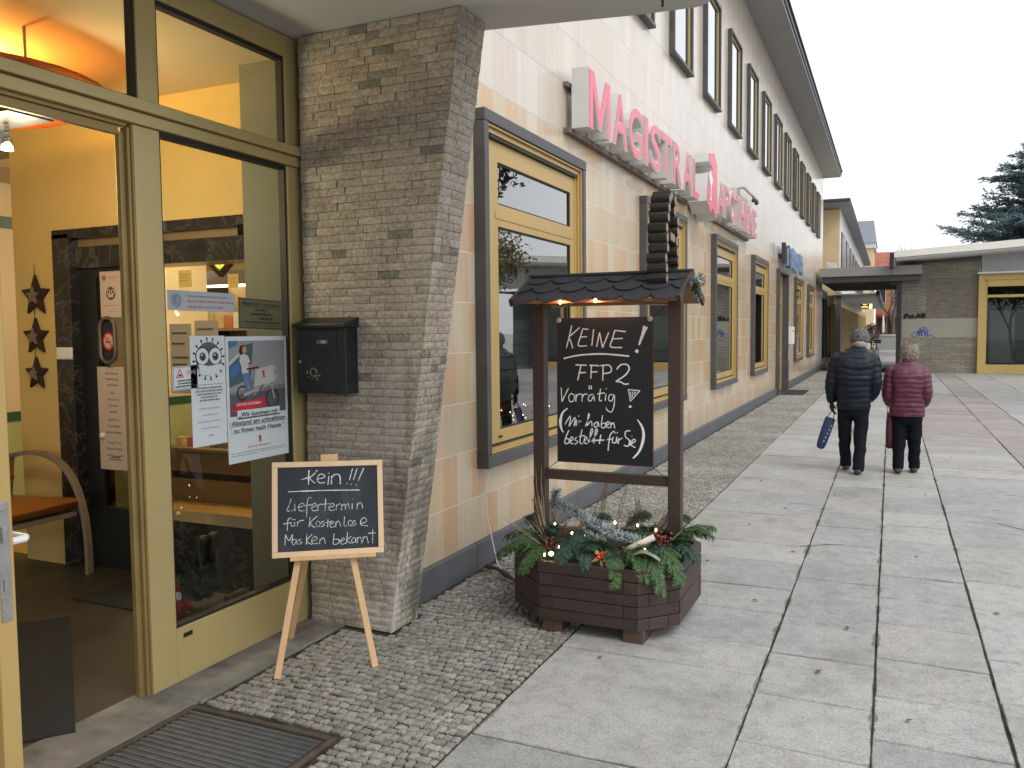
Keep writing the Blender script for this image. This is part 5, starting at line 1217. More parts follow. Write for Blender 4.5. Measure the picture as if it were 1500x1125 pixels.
def write_strokes(mb, strokes, quad, place, nrm, unit, rough=.12, seed=1):
    f = bilin(quad); r = random.Random(seed)
    for i, (w, pts) in enumerate(strokes):
        line = [f(p.x, p.y) for p in smooth_line([(a, b, 0) for a, b in pts], 5)]
        P = [Vector(place(u, v)) + nrm*(.0004*(i % 5)) for u, v in line]; N = len(P)
        if isinstance(w, tuple):
            ws = [w[min(int(k/(N-1)*(len(w)-1)), len(w)-2)] + (w[min(int(k/(N-1)*(len(w)-1))+1, len(w)-1)] - w[min(int(k/(N-1)*(len(w)-1)), len(w)-2)])*((k/(N-1)*(len(w)-1)) % 1 if k < N-1 else 1) for k in range(N)]
        else: ws = [w]*N
        mb.ribbon(P, [q*unit*r.uniform(1-rough, 1+rough) for q in ws], nrm)
def easel():
    F1, F2 = Vector((-2.728, 3.170, 0)), Vector((-2.366, 3.489, 0)); u = (F2-F1).normalized(); n = Vector((u.y, -u.x, 0))
    lean = R(12); up = Vector((0,0,1))*math.cos(lean) - n*math.sin(lean); nr = u.cross(up)          # board normal, towards the street
    if nr.dot(n) < 0: nr = -nr
    tilt = R(-1.6); uu = u*math.cos(tilt) + up*math.sin(tilt); vv = up*math.cos(tilt) - u*math.sin(tilt)
    P = lambda a, b, d=0: F1 + u*a + up*b + nr*d
    t = thing('chalkboard_easel', 'pine easel with a framed slate board announcing no delivery date for free masks', 'easel', (F1+F2)/2)
    # legs
    def leg(a, b, w=.032, th=.018): m = MB(); m.bar(a, b, w, th, nr); return m.build('leg', pine, t, bevel=.002)
    leg(P(.0, 0.005), P(.222, 1.06, -.02)); leg(P(.482, .005), P(.315, 1.06, -.02))
    back = Vector((-3.03, 3.64, 0)); leg(back, P(.268, 1.03, -.045))
    m = MB(); c = P(.295, 1.072, -.02); m.obox(c, u*.045, up*.028, nr*.008); m.build('top_bracket', pine, t, bevel=.003)
    # ledge
    m = MB(); c = P(.293, .572, .018); m.obox(c, uu*.215, vv*.010, nr*.022); m.build('ledge', pine, t, bevel=.003)
    # board
    O = P(-.008, .590, .014); BW, BH = .560, .480; fw = .028
    Q = lambda a, b, d=0: O + uu*a + vv*b + nr*d
    m = MB()
    m.obox(Q(BW/2, fw/2), uu*BW/2, vv*fw/2, nr*.009); m.obox(Q(BW/2, BH-fw/2), uu*BW/2, vv*fw/2, nr*.009)
    m.obox(Q(fw/2, BH/2), uu*fw/2, vv*(BH/2-fw), nr*.009); m.obox(Q(BW-fw/2, BH/2), uu*fw/2, vv*(BH/2-fw), nr*.009)
    m.build('frame', pm('light_pine_frame', (.70,.50,.31), .5, .07, 2.5, .05, 60, stretch=(7,7,1.5)), t, bevel=.002)
    m = MB(); m.obox(Q(BW/2, BH/2, -.002), uu*(BW/2-.02), vv*(BH/2-.02), nr*.003); b = m.build('board', slate.m, t)
    iw, ih = BW-2*fw, BH-2*fw
    m = MB(); write_strokes(m, KEIN, ((108,145),(1080,150),(1088,920),(105,975)), lambda a, b_: Q(fw+a*iw, BH-fw-b_*ih, .0016), nr, .00056, .35)
    m.build('writing', chalk.m, b)
easel()

# ================================================================== planter with shingled roof
brown = pm('dark_brown_stain', (.050,.029,.021), .55, .22, 3.5, .12, 70, stretch=(1.5,1.5,6))
brown2 = pm('dark_brown_planks', (.052,.031,.024), .55, .22, 4, .15, 70, isl=.35, stretch=(2,2,9))
slate_tile = NT('bitumen_shingle'); g_ = slate_tile.noise(400, 2); h_ = slate_tile.noise(6, 4)
cs = slate_tile.mix(.5, slate_tile.ramp(g_, [(.35, (.014,.015,.020)), (.7, (.045,.047,.058))]), slate_tile.ramp(h_, [(.3, (.018,.018,.024)), (.7, (.03,.03,.038))])); slate_tile.bsdf(cs, .8, 0, .35, slate_tile.bump(g_, .5, .002))
PLT = thing('planter', 'dark brown wooden octagonal planter with two posts carrying a small scalloped black roof', 'planter', (-1.54, 4.78, 0))
OCT = [(-1.795,4.30),(-1.226,4.30),(-1.04,4.50),(-1.04,5.06),(-1.226,5.26),(-1.795,5.26),(-2.045,5.06),(-2.045,4.52)]
def planter():
    m = MB(); nrow = 5; z0, z1 = .072, .405; h = (z1-z0)/nrow; cx, cyy = -1.54, 4.78
    th = .035
    ins = []
    for x, y in OCT:
        d = Vector((cx-x, cyy-y)).normalized(); ins.append((x+d.x*th*1.15, y+d.y*th*1.15))
    for r in range(nrow):
        for k in range(8):
            a, b = Vector(OCT[k]+(0,)), Vector(OCT[(k+1) % 8]+(0,)); ia, ib = Vector(ins[k]+(0,)), Vector(ins[(k+1) % 8]+(0,))
            d = (b-a).normalized(); odd = (r+k) % 2
            ext = .036 if odd else -.004            # alternate rows run past the corner like stacked beams
            nrm = Vector((d.y, -d.x, 0)); off = nrm*(.004 if odd else 0)
            A, B = a - d*ext*.0 + off, b + off
            if odd: A = A + d*0; 
            zz0, zz1 = z0+r*h+.002, z0+(r+1)*h-.001
            # split every plank row: corner block + field board
            cut = .075; L = (b-a).length
            for s0, s1 in ((0, cut), (cut+.002, L-cut-.002), (L-cut, L)) if odd else ((0, L),):
                p, q = A + d*s0, A + d*s1; ti, tq = ia + (ib-ia)*(s0/L), ia + (ib-ia)*(s1/L)
                vs = [(v.x, v.y, z) for z in (zz0, zz1) for v in (p, q, tq, ti)]
                m.add(vs, [(0,3,2,1),(4,5,6,7),(0,1,5,4),(1,2,6,5),(2,3,7,6),(3,0,4,7)])
    m.build('planter_box', brown2, PLT, bevel=.003)
    m = MB(); m.poly([(x, y, .355) for x, y in ins]); m.poly([(x, y, .078) for x, y in ins][::-1]); m.build('soil', pm('dark_soil', (.02,.015,.011), .95, .4, 20, .8, 50), PLT)
    for x in (-1.785, -1.31):
        m = MB(); m.box(x, x+.115, 4.315, 5.24, .0, .075); m.build('foot', pm('worn_foot', (.075,.045,.032), .75, .3, 9, .2), PLT, bevel=.004)
    for x in (-1.985, -1.135):
        m = MB(); m.box(x-.038, x+.038, 4.762, 4.838, .3, 1.93); m.build('post', brown, PLT, bevel=.004)
    m = MB(); m.box(-1.947, -1.173, 4.775, 4.825, .787, .846); m.build('crossbar', brown, PLT, bevel=.004)
    # roof
    xa, xb = -2.05, -1.035; yr, zr = 4.80, 2.035; ye, ze = 4.46, 1.868; yb_ = 5.14
    m = MB()
    def slope(y0, z0, y1, z1, t0, t1, mm):
        n = Vector((0, -(z1-z0), (y1-y0))); n = n.normalized(); n = n if n.z > 0 else -n
        vs = [Vector((x, y, z)) + n*q for x in (xa+.02, xb-.02) for y, z in ((y0, z0), (y1, z1)) for q in (t0, t1)]
        mm.add(vs, [(0,1,3,2),(4,6,7,5),(0,4,5,1),(2,3,7,6),(0,2,6,4),(1,5,7,3)])
    slope(ye+.03, ze+.015, yr, zr, -.022, -.004, m); slope(yb_-.03, ze+.015, yr, zr, -.022, -.004, m)
    rf = m.build('roof', pm('roof_boards', (.30,.15,.065), .6, .15, 4, .1, 40, stretch=(1,8,1)), PLT)
    # scalloped shingles, three overlapping courses on both pitches
    m = MB()
    for side in (0, 1):
        e0 = Vector((0, ye if side == 0 else yb_, ze)); rg = Vector((0, yr, zr)); d = (rg-e0).normalized(); L = (rg-e0).length
        n = Vector((0, -d.z if side == 0 else d.z, abs(d.y))).normalized(); n = n if n.z > 0 else -n
        nc = 3; tw = (xb-xa)/6.0
        for c in range(nc):
            base = L*(c/nc) - (.012 if c == 0 else 0); top = min(base + L/nc*1.55, L)
            k0 = -1 if c % 2 else 0
            for k in range(k0, 7):
                xc0 = xa + (k + (.5 if c % 2 else 0))*tw; xc1 = xc0 + tw
                pts = []
                for i in range(11):
                    s = i/10; x = xc0 + (xc1-xc0)*s; sag = .080*math.sin(math.pi*s)**.6
                    pts.append((x, base + .075 - sag))
                pts += [(xc1, top), (xc0, top)]
                pts = [(min(max(x, xa), xb), v) for x, v in pts]
                if max(p[0] for p in pts) - min(p[0] for p in pts) < .01: continue
                lift0, lift1 = .0105 + .0015*c, .0025 + .0012*c
                def W(x, v, q): 
                    lf = lift0 + (lift1-lift0)*max(0, min(1, (v-base)/(top-base))); return tuple(Vector((x, e0.y, e0.z)) + d*v + n*(lf + q + .0016*(k % 2)))
                m.prism(pts, lambda a, b, q: W(a, b, q), -.0035, 0)
    m.build('shingles', slate_tile.m, rf)
    m = MB(); m.bar((xa-.002, yr, zr+.009), (xb+.002, yr, zr+.009), .045, .016); m.build('ridge_cap', M['fascia'], rf, bevel=.003)
    for x in (xa+.009, xb-.009):
        for y2 in (ye+.02, yb_-.02):
            m = MB(); m.bar((x, yr, zr-.012), (x, y2, ze+.002), .018, .045); m.build('barge_board', brown, rf, bevel=.002)
planter()
def log_letter():
    t = thing('log_letter', 'letter A built of stacked dark log pieces standing on the planter roof', 'ornament', (-1.205, 4.8, 2.04))
    bk = pm('dark_log_bark', (.032,.025,.019), .9, .4, 18, .8, 60, stretch=(3,9,9)); en = pm('log_cut', (.26,.20,.14), .8, .25, 40, .1)
    rnd = random.Random(6); xa, xb = -1.262, -1.155
    zr = lambda y: 2.045 - abs(y-4.80)*.49
    spots = []
    for yy, z0 in ((4.655, 1.995), (4.945, 1.995)):
        for k in range(8): spots.append((yy + (.006*k if yy < 4.8 else -.006*k) + (0.0 if k < 7 else (.03 if yy < 4.8 else -.03)), z0 + .0575*k, .031))
    spots += [(4.752, 2.452, .031), (4.848, 2.452, .031), (4.80, 2.475, .030), (4.745, 2.235, .028), (4.80, 2.235, .028), (4.855, 2.235, .028)]
    for y, z, r in spots:
        dx = rnd.uniform(-.006, .006); m = MB(); rr = [r*rnd.uniform(.93, 1.08) for _ in range(12)]
        rings = [[(x, y + rr[k]*s*math.cos(2*math.pi*k/12), z + rr[k]*s*math.sin(2*math.pi*k/12)) for k in range(12)] for x, s in ((xa+dx, .92), (xa+dx+.012, 1), ((xa+xb)/2, rnd.uniform(.97, 1.06)), (xb+dx-.012, 1), (xb+dx, .93))]
        m.loft(rings); L = m.build('log', bk, t)
        m = MB(); m.poly([(xb+dx+.001, y + rr[k]*.84*math.cos(2*math.pi*k/12), z + rr[k]*.84*math.sin(2*math.pi*k/12)) for k in range(12)]); m.build('cut_end', en, L)
log_letter()
def menu_board():
    t = thing('hanging_chalkboard', 'black hanging board with white handwriting about FFP2 masks tied between the planter posts', 'chalkboard', (-1.555, 4.75, 1.35))
    x0, x1, z0, z1, y = -1.857, -1.256, .903, 1.783, 4.752
    m = MB(); m.box(x0, x1, y, y+.012, z0, z1); b = m.build('board', pm('black_panel', (.0065,.007,.009), .42, .2, 2, .01, 60), t, bevel=.003)
    m = MB(); write_strokes(m, KEINE, ((72,30),(775,22),(768,1080),(68,1032)), lambda u, v: (x0+u*(x1-x0), y-.0015, z1-v*(z1-z0)), Vector((0,-1,0)), .00086, .12, 3); m.build('writing', chalkpen, b)
    e = .004; m = MB(); m.box(x0, x1, y-.0008, y, z1-e, z1); m.box(x0, x1, y-.0008, y, z0, z0+e); m.box(x0, x0+e, y-.0008, y, z0+e, z1-e); m.box(x1-e, x1, y-.0008, y, z0+e, z1-e); m.build('edge', pm('reddish_edge', (.10,.018,.014), .5, .3, 9, 0), b)
    for p, q in (((x0+.018, z1-.012), (-1.947, 1.86)), ((x1-.018, z1-.012), (-1.173, 1.865)), ((x0+.012, z0+.012), (-1.96, .84)), ((x1-.012, z0+.012), (-1.173, .835))):
        m = MB(); a = Vector((p[0], y-.004, p[1])); c = Vector((q[0], 4.775, q[1])); mid = (a+c)/2 - Vector((0,0,.008)); m.tube([a, mid, c], .0022, 5); m.build('cord', pm('dark_cord', (.03,.028,.02), .8, .2, 9, 0), t)
    for p in ((x0+.018, z1-.012), (x1-.018, z1-.012)):
        m = MB(); m.sphere((p[0], y-.006, p[1]), .017, .006, .017); m.build('suction_cup', pm('clear_disc', (.45,.45,.42), .3, .1, 9, 0), t, True)
menu_board()
# ================================================================== greenery in the planter
def leafmat(name, stops, rough=.6):
    if name in MATS: return MATS[name]
    t = NT(name); g = t.n('ShaderNodeNewGeometry').outputs['Random Per Island']; t.bsdf(t.ramp(g, stops), rough, 0, .35); MATS[name] = t.m; return t.m
thuja_m = leafmat('thuja_green', [(0, (.025,.058,.026)), (.5, (.048,.108,.038)), (.85, (.085,.16,.045)), (.97, (.12,.19,.05)), (1, (.13,.085,.035))])
fir_m = leafmat('fir_green', [(0, (.018,.045,.030)), (.6, (.036,.082,.055)), (1, (.07,.13,.085))])
frost_m = leafmat('frosted_needles', [(0, (.07,.12,.105)), (.25, (.22,.29,.28)), (.5, (.52,.57,.59)), (1, (.76,.79,.81))])
twig_m = pm('brown_twig', (.06,.038,.022), .85, .3, 20, 0)
def curve_pts(p0, p1, sag, n=10):
    p0, p1 = Vector(p0), Vector(p1); return [p0.lerp(p1, i/n) + Vector((0,0,1))*sag*4*(i/n)*(1-i/n) for i in range(n+1)]
def sprig(p0, p1, sag, width, seed, mat, label, group='evergreen sprigs laid along the planter rim', name='evergreen_sprig', dens=1.0, cat='evergreen sprig'):
    r = random.Random(seed); pts = curve_pts(p0, p1, sag, 14); t = thing(name, label, cat, pts[0], group)
    m = MB(); m.tube(pts, [.005*(1-i/18) for i in range(15)], 5); m.build('stem', twig_m, t)
    m = MB(); L = sum((pts[i+1]-pts[i]).length for i in range(14))
    for i in range(1, 15):
        d = (pts[i]-pts[i-1]).normalized(); sd = d.cross(Vector((0,0,1))); sd = sd.normalized() if sd.length > .1 else d.orthogonal().normalized(); upv = sd.cross(d)
        for s_ in (-1, 1, -1, 1, -1, 1)[:max(2, int(5*dens))]:
            base = pts[i-1].lerp(pts[i], r.random()); k = 1 - i/15.5
            bl = width*(k**.6)*r.uniform(.55, 1.1) + .015; bd = (d*r.uniform(.5, 1.2) + sd*s_*r.uniform(.5,1) + upv*r.uniform(-.45, .45) + Vector((0,0,-.12))).normalized()
            nseg = 9; q = base.copy(); dd = bd.copy()
            for j in range(nseg):
                q2 = q + dd*bl/nseg
                for s2 in (-1, 1):
                    ld = (dd*.9 + dd.cross(upv).normalized()*s2*r.uniform(.5,.8) + Vector((r.uniform(-.2,.2), r.uniform(-.2,.2), r.uniform(-.25,.1)))).normalized()*(.015 + .020*(1-j/nseg))*r.uniform(.6, 1.4)
                    w = ld.cross(upv + Vector((r.uniform(-.3,.3), r.uniform(-.3,.3), 0))).normalized()*.0019
                    m.quad(q - w*.5, q + ld*.5 - w, q + ld, q + ld*.5 + w)
                w = dd.cross(upv).normalized()*.002; m.quad(q-w, q2-w, q2+w, q+w)
                dd = (dd + Vector((r.uniform(-.15,.15), r.uniform(-.15,.15), -.10))).normalized(); q = q2
    m.build('leaves', mat, t); return t
G = [((-1.86,4.50,.43), (-2.10,4.38,.40), .05, .13, thuja_m, 'bright green thuja sprig spilling over the front left corner of the planter'),
     ((-1.90,4.62,.43), (-2.14,4.62,.45), .05, .13, thuja_m, 'green thuja sprig sticking out over the left side of the planter'),
     ((-1.82,4.46,.44), (-1.88,4.26,.36), .05, .10, thuja_m, 'small yellow-green thuja sprig hanging over the planter front below the large bulb'),
     ((-1.62,4.58,.46), (-1.52,4.30,.42), .05, .13, fir_m, 'dark bluish fir sprig in the middle of the planter front'),
     ((-1.66,4.54,.47), (-1.68,4.32,.42), .05, .13, fir_m, 'dark fir sprig left of the middle of the planter front'),
     ((-1.66,4.62,.50), (-1.60,4.40,.47), .05, .13, fir_m, 'dark fir tuft standing behind the front sprigs'),
     ((-1.42,4.50,.46), (-1.34,4.27,.34), .07, .10, thuja_m, 'narrow green sprig trailing down the planter front right of the holly'),
     ((-1.27,4.52,.47), (-1.10,4.33,.30), .09, .13, thuja_m, 'bright thuja sprig trailing down over the front right corner'),
     ((-1.20,4.55,.48), (-1.02,4.42,.34), .08, .14, thuja_m, 'thuja sprig with yellowish tips hanging over the slanted right side of the planter'),
     ((-1.34,4.48,.46), (-1.19,4.32,.37), .06, .11, thuja_m, 'dense green thuja sprig on the rim beside the pale leaf'),
     ((-1.16,4.66,.47), (-.90,4.72,.585), .05, .12, thuja_m, 'long green sprig reaching up and out over the right side of the planter'),
     ((-1.16,4.72,.46), (-.93,4.80,.52), .05, .12, thuja_m, 'broad green sprig spreading over the right side under the longest one'),
     ((-1.14,4.60,.46), (-.97,4.58,.43), .05, .12, fir_m, 'dark green sprig low on the right side of the planter'),
     ((-1.50,5.02,.46), (-1.38,5.10,.55), .04, .12, fir_m, 'dark sprig at the back of the planter under the fairy lights'),
     ((-1.25,4.98,.46), (-1.12,5.05,.56), .04, .12, fir_m, 'dark sprig behind the right post of the planter'),
     ((-1.92,4.78,.45), (-2.10,4.86,.52), .04, .13, fir_m, 'dark sprig beside the foot of the left post'),
     ((-1.45,4.72,.45), (-1.22,4.70,.50), .04, .13, fir_m, 'dark sprig in the centre of the planter behind the garland'),
     ((-1.75,4.85,.45), (-1.60,4.98,.54), .04, .13, fir_m, 'dark sprig behind the frosted garland near the left post')]
rg_ = random.Random(77)
green_words = ['in the left half of the planter', 'around the middle of the planter', 'in the right half of the planter']
for k in range(14):
    x0 = rg_.uniform(-1.95, -1.12); y0 = rg_.uniform(4.45, 5.0); a = rg_.uniform(-2.6, -.4); L = rg_.uniform(.10, .2)
    sprig((x0, y0, .42), (x0 + L*math.cos(a)*.8, y0 + L*math.sin(a)*.7, .46 + rg_.uniform(.0, .06)), .035, .11, 300+k, rg_.choice((thuja_m, fir_m, fir_m)), 'short green sprig tucked among the others ' + green_words[0 if x0 < -1.7 else 1 if x0 < -1.4 else 2], 'short filler sprigs tucked into the planter')
for i, (a, b, sg, w, mt, lb) in enumerate(G): sprig(a, b, sg, w, 100+i, mt, lb)
def needle_tube(mb, pts, rad, n, r, wid=.0016):
    L = len(pts)-1
    for k in range(n):
        u = r.random()*L; i = min(int(u), L-1); p = pts[i].lerp(pts[i+1], u-i); d = (pts[i+1]-pts[i]).normalized(); a = r.uniform(0, 6.28); o = d.orthogonal().normalized(); o2 = d.cross(o)
        e = (o*math.cos(a) + o2*math.sin(a) + d*r.uniform(.1,.7)).normalized()*rad*r.uniform(.6, 1.1); w = e.cross(d).normalized()*wid
        mb.quad(p-w, p+e*.6-w*1.3, p+e, p+e*.6+w*1.3)
def garland(pts, rad, n, seed, label, name='frosted_garland'):
    t = thing(name, label, 'garland', pts[0]); r = random.Random(seed); P = smooth_line(pts, 6)
    m = MB(); m.tube(P, .006, 5); m.build('stem', twig_m, t)
    m = MB(); needle_tube(m, P, rad, n, r, .0022); m.build('needles', frost_m, t)
garland([(-1.96,4.98,.60), (-1.86,4.92,.58), (-1.74,4.86,.555), (-1.62,4.78,.53), (-1.50,4.68,.515), (-1.37,4.60,.505), (-1.24,4.53,.505)], .050, 1900, 3, 'white frosted fir garland snaking across the middle of the planter')
garland([(-1.99,5.00,.55), (-1.95,4.98,.68)], .055, 420, 5, 'upright frosted fir tip beside the left post', 'frosted_sprig')
garland([(-1.70,4.70,.50), (-1.60,4.62,.49), (-1.52,4.60,.48)], .04, 420, 6, 'short frosted sprig below the bend of the garland', 'frosted_sprig')
def berries(c, n, rad, sr, col, name, label, seed):
    r = random.Random(seed); t = thing('berry_cluster', label, 'berries', c); m = MB()
    for k in range(n):
        p = Vector(c) + Vector((r.gauss(0,rad), r.gauss(0,rad*.8), r.gauss(0,rad*.7))); m.sphere(p, sr*r.uniform(.8,1.15), nu=8, nv=6)
    b = m.build('berries', pm(name, col, .25, .2, 30, 0), t, True); b['kind'] = 'stuff'
    m = MB(); m.tube([Vector(c) - Vector((0,0,.06)), Vector(c)], .003, 5); m.build('stem', twig_m, t)
berries((-1.445,4.37,.455), 26, .020, .0085, (.55,.018,.010), 'holly_red', 'bright red holly berry cluster with a green leaf at the front rim', 1)
berries((-1.155,4.52,.545), 34, .026, .007, (.30,.018,.022), 'sumac_red', 'dark red berry spike leaning beside the birch stick', 2)
berries((-1.78,4.44,.45), 34, .036, .008, (.16,.014,.014), 'crab_red', 'dark red berry bunch around the large bulb at the front left', 3)
berries((-1.36,4.42,.455), 20, .026, .010, (.085,.022,.016), 'brown_berry', 'brownish red cone-like berry bunch in front of the birch stick', 4)
t = thing('birch_stick', 'short white birch stick lying among the greenery', 'stick', (-1.26,4.47,.5))
m = MB(); m.tube([(-1.34,4.44,.475), (-1.18,4.49,.555)], [.016,.018], 10); m.build('stick', pm('birch_bark', (.62,.55,.46), .7, .25, 25, .1), t, True)
t = thing('leaf', 'large pale grey-green leaf curling over the rim beside the birch stick', 'leaf', (-1.2,4.42,.47))
m = MB(); rings = []
N = 9; vs = []; fs = []
for i in range(N):
    u = i/(N-1); w = .038*math.sin(math.pi*min(1, u*.93+.05))**.7
    for s_ in (-1, 0, 1): vs.append((-1.29 + .17*u, 4.40 - .008 + s_*w, .462 + .045*math.sin(math.pi*u) - (.012 if s_ else 0)))
for i in range(N-1):
    for j in (0, 1): fs.append((i*3+j, i*3+j+1, i*3+j+4, i*3+j+3))
m.add(vs, fs); m.build('blade', pm('pale_leaf', (.20,.25,.17), .6, .2, 14, .1), t, True)
t = thing('holly_leaves', 'yellow-green variegated leaves around the bright red berries', 'leaves', (-1.46,4.38,.43)); m = MB(); r_ = random.Random(5)
for a in (-2.6, -1.4, -.4, .8, 2.3):
    d = Vector((math.cos(a), -.4, math.sin(a))).normalized(); p = Vector((-1.447,4.365,.45)) + d*.012; w = d.orthogonal().normalized()*.013; m.poly([p, p+d*.022+w, p+d*.055, p+d*.022-w])
m.build('blades', leafmat('variegated', [(0, (.10,.15,.03)), (1, (.34,.36,.10))]), t)
def grass_tuft(base, tip, n, spread, seed, label, plume=True, mat=None, name='dry_grass'):
    r = random.Random(seed); t = thing(name, label, 'dry grass', base, 'dried grasses and twigs in the planter'); m = MB(); b, p = Vector(base), Vector(tip); mt = mat or pm('dry_straw', (.30,.235,.155), .85, .3, 30, 0)
    for k in range(n):
        q = p + Vector((r.gauss(0,spread), r.gauss(0,spread), r.gauss(0,spread))); mid = b.lerp(q, .5) + Vector((r.gauss(0,spread*.4), r.gauss(0,spread*.4), spread*.4)); m.tube(smooth_line([b, mid, q], 3), [.0016]*6 + [.0007], 4)
    m.build('stems', mt, t)
    if plume:
        m = MB(); P = [b.lerp(p, .35+.65*i/6) for i in range(7)]; needle_tube(m, P, .028, 260, r, .0013); m.build('plume', pm('dry_plume', (.27,.20,.145), .9, .3, 30, 0), t)
grass_tuft((-1.88,4.62,.44), (-2.00,4.72,.66), 7, .025, 1, 'brown feathery grass plume leaning left of the left post')
grass_tuft((-1.86,4.58,.43), (-1.95,4.60,.58), 6, .03, 2, 'dark brown grass tuft low at the left front')
grass_tuft((-1.93,4.72,.44), (-1.99,4.74,.86), 5, .028, 3, 'tall thin straw stalks standing before the left post', False)
grass_tuft((-1.28,4.80,.44), (-1.15,4.86,.66), 8, .025, 4, 'reddish beige grass plume leaning against the right post')
grass_tuft((-1.32,4.84,.44), (-1.20,4.92,.60), 7, .03, 5, 'bushy beige grass plume left of the right post')
grass_tuft((-1.66,5.0,.45), (-1.62,5.02,.80), 5, .03, 6, 'thin dry grass stalks rising behind the crossbar', True)
grass_tuft((-1.36,4.9,.45), (-1.385,4.9,.67), 2, .012, 7, 'dark upright forked twig near the right post', False, twig_m, 'twig')
grass_tuft((-1.55,4.95,.45), (-1.50,4.97,.72), 2, .02, 8, 'slender dark twig curving up behind the garland', False, twig_m, 'twig')
grass_tuft((-1.86,4.50,.44), (-2.10,4.44,.60), 2, .01, 9, 'thin bare stick poking out to the left above the planter rim', False, None, 'twig')
grass_tuft((-1.52,4.92,.46), (-1.36,5.04,.545), 4, .02, 10, 'brown fern-like frond at the back of the planter', True, twig_m, 'dry_frond')
grass_tuft((-1.82,4.68,.47), (-1.66,4.68,.525), 5, .012, 11, 'orange-brown dried frond arching before the garland', True, pm('rust_frond', (.36,.15,.03), .8, .3, 20, 0), 'dry_frond')
grass_tuft((-1.58,4.56,.48), (-1.50,4.50,.49), 5, .012, 12, 'orange dried frond beside the red holly berries', True, MATS['rust_frond'], 'dry_frond')
grass_tuft((-1.16,4.58,.45), (-1.06,4.62,.57), 3, .014, 13, 'pale green stalks in front of the right post', False, leafmat('pale_stalk', [(0,(.18,.2,.1)),(1,(.25,.26,.14))]))
rq = random.Random(41)
for k, (x, y) in enumerate(((-1.90,4.82), (-1.72,5.02), (-1.45,5.05), (-1.24,4.92), (-1.80,4.60), (-1.33,4.72))):
    grass_tuft((x, y, .42), (x+rq.uniform(-.07,.07), y+rq.uniform(-.02,.08), .56+rq.uniform(0,.10)), 6, .03, 60+k, ['beige dry grass beside the left post foot', 'beige dry grass behind the frosted garland', 'wispy dry grass at the back middle of the planter', 'wispy dry grass in front of the right post at the back', 'brown wispy grass behind the large bulb', 'brown wispy grass behind the birch stick'][k], k % 2 == 0, twig_m if k > 3 else None)
def fairy_lights():
    t = thing('fairy_lights', 'string of warm fairy lights tucked through the planter greenery', 'fairy lights', (-1.5,4.6,.5)); B = [(-1.856,4.7,.523), (-1.845,4.65,.501), (-1.708,4.6,.504), (-1.63,4.6,.503), (-1.536,4.9,.518), (-1.378,4.85,.526), (-1.238,4.75,.532), (-1.728,4.43,.460), (-1.463,4.36,.458), (-1.218,4.43,.495), (-1.80,4.39,.418)]
    e = emit('fairy_bulb', (1, .66, .28), 14)
    for k, p in enumerate(B):
        m = MB(); m.sphere(p, .006, .006, .010, 8, 6); m.build('bulb', e, t, True)
    m = MB(); m.sphere((-1.752,4.375,.432), .015, .015, .013, 12, 8); m.build('bulb', emit('big_bulb', (1, .74, .34), 5), t, True)
    order = sorted(B, key=lambda p: p[0]); m = MB(); m.tube(smooth_line([Vector(p) - Vector((0,0,.014)) for p in order], 4), .0012, 4); m.build('wire', pm('green_wire', (.01,.02,.012), .6, .1, 9, 0), t)
fairy_lights()
def roof_lights():
    t = thing('eave_lights', 'two warm bulbs on a dark wire under the scalloped roof edge', 'lights', (-1.6,4.46,1.87)); e = emit('eave_bulb', (1, .60, .26), 22)
    for p in ((-1.717,4.452,1.868), (-1.508,4.452,1.872)):
        m = MB(); m.sphere(p, .009, .009, .011, 10, 8); m.build('bulb', e, t, True)
    m = MB(); m.tube(smooth_line([Vector(p) for p in ((-1.985,4.72,1.85), (-1.85,4.47,1.862), (-1.717,4.452,1.882), (-1.6,4.47,1.86), (-1.508,4.452,1.886), (-1.3,4.5,1.865), (-1.135,4.75,1.85))], 4), .002, 4); m.build('wire', M['black'], t)
    for p in ((-1.717,4.47,1.85), (-1.508,4.47,1.855)): lamp_point('eave_glow', p, .45, (1, .42, .22), .012)
roof_lights()
t = thing('gable_sprig', 'frosted fir bundle with a silver bauble tied to the right gable of the planter roof', 'ornament', (-1.0,4.75,1.95)); m = MB(); r_ = random.Random(8)
for k in range(7):
    a = Vector((-1.012, 4.70+r_.uniform(-.03,.03), 1.95)); b = a + Vector((r_.uniform(.0,.05), r_.uniform(-.06,.06), r_.uniform(-.10,.10))); needle_tube(m, [a, a.lerp(b,.5), b], .035, 110, r_, .0018)
m.build('needles', leafmat('frosted_dark', [(0, (.02,.045,.035)), (.55, (.06,.10,.08)), (.8, (.3,.34,.33)), (1, (.6,.62,.62))]), t)
m = MB(); m.sphere((-.985,4.69,1.965), .022); m.build('bauble', pm('silver_bauble', (.55,.55,.52), .2, .1, 9, 0, metal=.8), t, True)
# cable from the window sill to the planter, sticks on the setts
m = MB(); m.tube(smooth_line([Vector(p) for p in ((-2.635,5.40,.712), (-2.665,5.405,.62), (-2.675,5.42,.38), (-2.66,5.46,.2), (-2.61,5.45,.012), (-2.52,5.32,.010), (-2.40,5.14,.012), (-2.30,5.06,.010), (-2.12,4.98,.03), (-2.03,4.95,.10))], 6), .0045, 7)
o = m.build('power_cable', M['white_plastic'], None, True); tag(o, 'white power cable dropping from the nearest window sill and running to the planter', 'cable')
m = MB(); P_ = smooth_line([Vector(p) for p in ((-2.61,5.27,.03), (-2.50,5.21,.04), (-2.36,5.10,.035), (-2.20,4.95,.03))], 5); m.tube(P_, [.016+.005*math.sin(i*.9) for i in range(len(P_))], 8)
o = m.build('dead_branch', pm('rotten_branch', (.075,.055,.042), .95, .35, 25, .7, 60), None, True); tag(o, 'dead brown branch lying on the setts between wall and planter', 'branch')
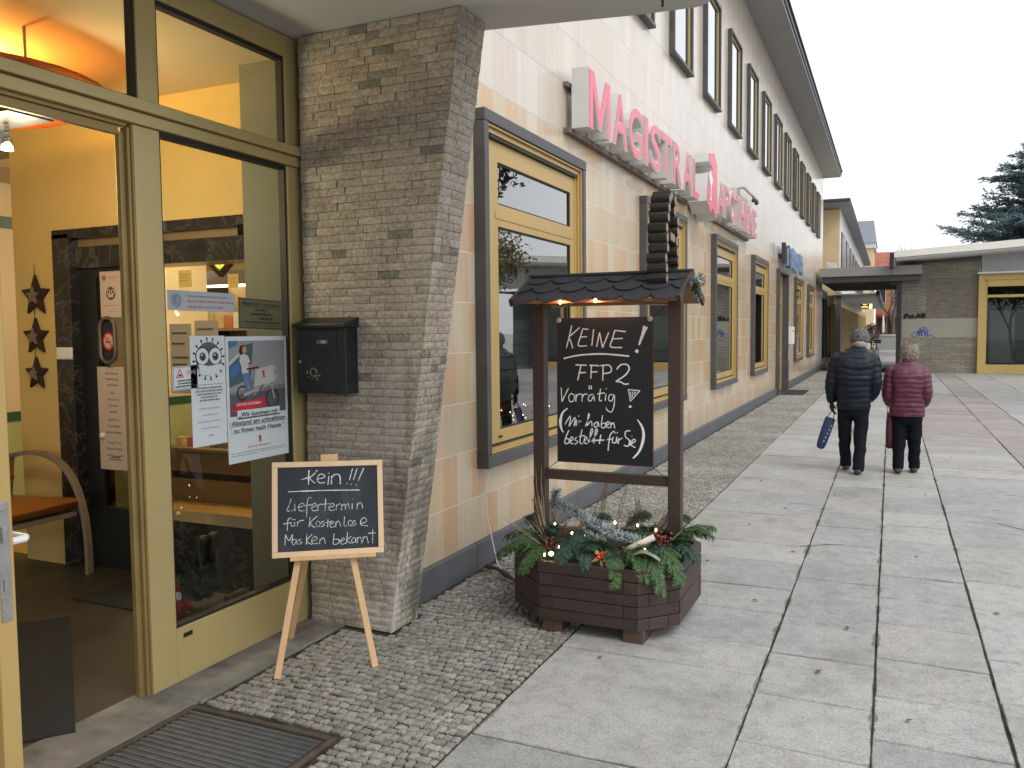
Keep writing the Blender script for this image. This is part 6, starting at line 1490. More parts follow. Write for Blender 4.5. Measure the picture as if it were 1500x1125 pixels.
r_ = random.Random(12); lf = leafmat('fallen_leaf', [(0, (.06,.035,.015)), (1, (.17,.10,.045))])
for x, y in ((-.89,8.2), (-.43,10.8), (-1.2,6.1), (-.2,5.0), (.2,6.8), (-.75,5.3), (-1.35,4.05), (-.3,4.3), (.6,5.6), (.35,9.4), (-1.1,7.4), (.9,8.8), (-.65,6.6), (-2.1,3.6), (-1.3,9.6), (.1,3.9), (.75,12.2), (-.5,9.1)):
    m = MB(); a = r_.uniform(0,6.28); d = Vector((math.cos(a), math.sin(a), 0)); w = Vector((-d.y, d.x, 0)); s_ = r_.uniform(.014,.028); p = Vector((x, y, .006))
    m.poly([p-d*s_, p-d*s_*.2+w*s_*.5+Vector((0,0,.006)), p+d*s_+Vector((0,0,.004))]); m.poly([p-d*s_, p+d*s_+Vector((0,0,.004)), p-d*s_*.2-w*s_*.5+Vector((0,0,.007))])
    o = m.build('fallen_leaf', lf); tag(o, 'small curled brown leaf lying on the stone slabs', 'leaf', 'fallen leaves on the paving')
for (x, y, a, L) in ((-.43,6.9,.5,.22), (1.05,8.0,-.9,.3)):
    m = MB(); d = Vector((math.cos(a), math.sin(a), 0)); p = Vector((x,y,.006)); m.tube([p-d*L, p+Vector((.01,.012,.004)), p+d*L*.6], [.002,.003,.0015], 5)
    o = m.build('twig', twig_m); tag(o, 'thin twig lying on the slabs %s' % ('left of the walking man\'s path' if x < 0 else 'right of the walking couple'), 'twig')

# ================================================================== display in the nearest window
def display():
    r = random.Random(17)
    t = thing('plush_monkey', 'dark brown plush monkey sitting in the nearest window display', 'plush toy', (-2.98,6.72,1.06)); fur = pm('plush_brown', (.035,.024,.018), .95, .3, 40, .5, 200)
    m = MB(); c = Vector((-2.98,6.75,1.13)); m.sphere(c, .065,.075,.10); m.sphere(c+Vector((.02,-.0,.145)), .062,.066,.06)
    for s_ in (-1, 1): m.sphere(c+Vector((.01,s_*.07,.155)), .012,.022,.024); m.tube([c+Vector((.03,s_*.06,.05)), c+Vector((.09,s_*.09,-.03))], [.026,.02], 8); m.tube([c+Vector((.03,s_*.05,-.06)), c+Vector((.13,s_*.07,-.06))], [.034,.026], 8)
    b = m.build('body', fur, t, True)
    m = MB(); m.sphere(c+Vector((.065,-.0,.13)), .03,.045,.042); m.build('face', pm('plush_tan', (.30,.21,.14), .9, .1, 30, .2), t, True)
    for k, (x, y, z) in enumerate(((-2.90,6.12,1.03), (-2.92,6.36,1.06), (-2.92,6.66,1.03), (-2.93,6.95,1.04))):
        t = thing('poinsettia', ['red flower arrangement at the left end of the nearest window display', 'red flower arrangement left of the plush monkey', 'red flower arrangement right below the plush monkey', 'red flower arrangement at the right end of the nearest window display'][k], 'flowers', (x,y,.94), 'red flower arrangements in the nearest window')
        m = MB()
        for i in range(90):
            d = Vector((r.gauss(0,1), r.gauss(0,1), abs(r.gauss(0,.7)))).normalized(); p = Vector((x,y,z)) + Vector((d.x*.05, d.y*.10, d.z*.05)); e = (d+Vector((r.uniform(-.6,.6),r.uniform(-.6,.6),r.uniform(-.3,.6)))).normalized()*.03; w = e.orthogonal().normalized()*.012; m.quad(p, p+e*.5-w, p+e, p+e*.5+w)
        m.build('petals', leafmat('poinsettia_red', [(0,(.20,.01,.015)),(.7,(.42,.03,.04)),(1,(.6,.25,.25))]), t)
        m = MB()
        for i in range(70):
            d = Vector((r.gauss(0,1), r.gauss(0,1), r.gauss(0,.4))).normalized(); p = Vector((x,y,z-.04)) + Vector((d.x*.06, d.y*.12, d.z*.03)); e = d*.05; w = e.orthogonal().normalized()*.008; m.quad(p, p+e*.5-w, p+e, p+e*.5+w)
        m.build('leaves', fir_m, t)
        m = MB(); m.tube([(x,y,.936), (x,y,1.0)], [.035,.045], 10); m.build('pot', M['near_black'], t)
    t = thing('window_lights', 'tiny warm lights scattered over the nearest window display', 'lights', (-2.85,6.5,1.0)); e = emit('tiny_bulb', (1, .75, .45), 9)
    for k in range(18):
        p = (-2.86 + r.uniform(-.05,.03), 6.0 + r.random()*1.15, .96 + r.random()*.16); m = MB(); m.sphere(p, .0045, nu=6, nv=4); m.build('bulb', e, t)
    m = MB(); m.tube([(-2.88, 5.9+i*.08, .95+.02*math.sin(i*1.7)) for i in range(17)], .001, 3); m.build('wire', M['black'], t)
    for k, (y, z, rr) in enumerate(((6.75,2.26,.14), (6.35,2.18,.10))):
        t = thing('paper_star', ['large folded paper star hanging in the nearest window', 'smaller folded paper star hanging left of the large one in the nearest window'][k], 'paper star', (-2.95,y,z)); o_ = star_outline(rr, rr*.45); m = MB()
        vs = [(-2.97, y+u, z+v) for u, v in o_] + [(-2.925, y, z), (-3.01, y, z)]; m.add(vs, [(i, (i+1)%10, 10) for i in range(10)] + [((i+1)%10, i, 11) for i in range(10)]); m.build('star', pm('paper_star', (.30,.29,.22), .8, .1, 9, 0), t)
        m = MB(); m.tube([(-2.97,y,z+rr), (-2.97,y,3.2)], .0015, 4); m.build('thread', M['black'], t)
    t = thing('shelf_boards', 'pale whitewashed plank backdrop in the nearest window display', 'backdrop', (-3.2,6.7,.94)); m = MB(); 
    for k in range(7): m.box(-3.2, -3.17, 6.62, 7.35, 1.02+k*.115, 1.125+k*.115)
    m.build('planks', pm('whitewashed_planks', (.36,.40,.40), .8, .2, 4, .1, isl=.25, stretch=(1,1,6)), t)
    t = thing('red_curtain', 'narrow dark red drape at the left edge of the nearest window', 'curtain', (-3.0,5.85,1.5)); m = MB()
    m.prism([(6.02+.03*math.sin(i*.9)*0 + (.06 if 0 else 0), 1.3+i*.1) for i in range(10)] + [(6.10, 2.2-i*.1) for i in range(10)], lambda u, v, d: (d, u, v), -2.90, -2.88); m.build('drape', pm('dark_red_cloth', (.13,.02,.02), .9, .2, 9, 0), t)
display()

# ================================================================== notices on the glass and the door
paper = pm('poster_paper', (.66,.72,.75), .55, .03, 3, 0); ink = pm('printed_black', (.02,.02,.022), .6, .1, 9, 0); grey_ink = pm('printed_grey', (.20,.21,.22), .6, .1, 9, 0); red_ink = pm('printed_red', (.62,.03,.045), .5, .05, 9, 0)
def glass_sheet(name, label, cat, y0, y1, z0, z1, mat, group=None, skew=0.0, curl=0.0):
    k = 3.177/3.15; f = lambda y, z: (y*k, 1.70 + (z-1.70)*k); (ya, za), (yb, zb) = f(y0, z0), f(y1, z1); x = -3.177; W_, H_ = yb-ya, zb-za
    t = thing(name, label, cat, (x, ya, za), group)
    P = lambda u, v, d=0: (x + .0006*d + curl*math.sin(u*math.pi)*(1-v), ya + u*W_, za + v*H_ + skew*u)
    m = MB(); N = 6
    for i in range(N): m.quad(P(i/N,0), P((i+1)/N,0), P((i+1)/N,1), P(i/N,1))
    for i in range(N): m.quad(P(i/N,0,-.6), P(i/N,1,-.6), P((i+1)/N,1,-.6), P((i+1)/N,0,-.6))
    m.build('sheet', mat, t)
    return t, P, W_, H_
def flat(t, P, name, polys, mat, d=1):
    m = MB()
    for p in polys: m.poly([P(u, v, d) for u, v in p])
    return m.build(name, mat, t)
def rect(a, b, c, d): return [(a,b),(c,b),(c,d),(a,d)]
def circ(cx, cy, r, asp, n=24, a0=0, a1=2*math.pi): return [(cx + r*math.cos(a0+(a1-a0)*k/n), cy + r*asp*math.sin(a0+(a1-a0)*k/n)) for k in range(n)]
def words(t, P, W_, H_, name, items, mat, d=2, bold=0):
    m = MB()
    for txt, u, v, h, w, al in items:
        vs, fs = text2d(txt, 'LEFT', 0, bold); a = min(q.x for q in vs); b = max(q.x for q in vs); wd = w if w else (b-a)*h/.72*H_/W_
        u0 = u if al == 'L' else (u - wd/2); m.add([P(u0 + (q.x-a)/(b-a)*wd, v + q.y*h/.72, d) for q in vs], fs)
    return m.build(name, mat, t)
def textlines(rows, seed):
    """print too small to read: rows of short dashes"""
    r = random.Random(seed); out = []
    for u0, u1, v, h in rows:
        u = u0
        while u < u1 - .01:
            w = min(r.uniform(.02,.085), u1-u); out.append(rect(u, v, u+w, v+h)); u += w + .014
    return out
# large poster: woman on a cargo bike
def bike_poster():
    t, P, W_, H_ = glass_sheet('poster', 'large printed poster of a woman riding a cargo bike with a white box', 'poster', 3.335, 3.812, 1.02, 1.692, paper, skew=.0)
    c = lambda n, col: pm('print_'+n, col, .5, .08, 6, 0); A = W_/H_
    flat(t, P, 'photo', [rect(.04,.37,.965,.965)], c('wall', (.30,.29,.31)), 1); flat(t, P, 'road', [[(.04,.37),(.965,.37),(.965,.565),(.04,.54)]], c('road', (.10,.10,.115)), 2)
    flat(t, P, 'wall_band', [[(.04,.54),(.965,.565),(.965,.60),(.04,.56)]], c('kerb', (.20,.19,.20)), 2)
    flat(t, P, 'windows', [[(.04,.60),(.38,.66),(.43,.95),(.30,.93),(.04,.78)]], c('teal', (.06,.12,.13)), 2); flat(t, P, 'blue_corner', [[(.04,.965),(.19,.965),(.16,.93),(.04,.90)], [(.06,.76),(.20,.80),(.20,.72),(.06,.66)]], c('blue', (.06,.16,.38)), 3); flat(t, P, 'mullion', [[(.04,.80),(.24,.89),(.24,.86),(.04,.765)]], c('mull', (.5,.5,.5)), 3)
    hair = c('hair', (.04,.018,.015)); flat(t, P, 'hair', [[(.20,.88),(.22,.925),(.28,.935),(.32,.91),(.31,.87),(.27,.85),(.22,.84)]], hair, 4)
    skin = c('skin', (.48,.27,.20)); flat(t, P, 'skin', [circ(.285,.893,.035,A*1.25,14), [(.31,.79),(.50,.735),(.50,.715),(.30,.755)], [(.20,.81),(.235,.80),(.36,.73),(.34,.715),(.22,.76)]], skin, 5)
    flat(t, P, 'shirt', [[(.21,.85),(.27,.862),(.34,.845),(.375,.79),(.34,.79),(.34,.71),(.23,.705),(.23,.77),(.20,.80)]], c('shirt', (.55,.57,.60)), 6)
    flat(t, P, 'jeans', [[(.23,.705),(.34,.71),(.415,.64),(.40,.56),(.36,.52),(.345,.52),(.36,.60),(.32,.66),(.335,.52),(.30,.52),(.27,.63)]], c('jeans', (.12,.20,.34)), 6)
    wh = c('wheel', (.03,.03,.035)); ringp = lambda cx, cy, r, w: [[(cx + rr*math.cos(a), cy + rr*A*math.sin(a)) for rr, a in ((r,a0),(r,a0+.27),(r-w,a0+.27),(r-w,a0))] for a0 in [2*math.pi*k/24 for k in range(24)]]
    flat(t, P, 'wheels', ringp(.235,.55,.085,.018) + ringp(.73,.485,.115,.018), wh, 5)
    flat(t, P, 'bike_frame', [[(.25,.52),(.70,.60),(.70,.62),(.25,.545)], [(.40,.53),(.62,.62),(.64,.62),(.42,.525)], [(.70,.60),(.75,.48),(.77,.48),(.73,.60)]], c('frame', (.40,.38,.33)), 7)
    flat(t, P, 'cargo_box', [[(.42,.59),(.45,.73),(.74,.765),(.80,.75),(.82,.65),(.78,.625)]], c('box', (.50,.50,.49)), 8); flat(t, P, 'box_side', [[(.74,.765),(.80,.75),(.82,.65),(.775,.625)]], c('box2', (.40,.40,.41)), 9)
    flat(t, P, 'handlebar', [[(.31,.745),(.50,.755),(.50,.742),(.31,.732)]], wh, 9)
    def gothic(cx, cy, s): return [[(cx+u*s, cy+v*s*A) for u, v in q] for q in ([(-.5,-.5),(-.15,-.35),(-.05,.55),(-.45,.62),(-.2,.95),(.25,1),(.48,.7),(.42,-.2),(.62,-.45),(.3,-.75),(.1,-.45),(.15,.1),(-.12,.1),(-.18,-.5),(-.42,-.75)],)]
    flat(t, P, 'red_emblem', gothic(.575,.685,.052) + gothic(.785,.70,.026) + gothic(.49,.165,.045), red_ink, 11)
    flat(t, P, 'red_strip', [[(.10,.425),(.60,.455),(.60,.50),(.12,.475)], [(.06,.405),(.62,.432),(.62,.452),(.06,.425)]], red_ink, 8)
    words(t, P, W_, H_, 'strip_text', [('Unverzichtbar', .13, .452, .026, .40, 'L')], paper, 10, .01)
    flat(t, P, 'caption_bands', [rect(.14,.345,.845,.415), rect(.03,.29,.965,.355), rect(.05,.235,.94,.295)], paper, 9)
    words(t, P, W_, H_, 'caption', [('\u201eWir kommen mit', .165, .362, .038, .64, 'L'), ('Abstand am schnellsten', .045, .30, .038, .89, 'L'), ('zu Ihnen nach Hause.\u201c', .075, .24, .038, .84, 'L')], ink, 12, .012)
    flat(t, P, 'small_print', textlines([(.30,.70,.108,.008)], 3), red_ink, 3); flat(t, P, 'fine_print', textlines([(.04,.93,.075,.005), (.04,.45,.055,.005), (.5,.93,.062,.004)], 4), grey_ink, 3)
bike_poster()
def mask_poster():
    t, P, W_, H_ = glass_sheet('poster', 'white notice with a round grey masked face drawing above faint text', 'poster', 3.093, 3.330, 1.14, 1.697, paper); A = W_/H_
    g = pm('print_graphite', (.10,.105,.11), .6, .35, 60, 0); flat(t, P, 'head', [circ(.52,.79,.37,A*.98,36)], g, 2)
    sp = []
    for k in range(16):
        a = 2*math.pi*k/16 + .1; d = (math.cos(a), math.sin(a)); c0 = (.52 + .37*d[0], .79 + .37*A*d[1]); c1 = (.52 + .44*d[0], .79 + .44*A*d[1]); n = (-d[1]*.012, d[0]*.012*A); sp.append([(c0[0]-n[0], c0[1]-n[1]), (c0[0]+n[0], c0[1]+n[1]), (c1[0]+n[0], c1[1]+n[1]), (c1[0]-n[0], c1[1]-n[1])]); sp.append(circ(c1[0], c1[1], .028, A, 8))
    flat(t, P, 'spikes', sp, ink, 2); flat(t, P, 'eye_rims', [circ(.335,.815,.20,A), circ(.70,.815,.20,A)], ink, 3); flat(t, P, 'eyes', [circ(.335,.815,.175,A), circ(.70,.815,.175,A)], paper, 4); flat(t, P, 'iris', [circ(.335,.812,.095,A), circ(.70,.812,.095,A)], grey_ink, 5); flat(t, P, 'pupils', [circ(.335,.812,.07,A), circ(.70,.812,.07,A)], ink, 6); flat(t, P, 'glints', [circ(.315,.825,.022,A,10), circ(.68,.825,.022,A,10)], paper, 7)
    flat(t, P, 'mask', [[(.20,.745),(.50,.725),(.85,.745),(.80,.66),(.52,.635),(.25,.655)]], paper, 8)
    flat(t, P, 'lines', textlines([(.12,.92,.555,.006), (.14,.88,.52,.016), (.10,.90,.492,.016), (.14,.86,.464,.016), (.25,.75,.436,.016), (.22,.80,.408,.016)], 5), grey_ink, 2)
    flat(t, P, 'faint_lines', textlines([(.2,.8,.335,.012), (.3,.72,.275,.012), (.15,.85,.215,.012), (.25,.78,.155,.012)], 6), pm('print_pale', (.38,.41,.43), .6, .05, 9, 0), 2); words(t, P, W_, H_, 'closing', [('Danke', .52, .085, .018, None, 'C')], ink, 2)
mask_poster()
def small_notices():
    t, P, W_, H_ = glass_sheet('sticker', 'small white warning sticker with a red triangle overlapping the masked face notice', 'sticker', 2.977, 3.137, 1.432, 1.548, paper, skew=.006); A = W_/H_
    for s_ in (rect(.03,.03,.97,.05), rect(.03,.95,.97,.97), rect(.03,.05,.05,.95), rect(.95,.05,.97,.95)): pass
    flat(t, P, 'border', [rect(.03,.03,.97,.05), rect(.03,.95,.97,.97), rect(.03,.05,.045,.95), rect(.955,.05,.97,.95)], ink, 1)
    flat(t, P, 'triangle', [[(.13,.52),(.45,.52),(.29,.92)]], red_ink, 2); flat(t, P, 'triangle_field', [[(.185,.555),(.395,.555),(.29,.83)]], paper, 3); flat(t, P, 'symbol', [[(.22,.58),(.36,.58),(.34,.65),(.26,.68)]], ink, 4)
    pk = pm('print_pink', (.62,.30,.32), .6, .05, 9, 0); flat(t, P, 'waves', [circ(.74,.72,.05,A,14), rect(.57,.60,.60,.85), rect(.63,.64,.655,.81), rect(.83,.64,.855,.81), rect(.88,.60,.91,.85)], pk, 2); flat(t, P, 'dot', [circ(.74,.72,.025,A,10)], red_ink, 3)
    flat(t, P, 'lines', textlines([(.18,.85,.36,.06), (.22,.80,.24,.06), (.10,.92,.12,.06)], 7), ink, 2)
    t, P, W_, H_ = glass_sheet('sign_strip', 'pale blue horizontal sign with round emblem and three small text lines on glass', 'sign', 2.962, 3.412, 1.822, 1.920, pm('pale_blue_strip', (.42,.47,.50), .5, .03, 3, 0), skew=-.004); A = W_/H_
    bl = pm('print_bluegrey', (.16,.20,.28), .5, .1, 9, 0); flat(t, P, 'emblem', [circ(.12,.5,.085,A,24)], pm('print_paleblue', (.30,.36,.43), .5, .05, 9, 0), 1)
    m = MB(); m.ribbon([P(u, v, 3) for u, v in ((.07,.65),(.09,.75),(.09,.3),(.07,.35))], .006, (1,0,0)); m.ribbon([P(u, v, 3) for u, v in ((.11,.72),(.15,.75),(.175,.55),(.15,.25),(.115,.2),(.115,.7))], .006, (1,0,0)); m.build('emblem_letters', bl, t)
    words(t, P, W_, H_, 'line', [('In dieser Apotheke finden Sie einen', .28, .70, .12, .60, 'L')], bl, 2); flat(t, P, 'red_lines', textlines([(.28,.97,.44,.10), (.28,.82,.16,.10)], 9), pm('print_dullred', (.45,.20,.24), .5, .05, 9, 0), 2)
    t, P, W_, H_ = glass_sheet('opening_hours_plate', 'dark engraved glass plate with a thin double border and the pharmacy name', 'plate', 3.437, 3.795, 1.735, 1.900, pm('olive_plate', (.135,.135,.075), .3, .1, 4, 0), skew=-.012); dk = pm('olive_engraving', (.03,.03,.018), .5, .1, 9, 0)
    flat(t, P, 'border', [rect(.02,.03,.98,.05), rect(.02,.95,.98,.97), rect(.02,.05,.03,.95), rect(.97,.05,.98,.95), rect(.06,.70,.94,.715), rect(.06,.12,.94,.13)], dk, 1)
    words(t, P, W_, H_, 'engraving', [('Magistral - Apotheke', .10, .77, .13, .82, 'L')], dk, 2, .01); flat(t, P, 'lines', textlines([(.35,.62,.60,.05), (.28,.75,.46,.07), (.45,.75,.32,.07), (.12,.88,.20,.05)], 11), dk, 2)
small_notices()
def wall_sheet(name, label, x0, x1, z0, z1, y, mat):
    t = thing(name, label, 'notice', (x0, y, z0)); P = lambda u, v, d=0: (x0+u*(x1-x0), y - .0006*d, z0+v*(z1-z0)); m = MB(); m.quad(P(0,0), P(1,0), P(1,1), P(0,1)); m.build('sheet', mat, t); return t, P, x1-x0, z1-z0
pap2 = pm('warm_paper', (.56,.46,.38), .7, .03, 3, 0)
t, P, W_, H_ = wall_sheet('notice', 'tall paper notice in bold type asking to wait, taped low on the black inner door', -5.235, -4.935, .735, 1.480, 4.255, pap2)
words(t, P, W_, H_, 'text', [(s_, .5, v, .026, None, 'C') for s_, v in (('Bitte bis zur',.925), ('Markierung',.87), ('aufr\u00fccken',.815), ('Nur',.735), ('1 Person im',.675), ('Vorraum',.615), ('warten.',.555), ('NICHT im',.475), ('T\u00fcrrahmen',.415), ('stehen bleiben.',.355), ('Immer 1.5 m',.255), ('Abstand halten.',.195))], ink, 1); words(t, P, W_, H_, 'thanks', [('* Danke *', .5, .115, .036, None, 'C')], ink, 1, .02); flat(t, P, 'underline', [rect(.28,.095,.72,.102)], ink, 1)
t, P, W_, H_ = wall_sheet('notice', 'upper paper notice with orange dot and small masked face on the black inner door', -5.172, -4.958, 1.835, 2.160, 4.255, pap2); A = W_/H_
flat(t, P, 'dot', [circ(.20,.86,.10,A)], pm('print_orange', (.45,.14,.03), .6, .05, 9, 0), 1); flat(t, P, 'face', [circ(.5,.52,.22,A)], pm('print_brown', (.10,.06,.035), .6, .2, 40, 0), 1); flat(t, P, 'eyes', [circ(.40,.555,.09,A), circ(.60,.555,.09,A)], pap2, 2); flat(t, P, 'pupils', [circ(.40,.555,.045,A), circ(.60,.555,.045,A)], ink, 3); flat(t, P, 'mask', [[(.36,.50),(.64,.50),(.60,.43),(.40,.43)]], pap2, 4); flat(t, P, 'lines', textlines([(.4,.9,.88,.012), (.4,.8,.84,.012), (.15,.9,.25,.012), (.4,.65,.12,.012)], 2), pm('print_tan', (.3,.2,.13), .6, .05, 9, 0), 1)
t = thing('no_smoking_sign', 'round red no-smoking sticker inside the oval door pull', 'sign', (-5.08,4.24,1.66)); P = lambda u, v, d=0: (-5.085+u, 4.236-.0008*d, 1.664+v)
flat(t, P, 'disc', [circ(0,0,.056,1.15)], red_ink, 0); flat(t, P, 'field', [circ(0,0,.043,1.15)], pap2, 1); flat(t, P, 'cigarette', [rect(-.03,-.010,.026,.0), [(.0,.012),(.008,.02),(.0,.028),(.006,.034),(.013,.028),(.007,.02),(.014,.012)]], ink, 2); flat(t, P, 'bar', [[(-.036,.03),(-.028,.038),(.036,-.03),(.028,-.038)]], red_ink, 3)
for k, (xa, xb, za, zb) in enumerate(((-4.362,-4.245,2.02,2.135), (-3.935,-3.845,2.005,2.095))):
    t, P, W_, H_ = wall_sheet('sticky_note', ['yellow handwritten note hanging left of the diamond picture', 'yellow handwritten note hanging right of the diamond picture'][k], xa, xb, za, zb, 4.205, pm('yellow_note', (.60,.42,.12), .7, .05, 4, 0)); flat(t, P, 'lines', textlines([(.12,.88,.72,.05), (.12,.7,.55,.05), (.12,.8,.38,.05)], 20+k), pm('print_tan', (.3,.2,.13), .6, .05, 9, 0), 1)
for k, (xa, xb, za, zb) in enumerate(((-4.56,-4.36,1.30,1.78), (-4.33,-4.12,1.36,1.80))):
    t, P, W_, H_ = wall_sheet('notice', ['grey-backed notice behind the glass next to the door post', 'grey-backed notice behind the masked face poster'][k], xa, xb, za, zb, 4.30, pm('backlit_paper', (.34,.30,.24), .7, .05, 4, 0)); flat(t, P, 'lines', textlines([(.1,.8,.85,.03), (.1,.7,.7,.03), (.1,.85,.5,.03), (.1,.75,.4,.03)], 30+k), ink, 1)

# ================================================================== people
def ellipse_ring(cx, cy, z, a, b, n=28, p=2.4, rot=0):
    out = []
    for k in range(n):
        t = 2*math.pi*k/n; c, s = math.cos(t), math.sin(t); x = a*math.copysign(abs(c)**(2/p), c); y = b*math.copysign(abs(s)**(2/p), s)
        out.append((cx + x*math.cos(rot) - y*math.sin(rot), cy + x*math.sin(rot) + y*math.cos(rot), z))
    return out
def lerp_table(tab, z):
    tab = sorted(tab)
    if z <= tab[0][0]: return tab[0][1:]
    for a, b in zip(tab, tab[1:]):
        if a[0] <= z <= b[0]:
            t = (z-a[0])/(b[0]-a[0]); t = t*t*(3-2*t); return tuple(x+(y-x)*t for x, y in zip(a[1:], b[1:]))
    return tab[-1][1:]
def quilt_tube(m, pts, rad, period, amp, n=14, flat=1.0):
    """sleeve with quilted bulges"""
    P = smooth_line(pts, 12); N = len(P); acc = 0; rr = []
    tot = sum((P[i+1]-P[i]).length for i in range(N-1)); L = 0
    for i in range(N):
        if i: L += (P[i]-P[i-1]).length
        f = L/tot*(len(rad)-1); k = min(int(f), len(rad)-2); base = rad[k] + (rad[k+1]-rad[k])*(f-k)
        rr.append(base + amp*(abs(math.sin(math.pi*L/period))**.6 - .5))
    m.tube(P, rr, n, flat=flat)
def remesh(o, v, smooth_it=2):
    r = o.modifiers.new('remesh', 'REMESH'); r.mode = 'VOXEL'; r.voxel_size = v; r.use_smooth_shade = True
    s = o.modifiers.new('smooth', 'SMOOTH'); s.iterations = smooth_it; s.factor = .5
def hand(m, wrist, d, n, side, L=.185, curl=.9, fat=1.0):
    """palm and five separate tapering fingers; d along the hand, n palm normal (fingers curl towards n)"""
    w, d, n = Vector(wrist), Vector(d).normalized(), Vector(n).normalized(); s = d.cross(n).normalized()*side
    m.tube([w, w+d*.035, w+d*.085], [.026*fat,.034*fat,.032*fat], 10, flat=.6); pl = w + d*.088
    for k, (off, ln, r) in enumerate(((.030,.070,.0085), (.010,.078,.009), (-.011,.073,.0088), (-.030,.058,.0078))):
        p = pl + s*off; pts = [p - d*.02]; dd = d.copy()
        for j, f in enumerate((.45, .32, .26)):
            a = curl*(.35 + .35*j)*(1+.06*k); q = (dd*math.cos(a) + n*math.sin(a)).normalized() if True else dd; pts.append(pts[-1] + q*(ln*f + (.02 if j == 0 else 0)))
        m.tube(pts, [r*fat, r*1.02*fat, r*.92*fat, r*.75*fat], 8)
    p = w + d*.03 + s*.026; m.tube([p, p + (s*.75 + d*.6 + n*.2).normalized()*.036, p + (s*.45 + d*.9 + n*.55).normalized()*.062], [.012*fat,.0105*fat,.008*fat], 8)
def jacket_mat(name, col, sheen):
    t = NT(name); f = t.noise(5, 4); w = t.n('ShaderNodeTexNoise'); w.inputs['Scale'].default_value = 1; w.inputs['Detail'].default_value = 5; w.inputs['Distortion'].default_value = .6; t.l(t.scaled((26, 26, 12)), w.inputs['Vector'])
    c = t.ramp(f, [(.3, sh(col, .8)), (.7, sh(col, 1.2))]); t.bsdf(c, .48, 0, sheen, t.bump(w.outputs['Fac'], .5, .012)); return t.m
def person(label, X, Y, prof, arms, legs, head, mats, hem, quilt, hat=None, hair=None, name='person', shoes=None, hands=()):
    t = thing(name, label, 'person', (X, Y, 0)); V = lambda p: Vector((X+p[0], Y+p[1], p[2]))
    # ---- body: one continuous surface
    b = MB(); zs = [i*.02 for i in range(int(hem[0]/.02)+2, int(prof[-1][0]/.02)+1)]
    b.loft([ellipse_ring(X+c[2], Y+c[3], z, c[0]*.86, c[1]*.86) for z, c in [(z, lerp_table(prof, z)) for z in zs]])
    for pts, rad in arms: b.tube(smooth_line([V(p) for p in pts], 5), [.72*(rad[min(i//5, len(rad)-1)] + (rad[min(i//5+1, len(rad)-1)] - rad[min(i//5, len(rad)-1)])*(i % 5)/5) for i in range(5*(len(pts)-1)+1)], 10)
    for pts, rad in legs:
        b.tube(smooth_line([V(p) for p in pts], 5), [rad[0]*.82 + (rad[-1]*.62-rad[0]*.82)*i/(5*(len(pts)-1)) for i in range(5*(len(pts)-1)+1)], 10)
        a = V(pts[-1]); b.tube([a + Vector((0,-.05,-.01)), a + Vector((0,.06,-.02)), a+Vector((0,.13,-.03))], [.022,.028,.02], 8)
    hc, hr = V(head[0]), head[1]; nk = Vector(head[2]) + Vector((X, Y, 0))
    b.tube([nk, nk.lerp(hc, .5), hc - Vector((0,-.01,hr*.2))], [.062,.055,.055], 12)
    b.sphere(hc, hr*.74, hr*.92, hr*1.02, 20, 14); b.sphere(hc+Vector((0,hr*.32,-hr*.52)), hr*.52, hr*.55, hr*.55, 14, 10)
    b.sphere(hc+Vector((0,hr*.98,-hr*.12)), hr*.12, hr*.20, hr*.20, 10, 8)                      # nose
    for s_ in (-1, 1): b.sphere(hc+Vector((s_*hr*.77,.0,-hr*.10)), hr*.10, hr*.20, hr*.30, 10, 8)
    b.sphere(hc+Vector((0,hr*.80,-hr*.56)), hr*.26, hr*.10, hr*.06, 10, 6)                      # lips
    for h in hands: hand(b, V(h[0]), h[1], h[2], h[3])
    ob = b.build('body', mats['skin'], t, True); remesh(ob, .0065, 2)
    m = MB()
    for s_ in (-1, 1): m.sphere(hc+Vector((s_*hr*.30,hr*.80,hr*.05)), hr*.12, hr*.08, hr*.09, 8, 6)
    m.build('eyes', M['near_black'], t, True)
    # ---- trousers
    m = MB()
    for pts, rad in legs:
        pts = pts[:-1] + [(pts[-1][0], pts[-1][1], .048)]
        P = smooth_line([V(p) for p in pts], 8); n = len(P); wr = [1 + .055*noise.noise((i*.55, pts[0][0]*40, Y)) + .03*math.sin(i*1.9 + pts[0][0]*30)*(1 if i > n*.45 else .3) for i in range(n)]; P = [q + Vector((.010*noise.noise((i*.35, 3, pts[0][0]*50)), .012*noise.noise((i*.4, 7, pts[0][0]*50)), 0)) for i, q in enumerate(P)]; m.tube(P, [wr[i]*(rad[min(int(i/(n-1)*(len(rad)-1)), len(rad)-2)] + (rad[min(int(i/(n-1)*(len(rad)-1)), len(rad)-2)+1]-rad[min(int(i/(n-1)*(len(rad)-1)), len(rad)-2)])*((i/(n-1)*(len(rad)-1)) % 1 if i < n-1 else 1)) for i in range(n)], 16)
    hz = hem[0]; c = lerp_table(prof, hz); m.loft([ellipse_ring(X+c[2], Y+c[3], z, c[0]*k, c[1]*k*.95) for z, k in ((hz-.10,.60), (hz-.04,.84), (hz+.03,.92), (hz+.12,.88))])
    o = m.build('trousers', mats['trousers'], t, True); remesh(o, .010, 3)
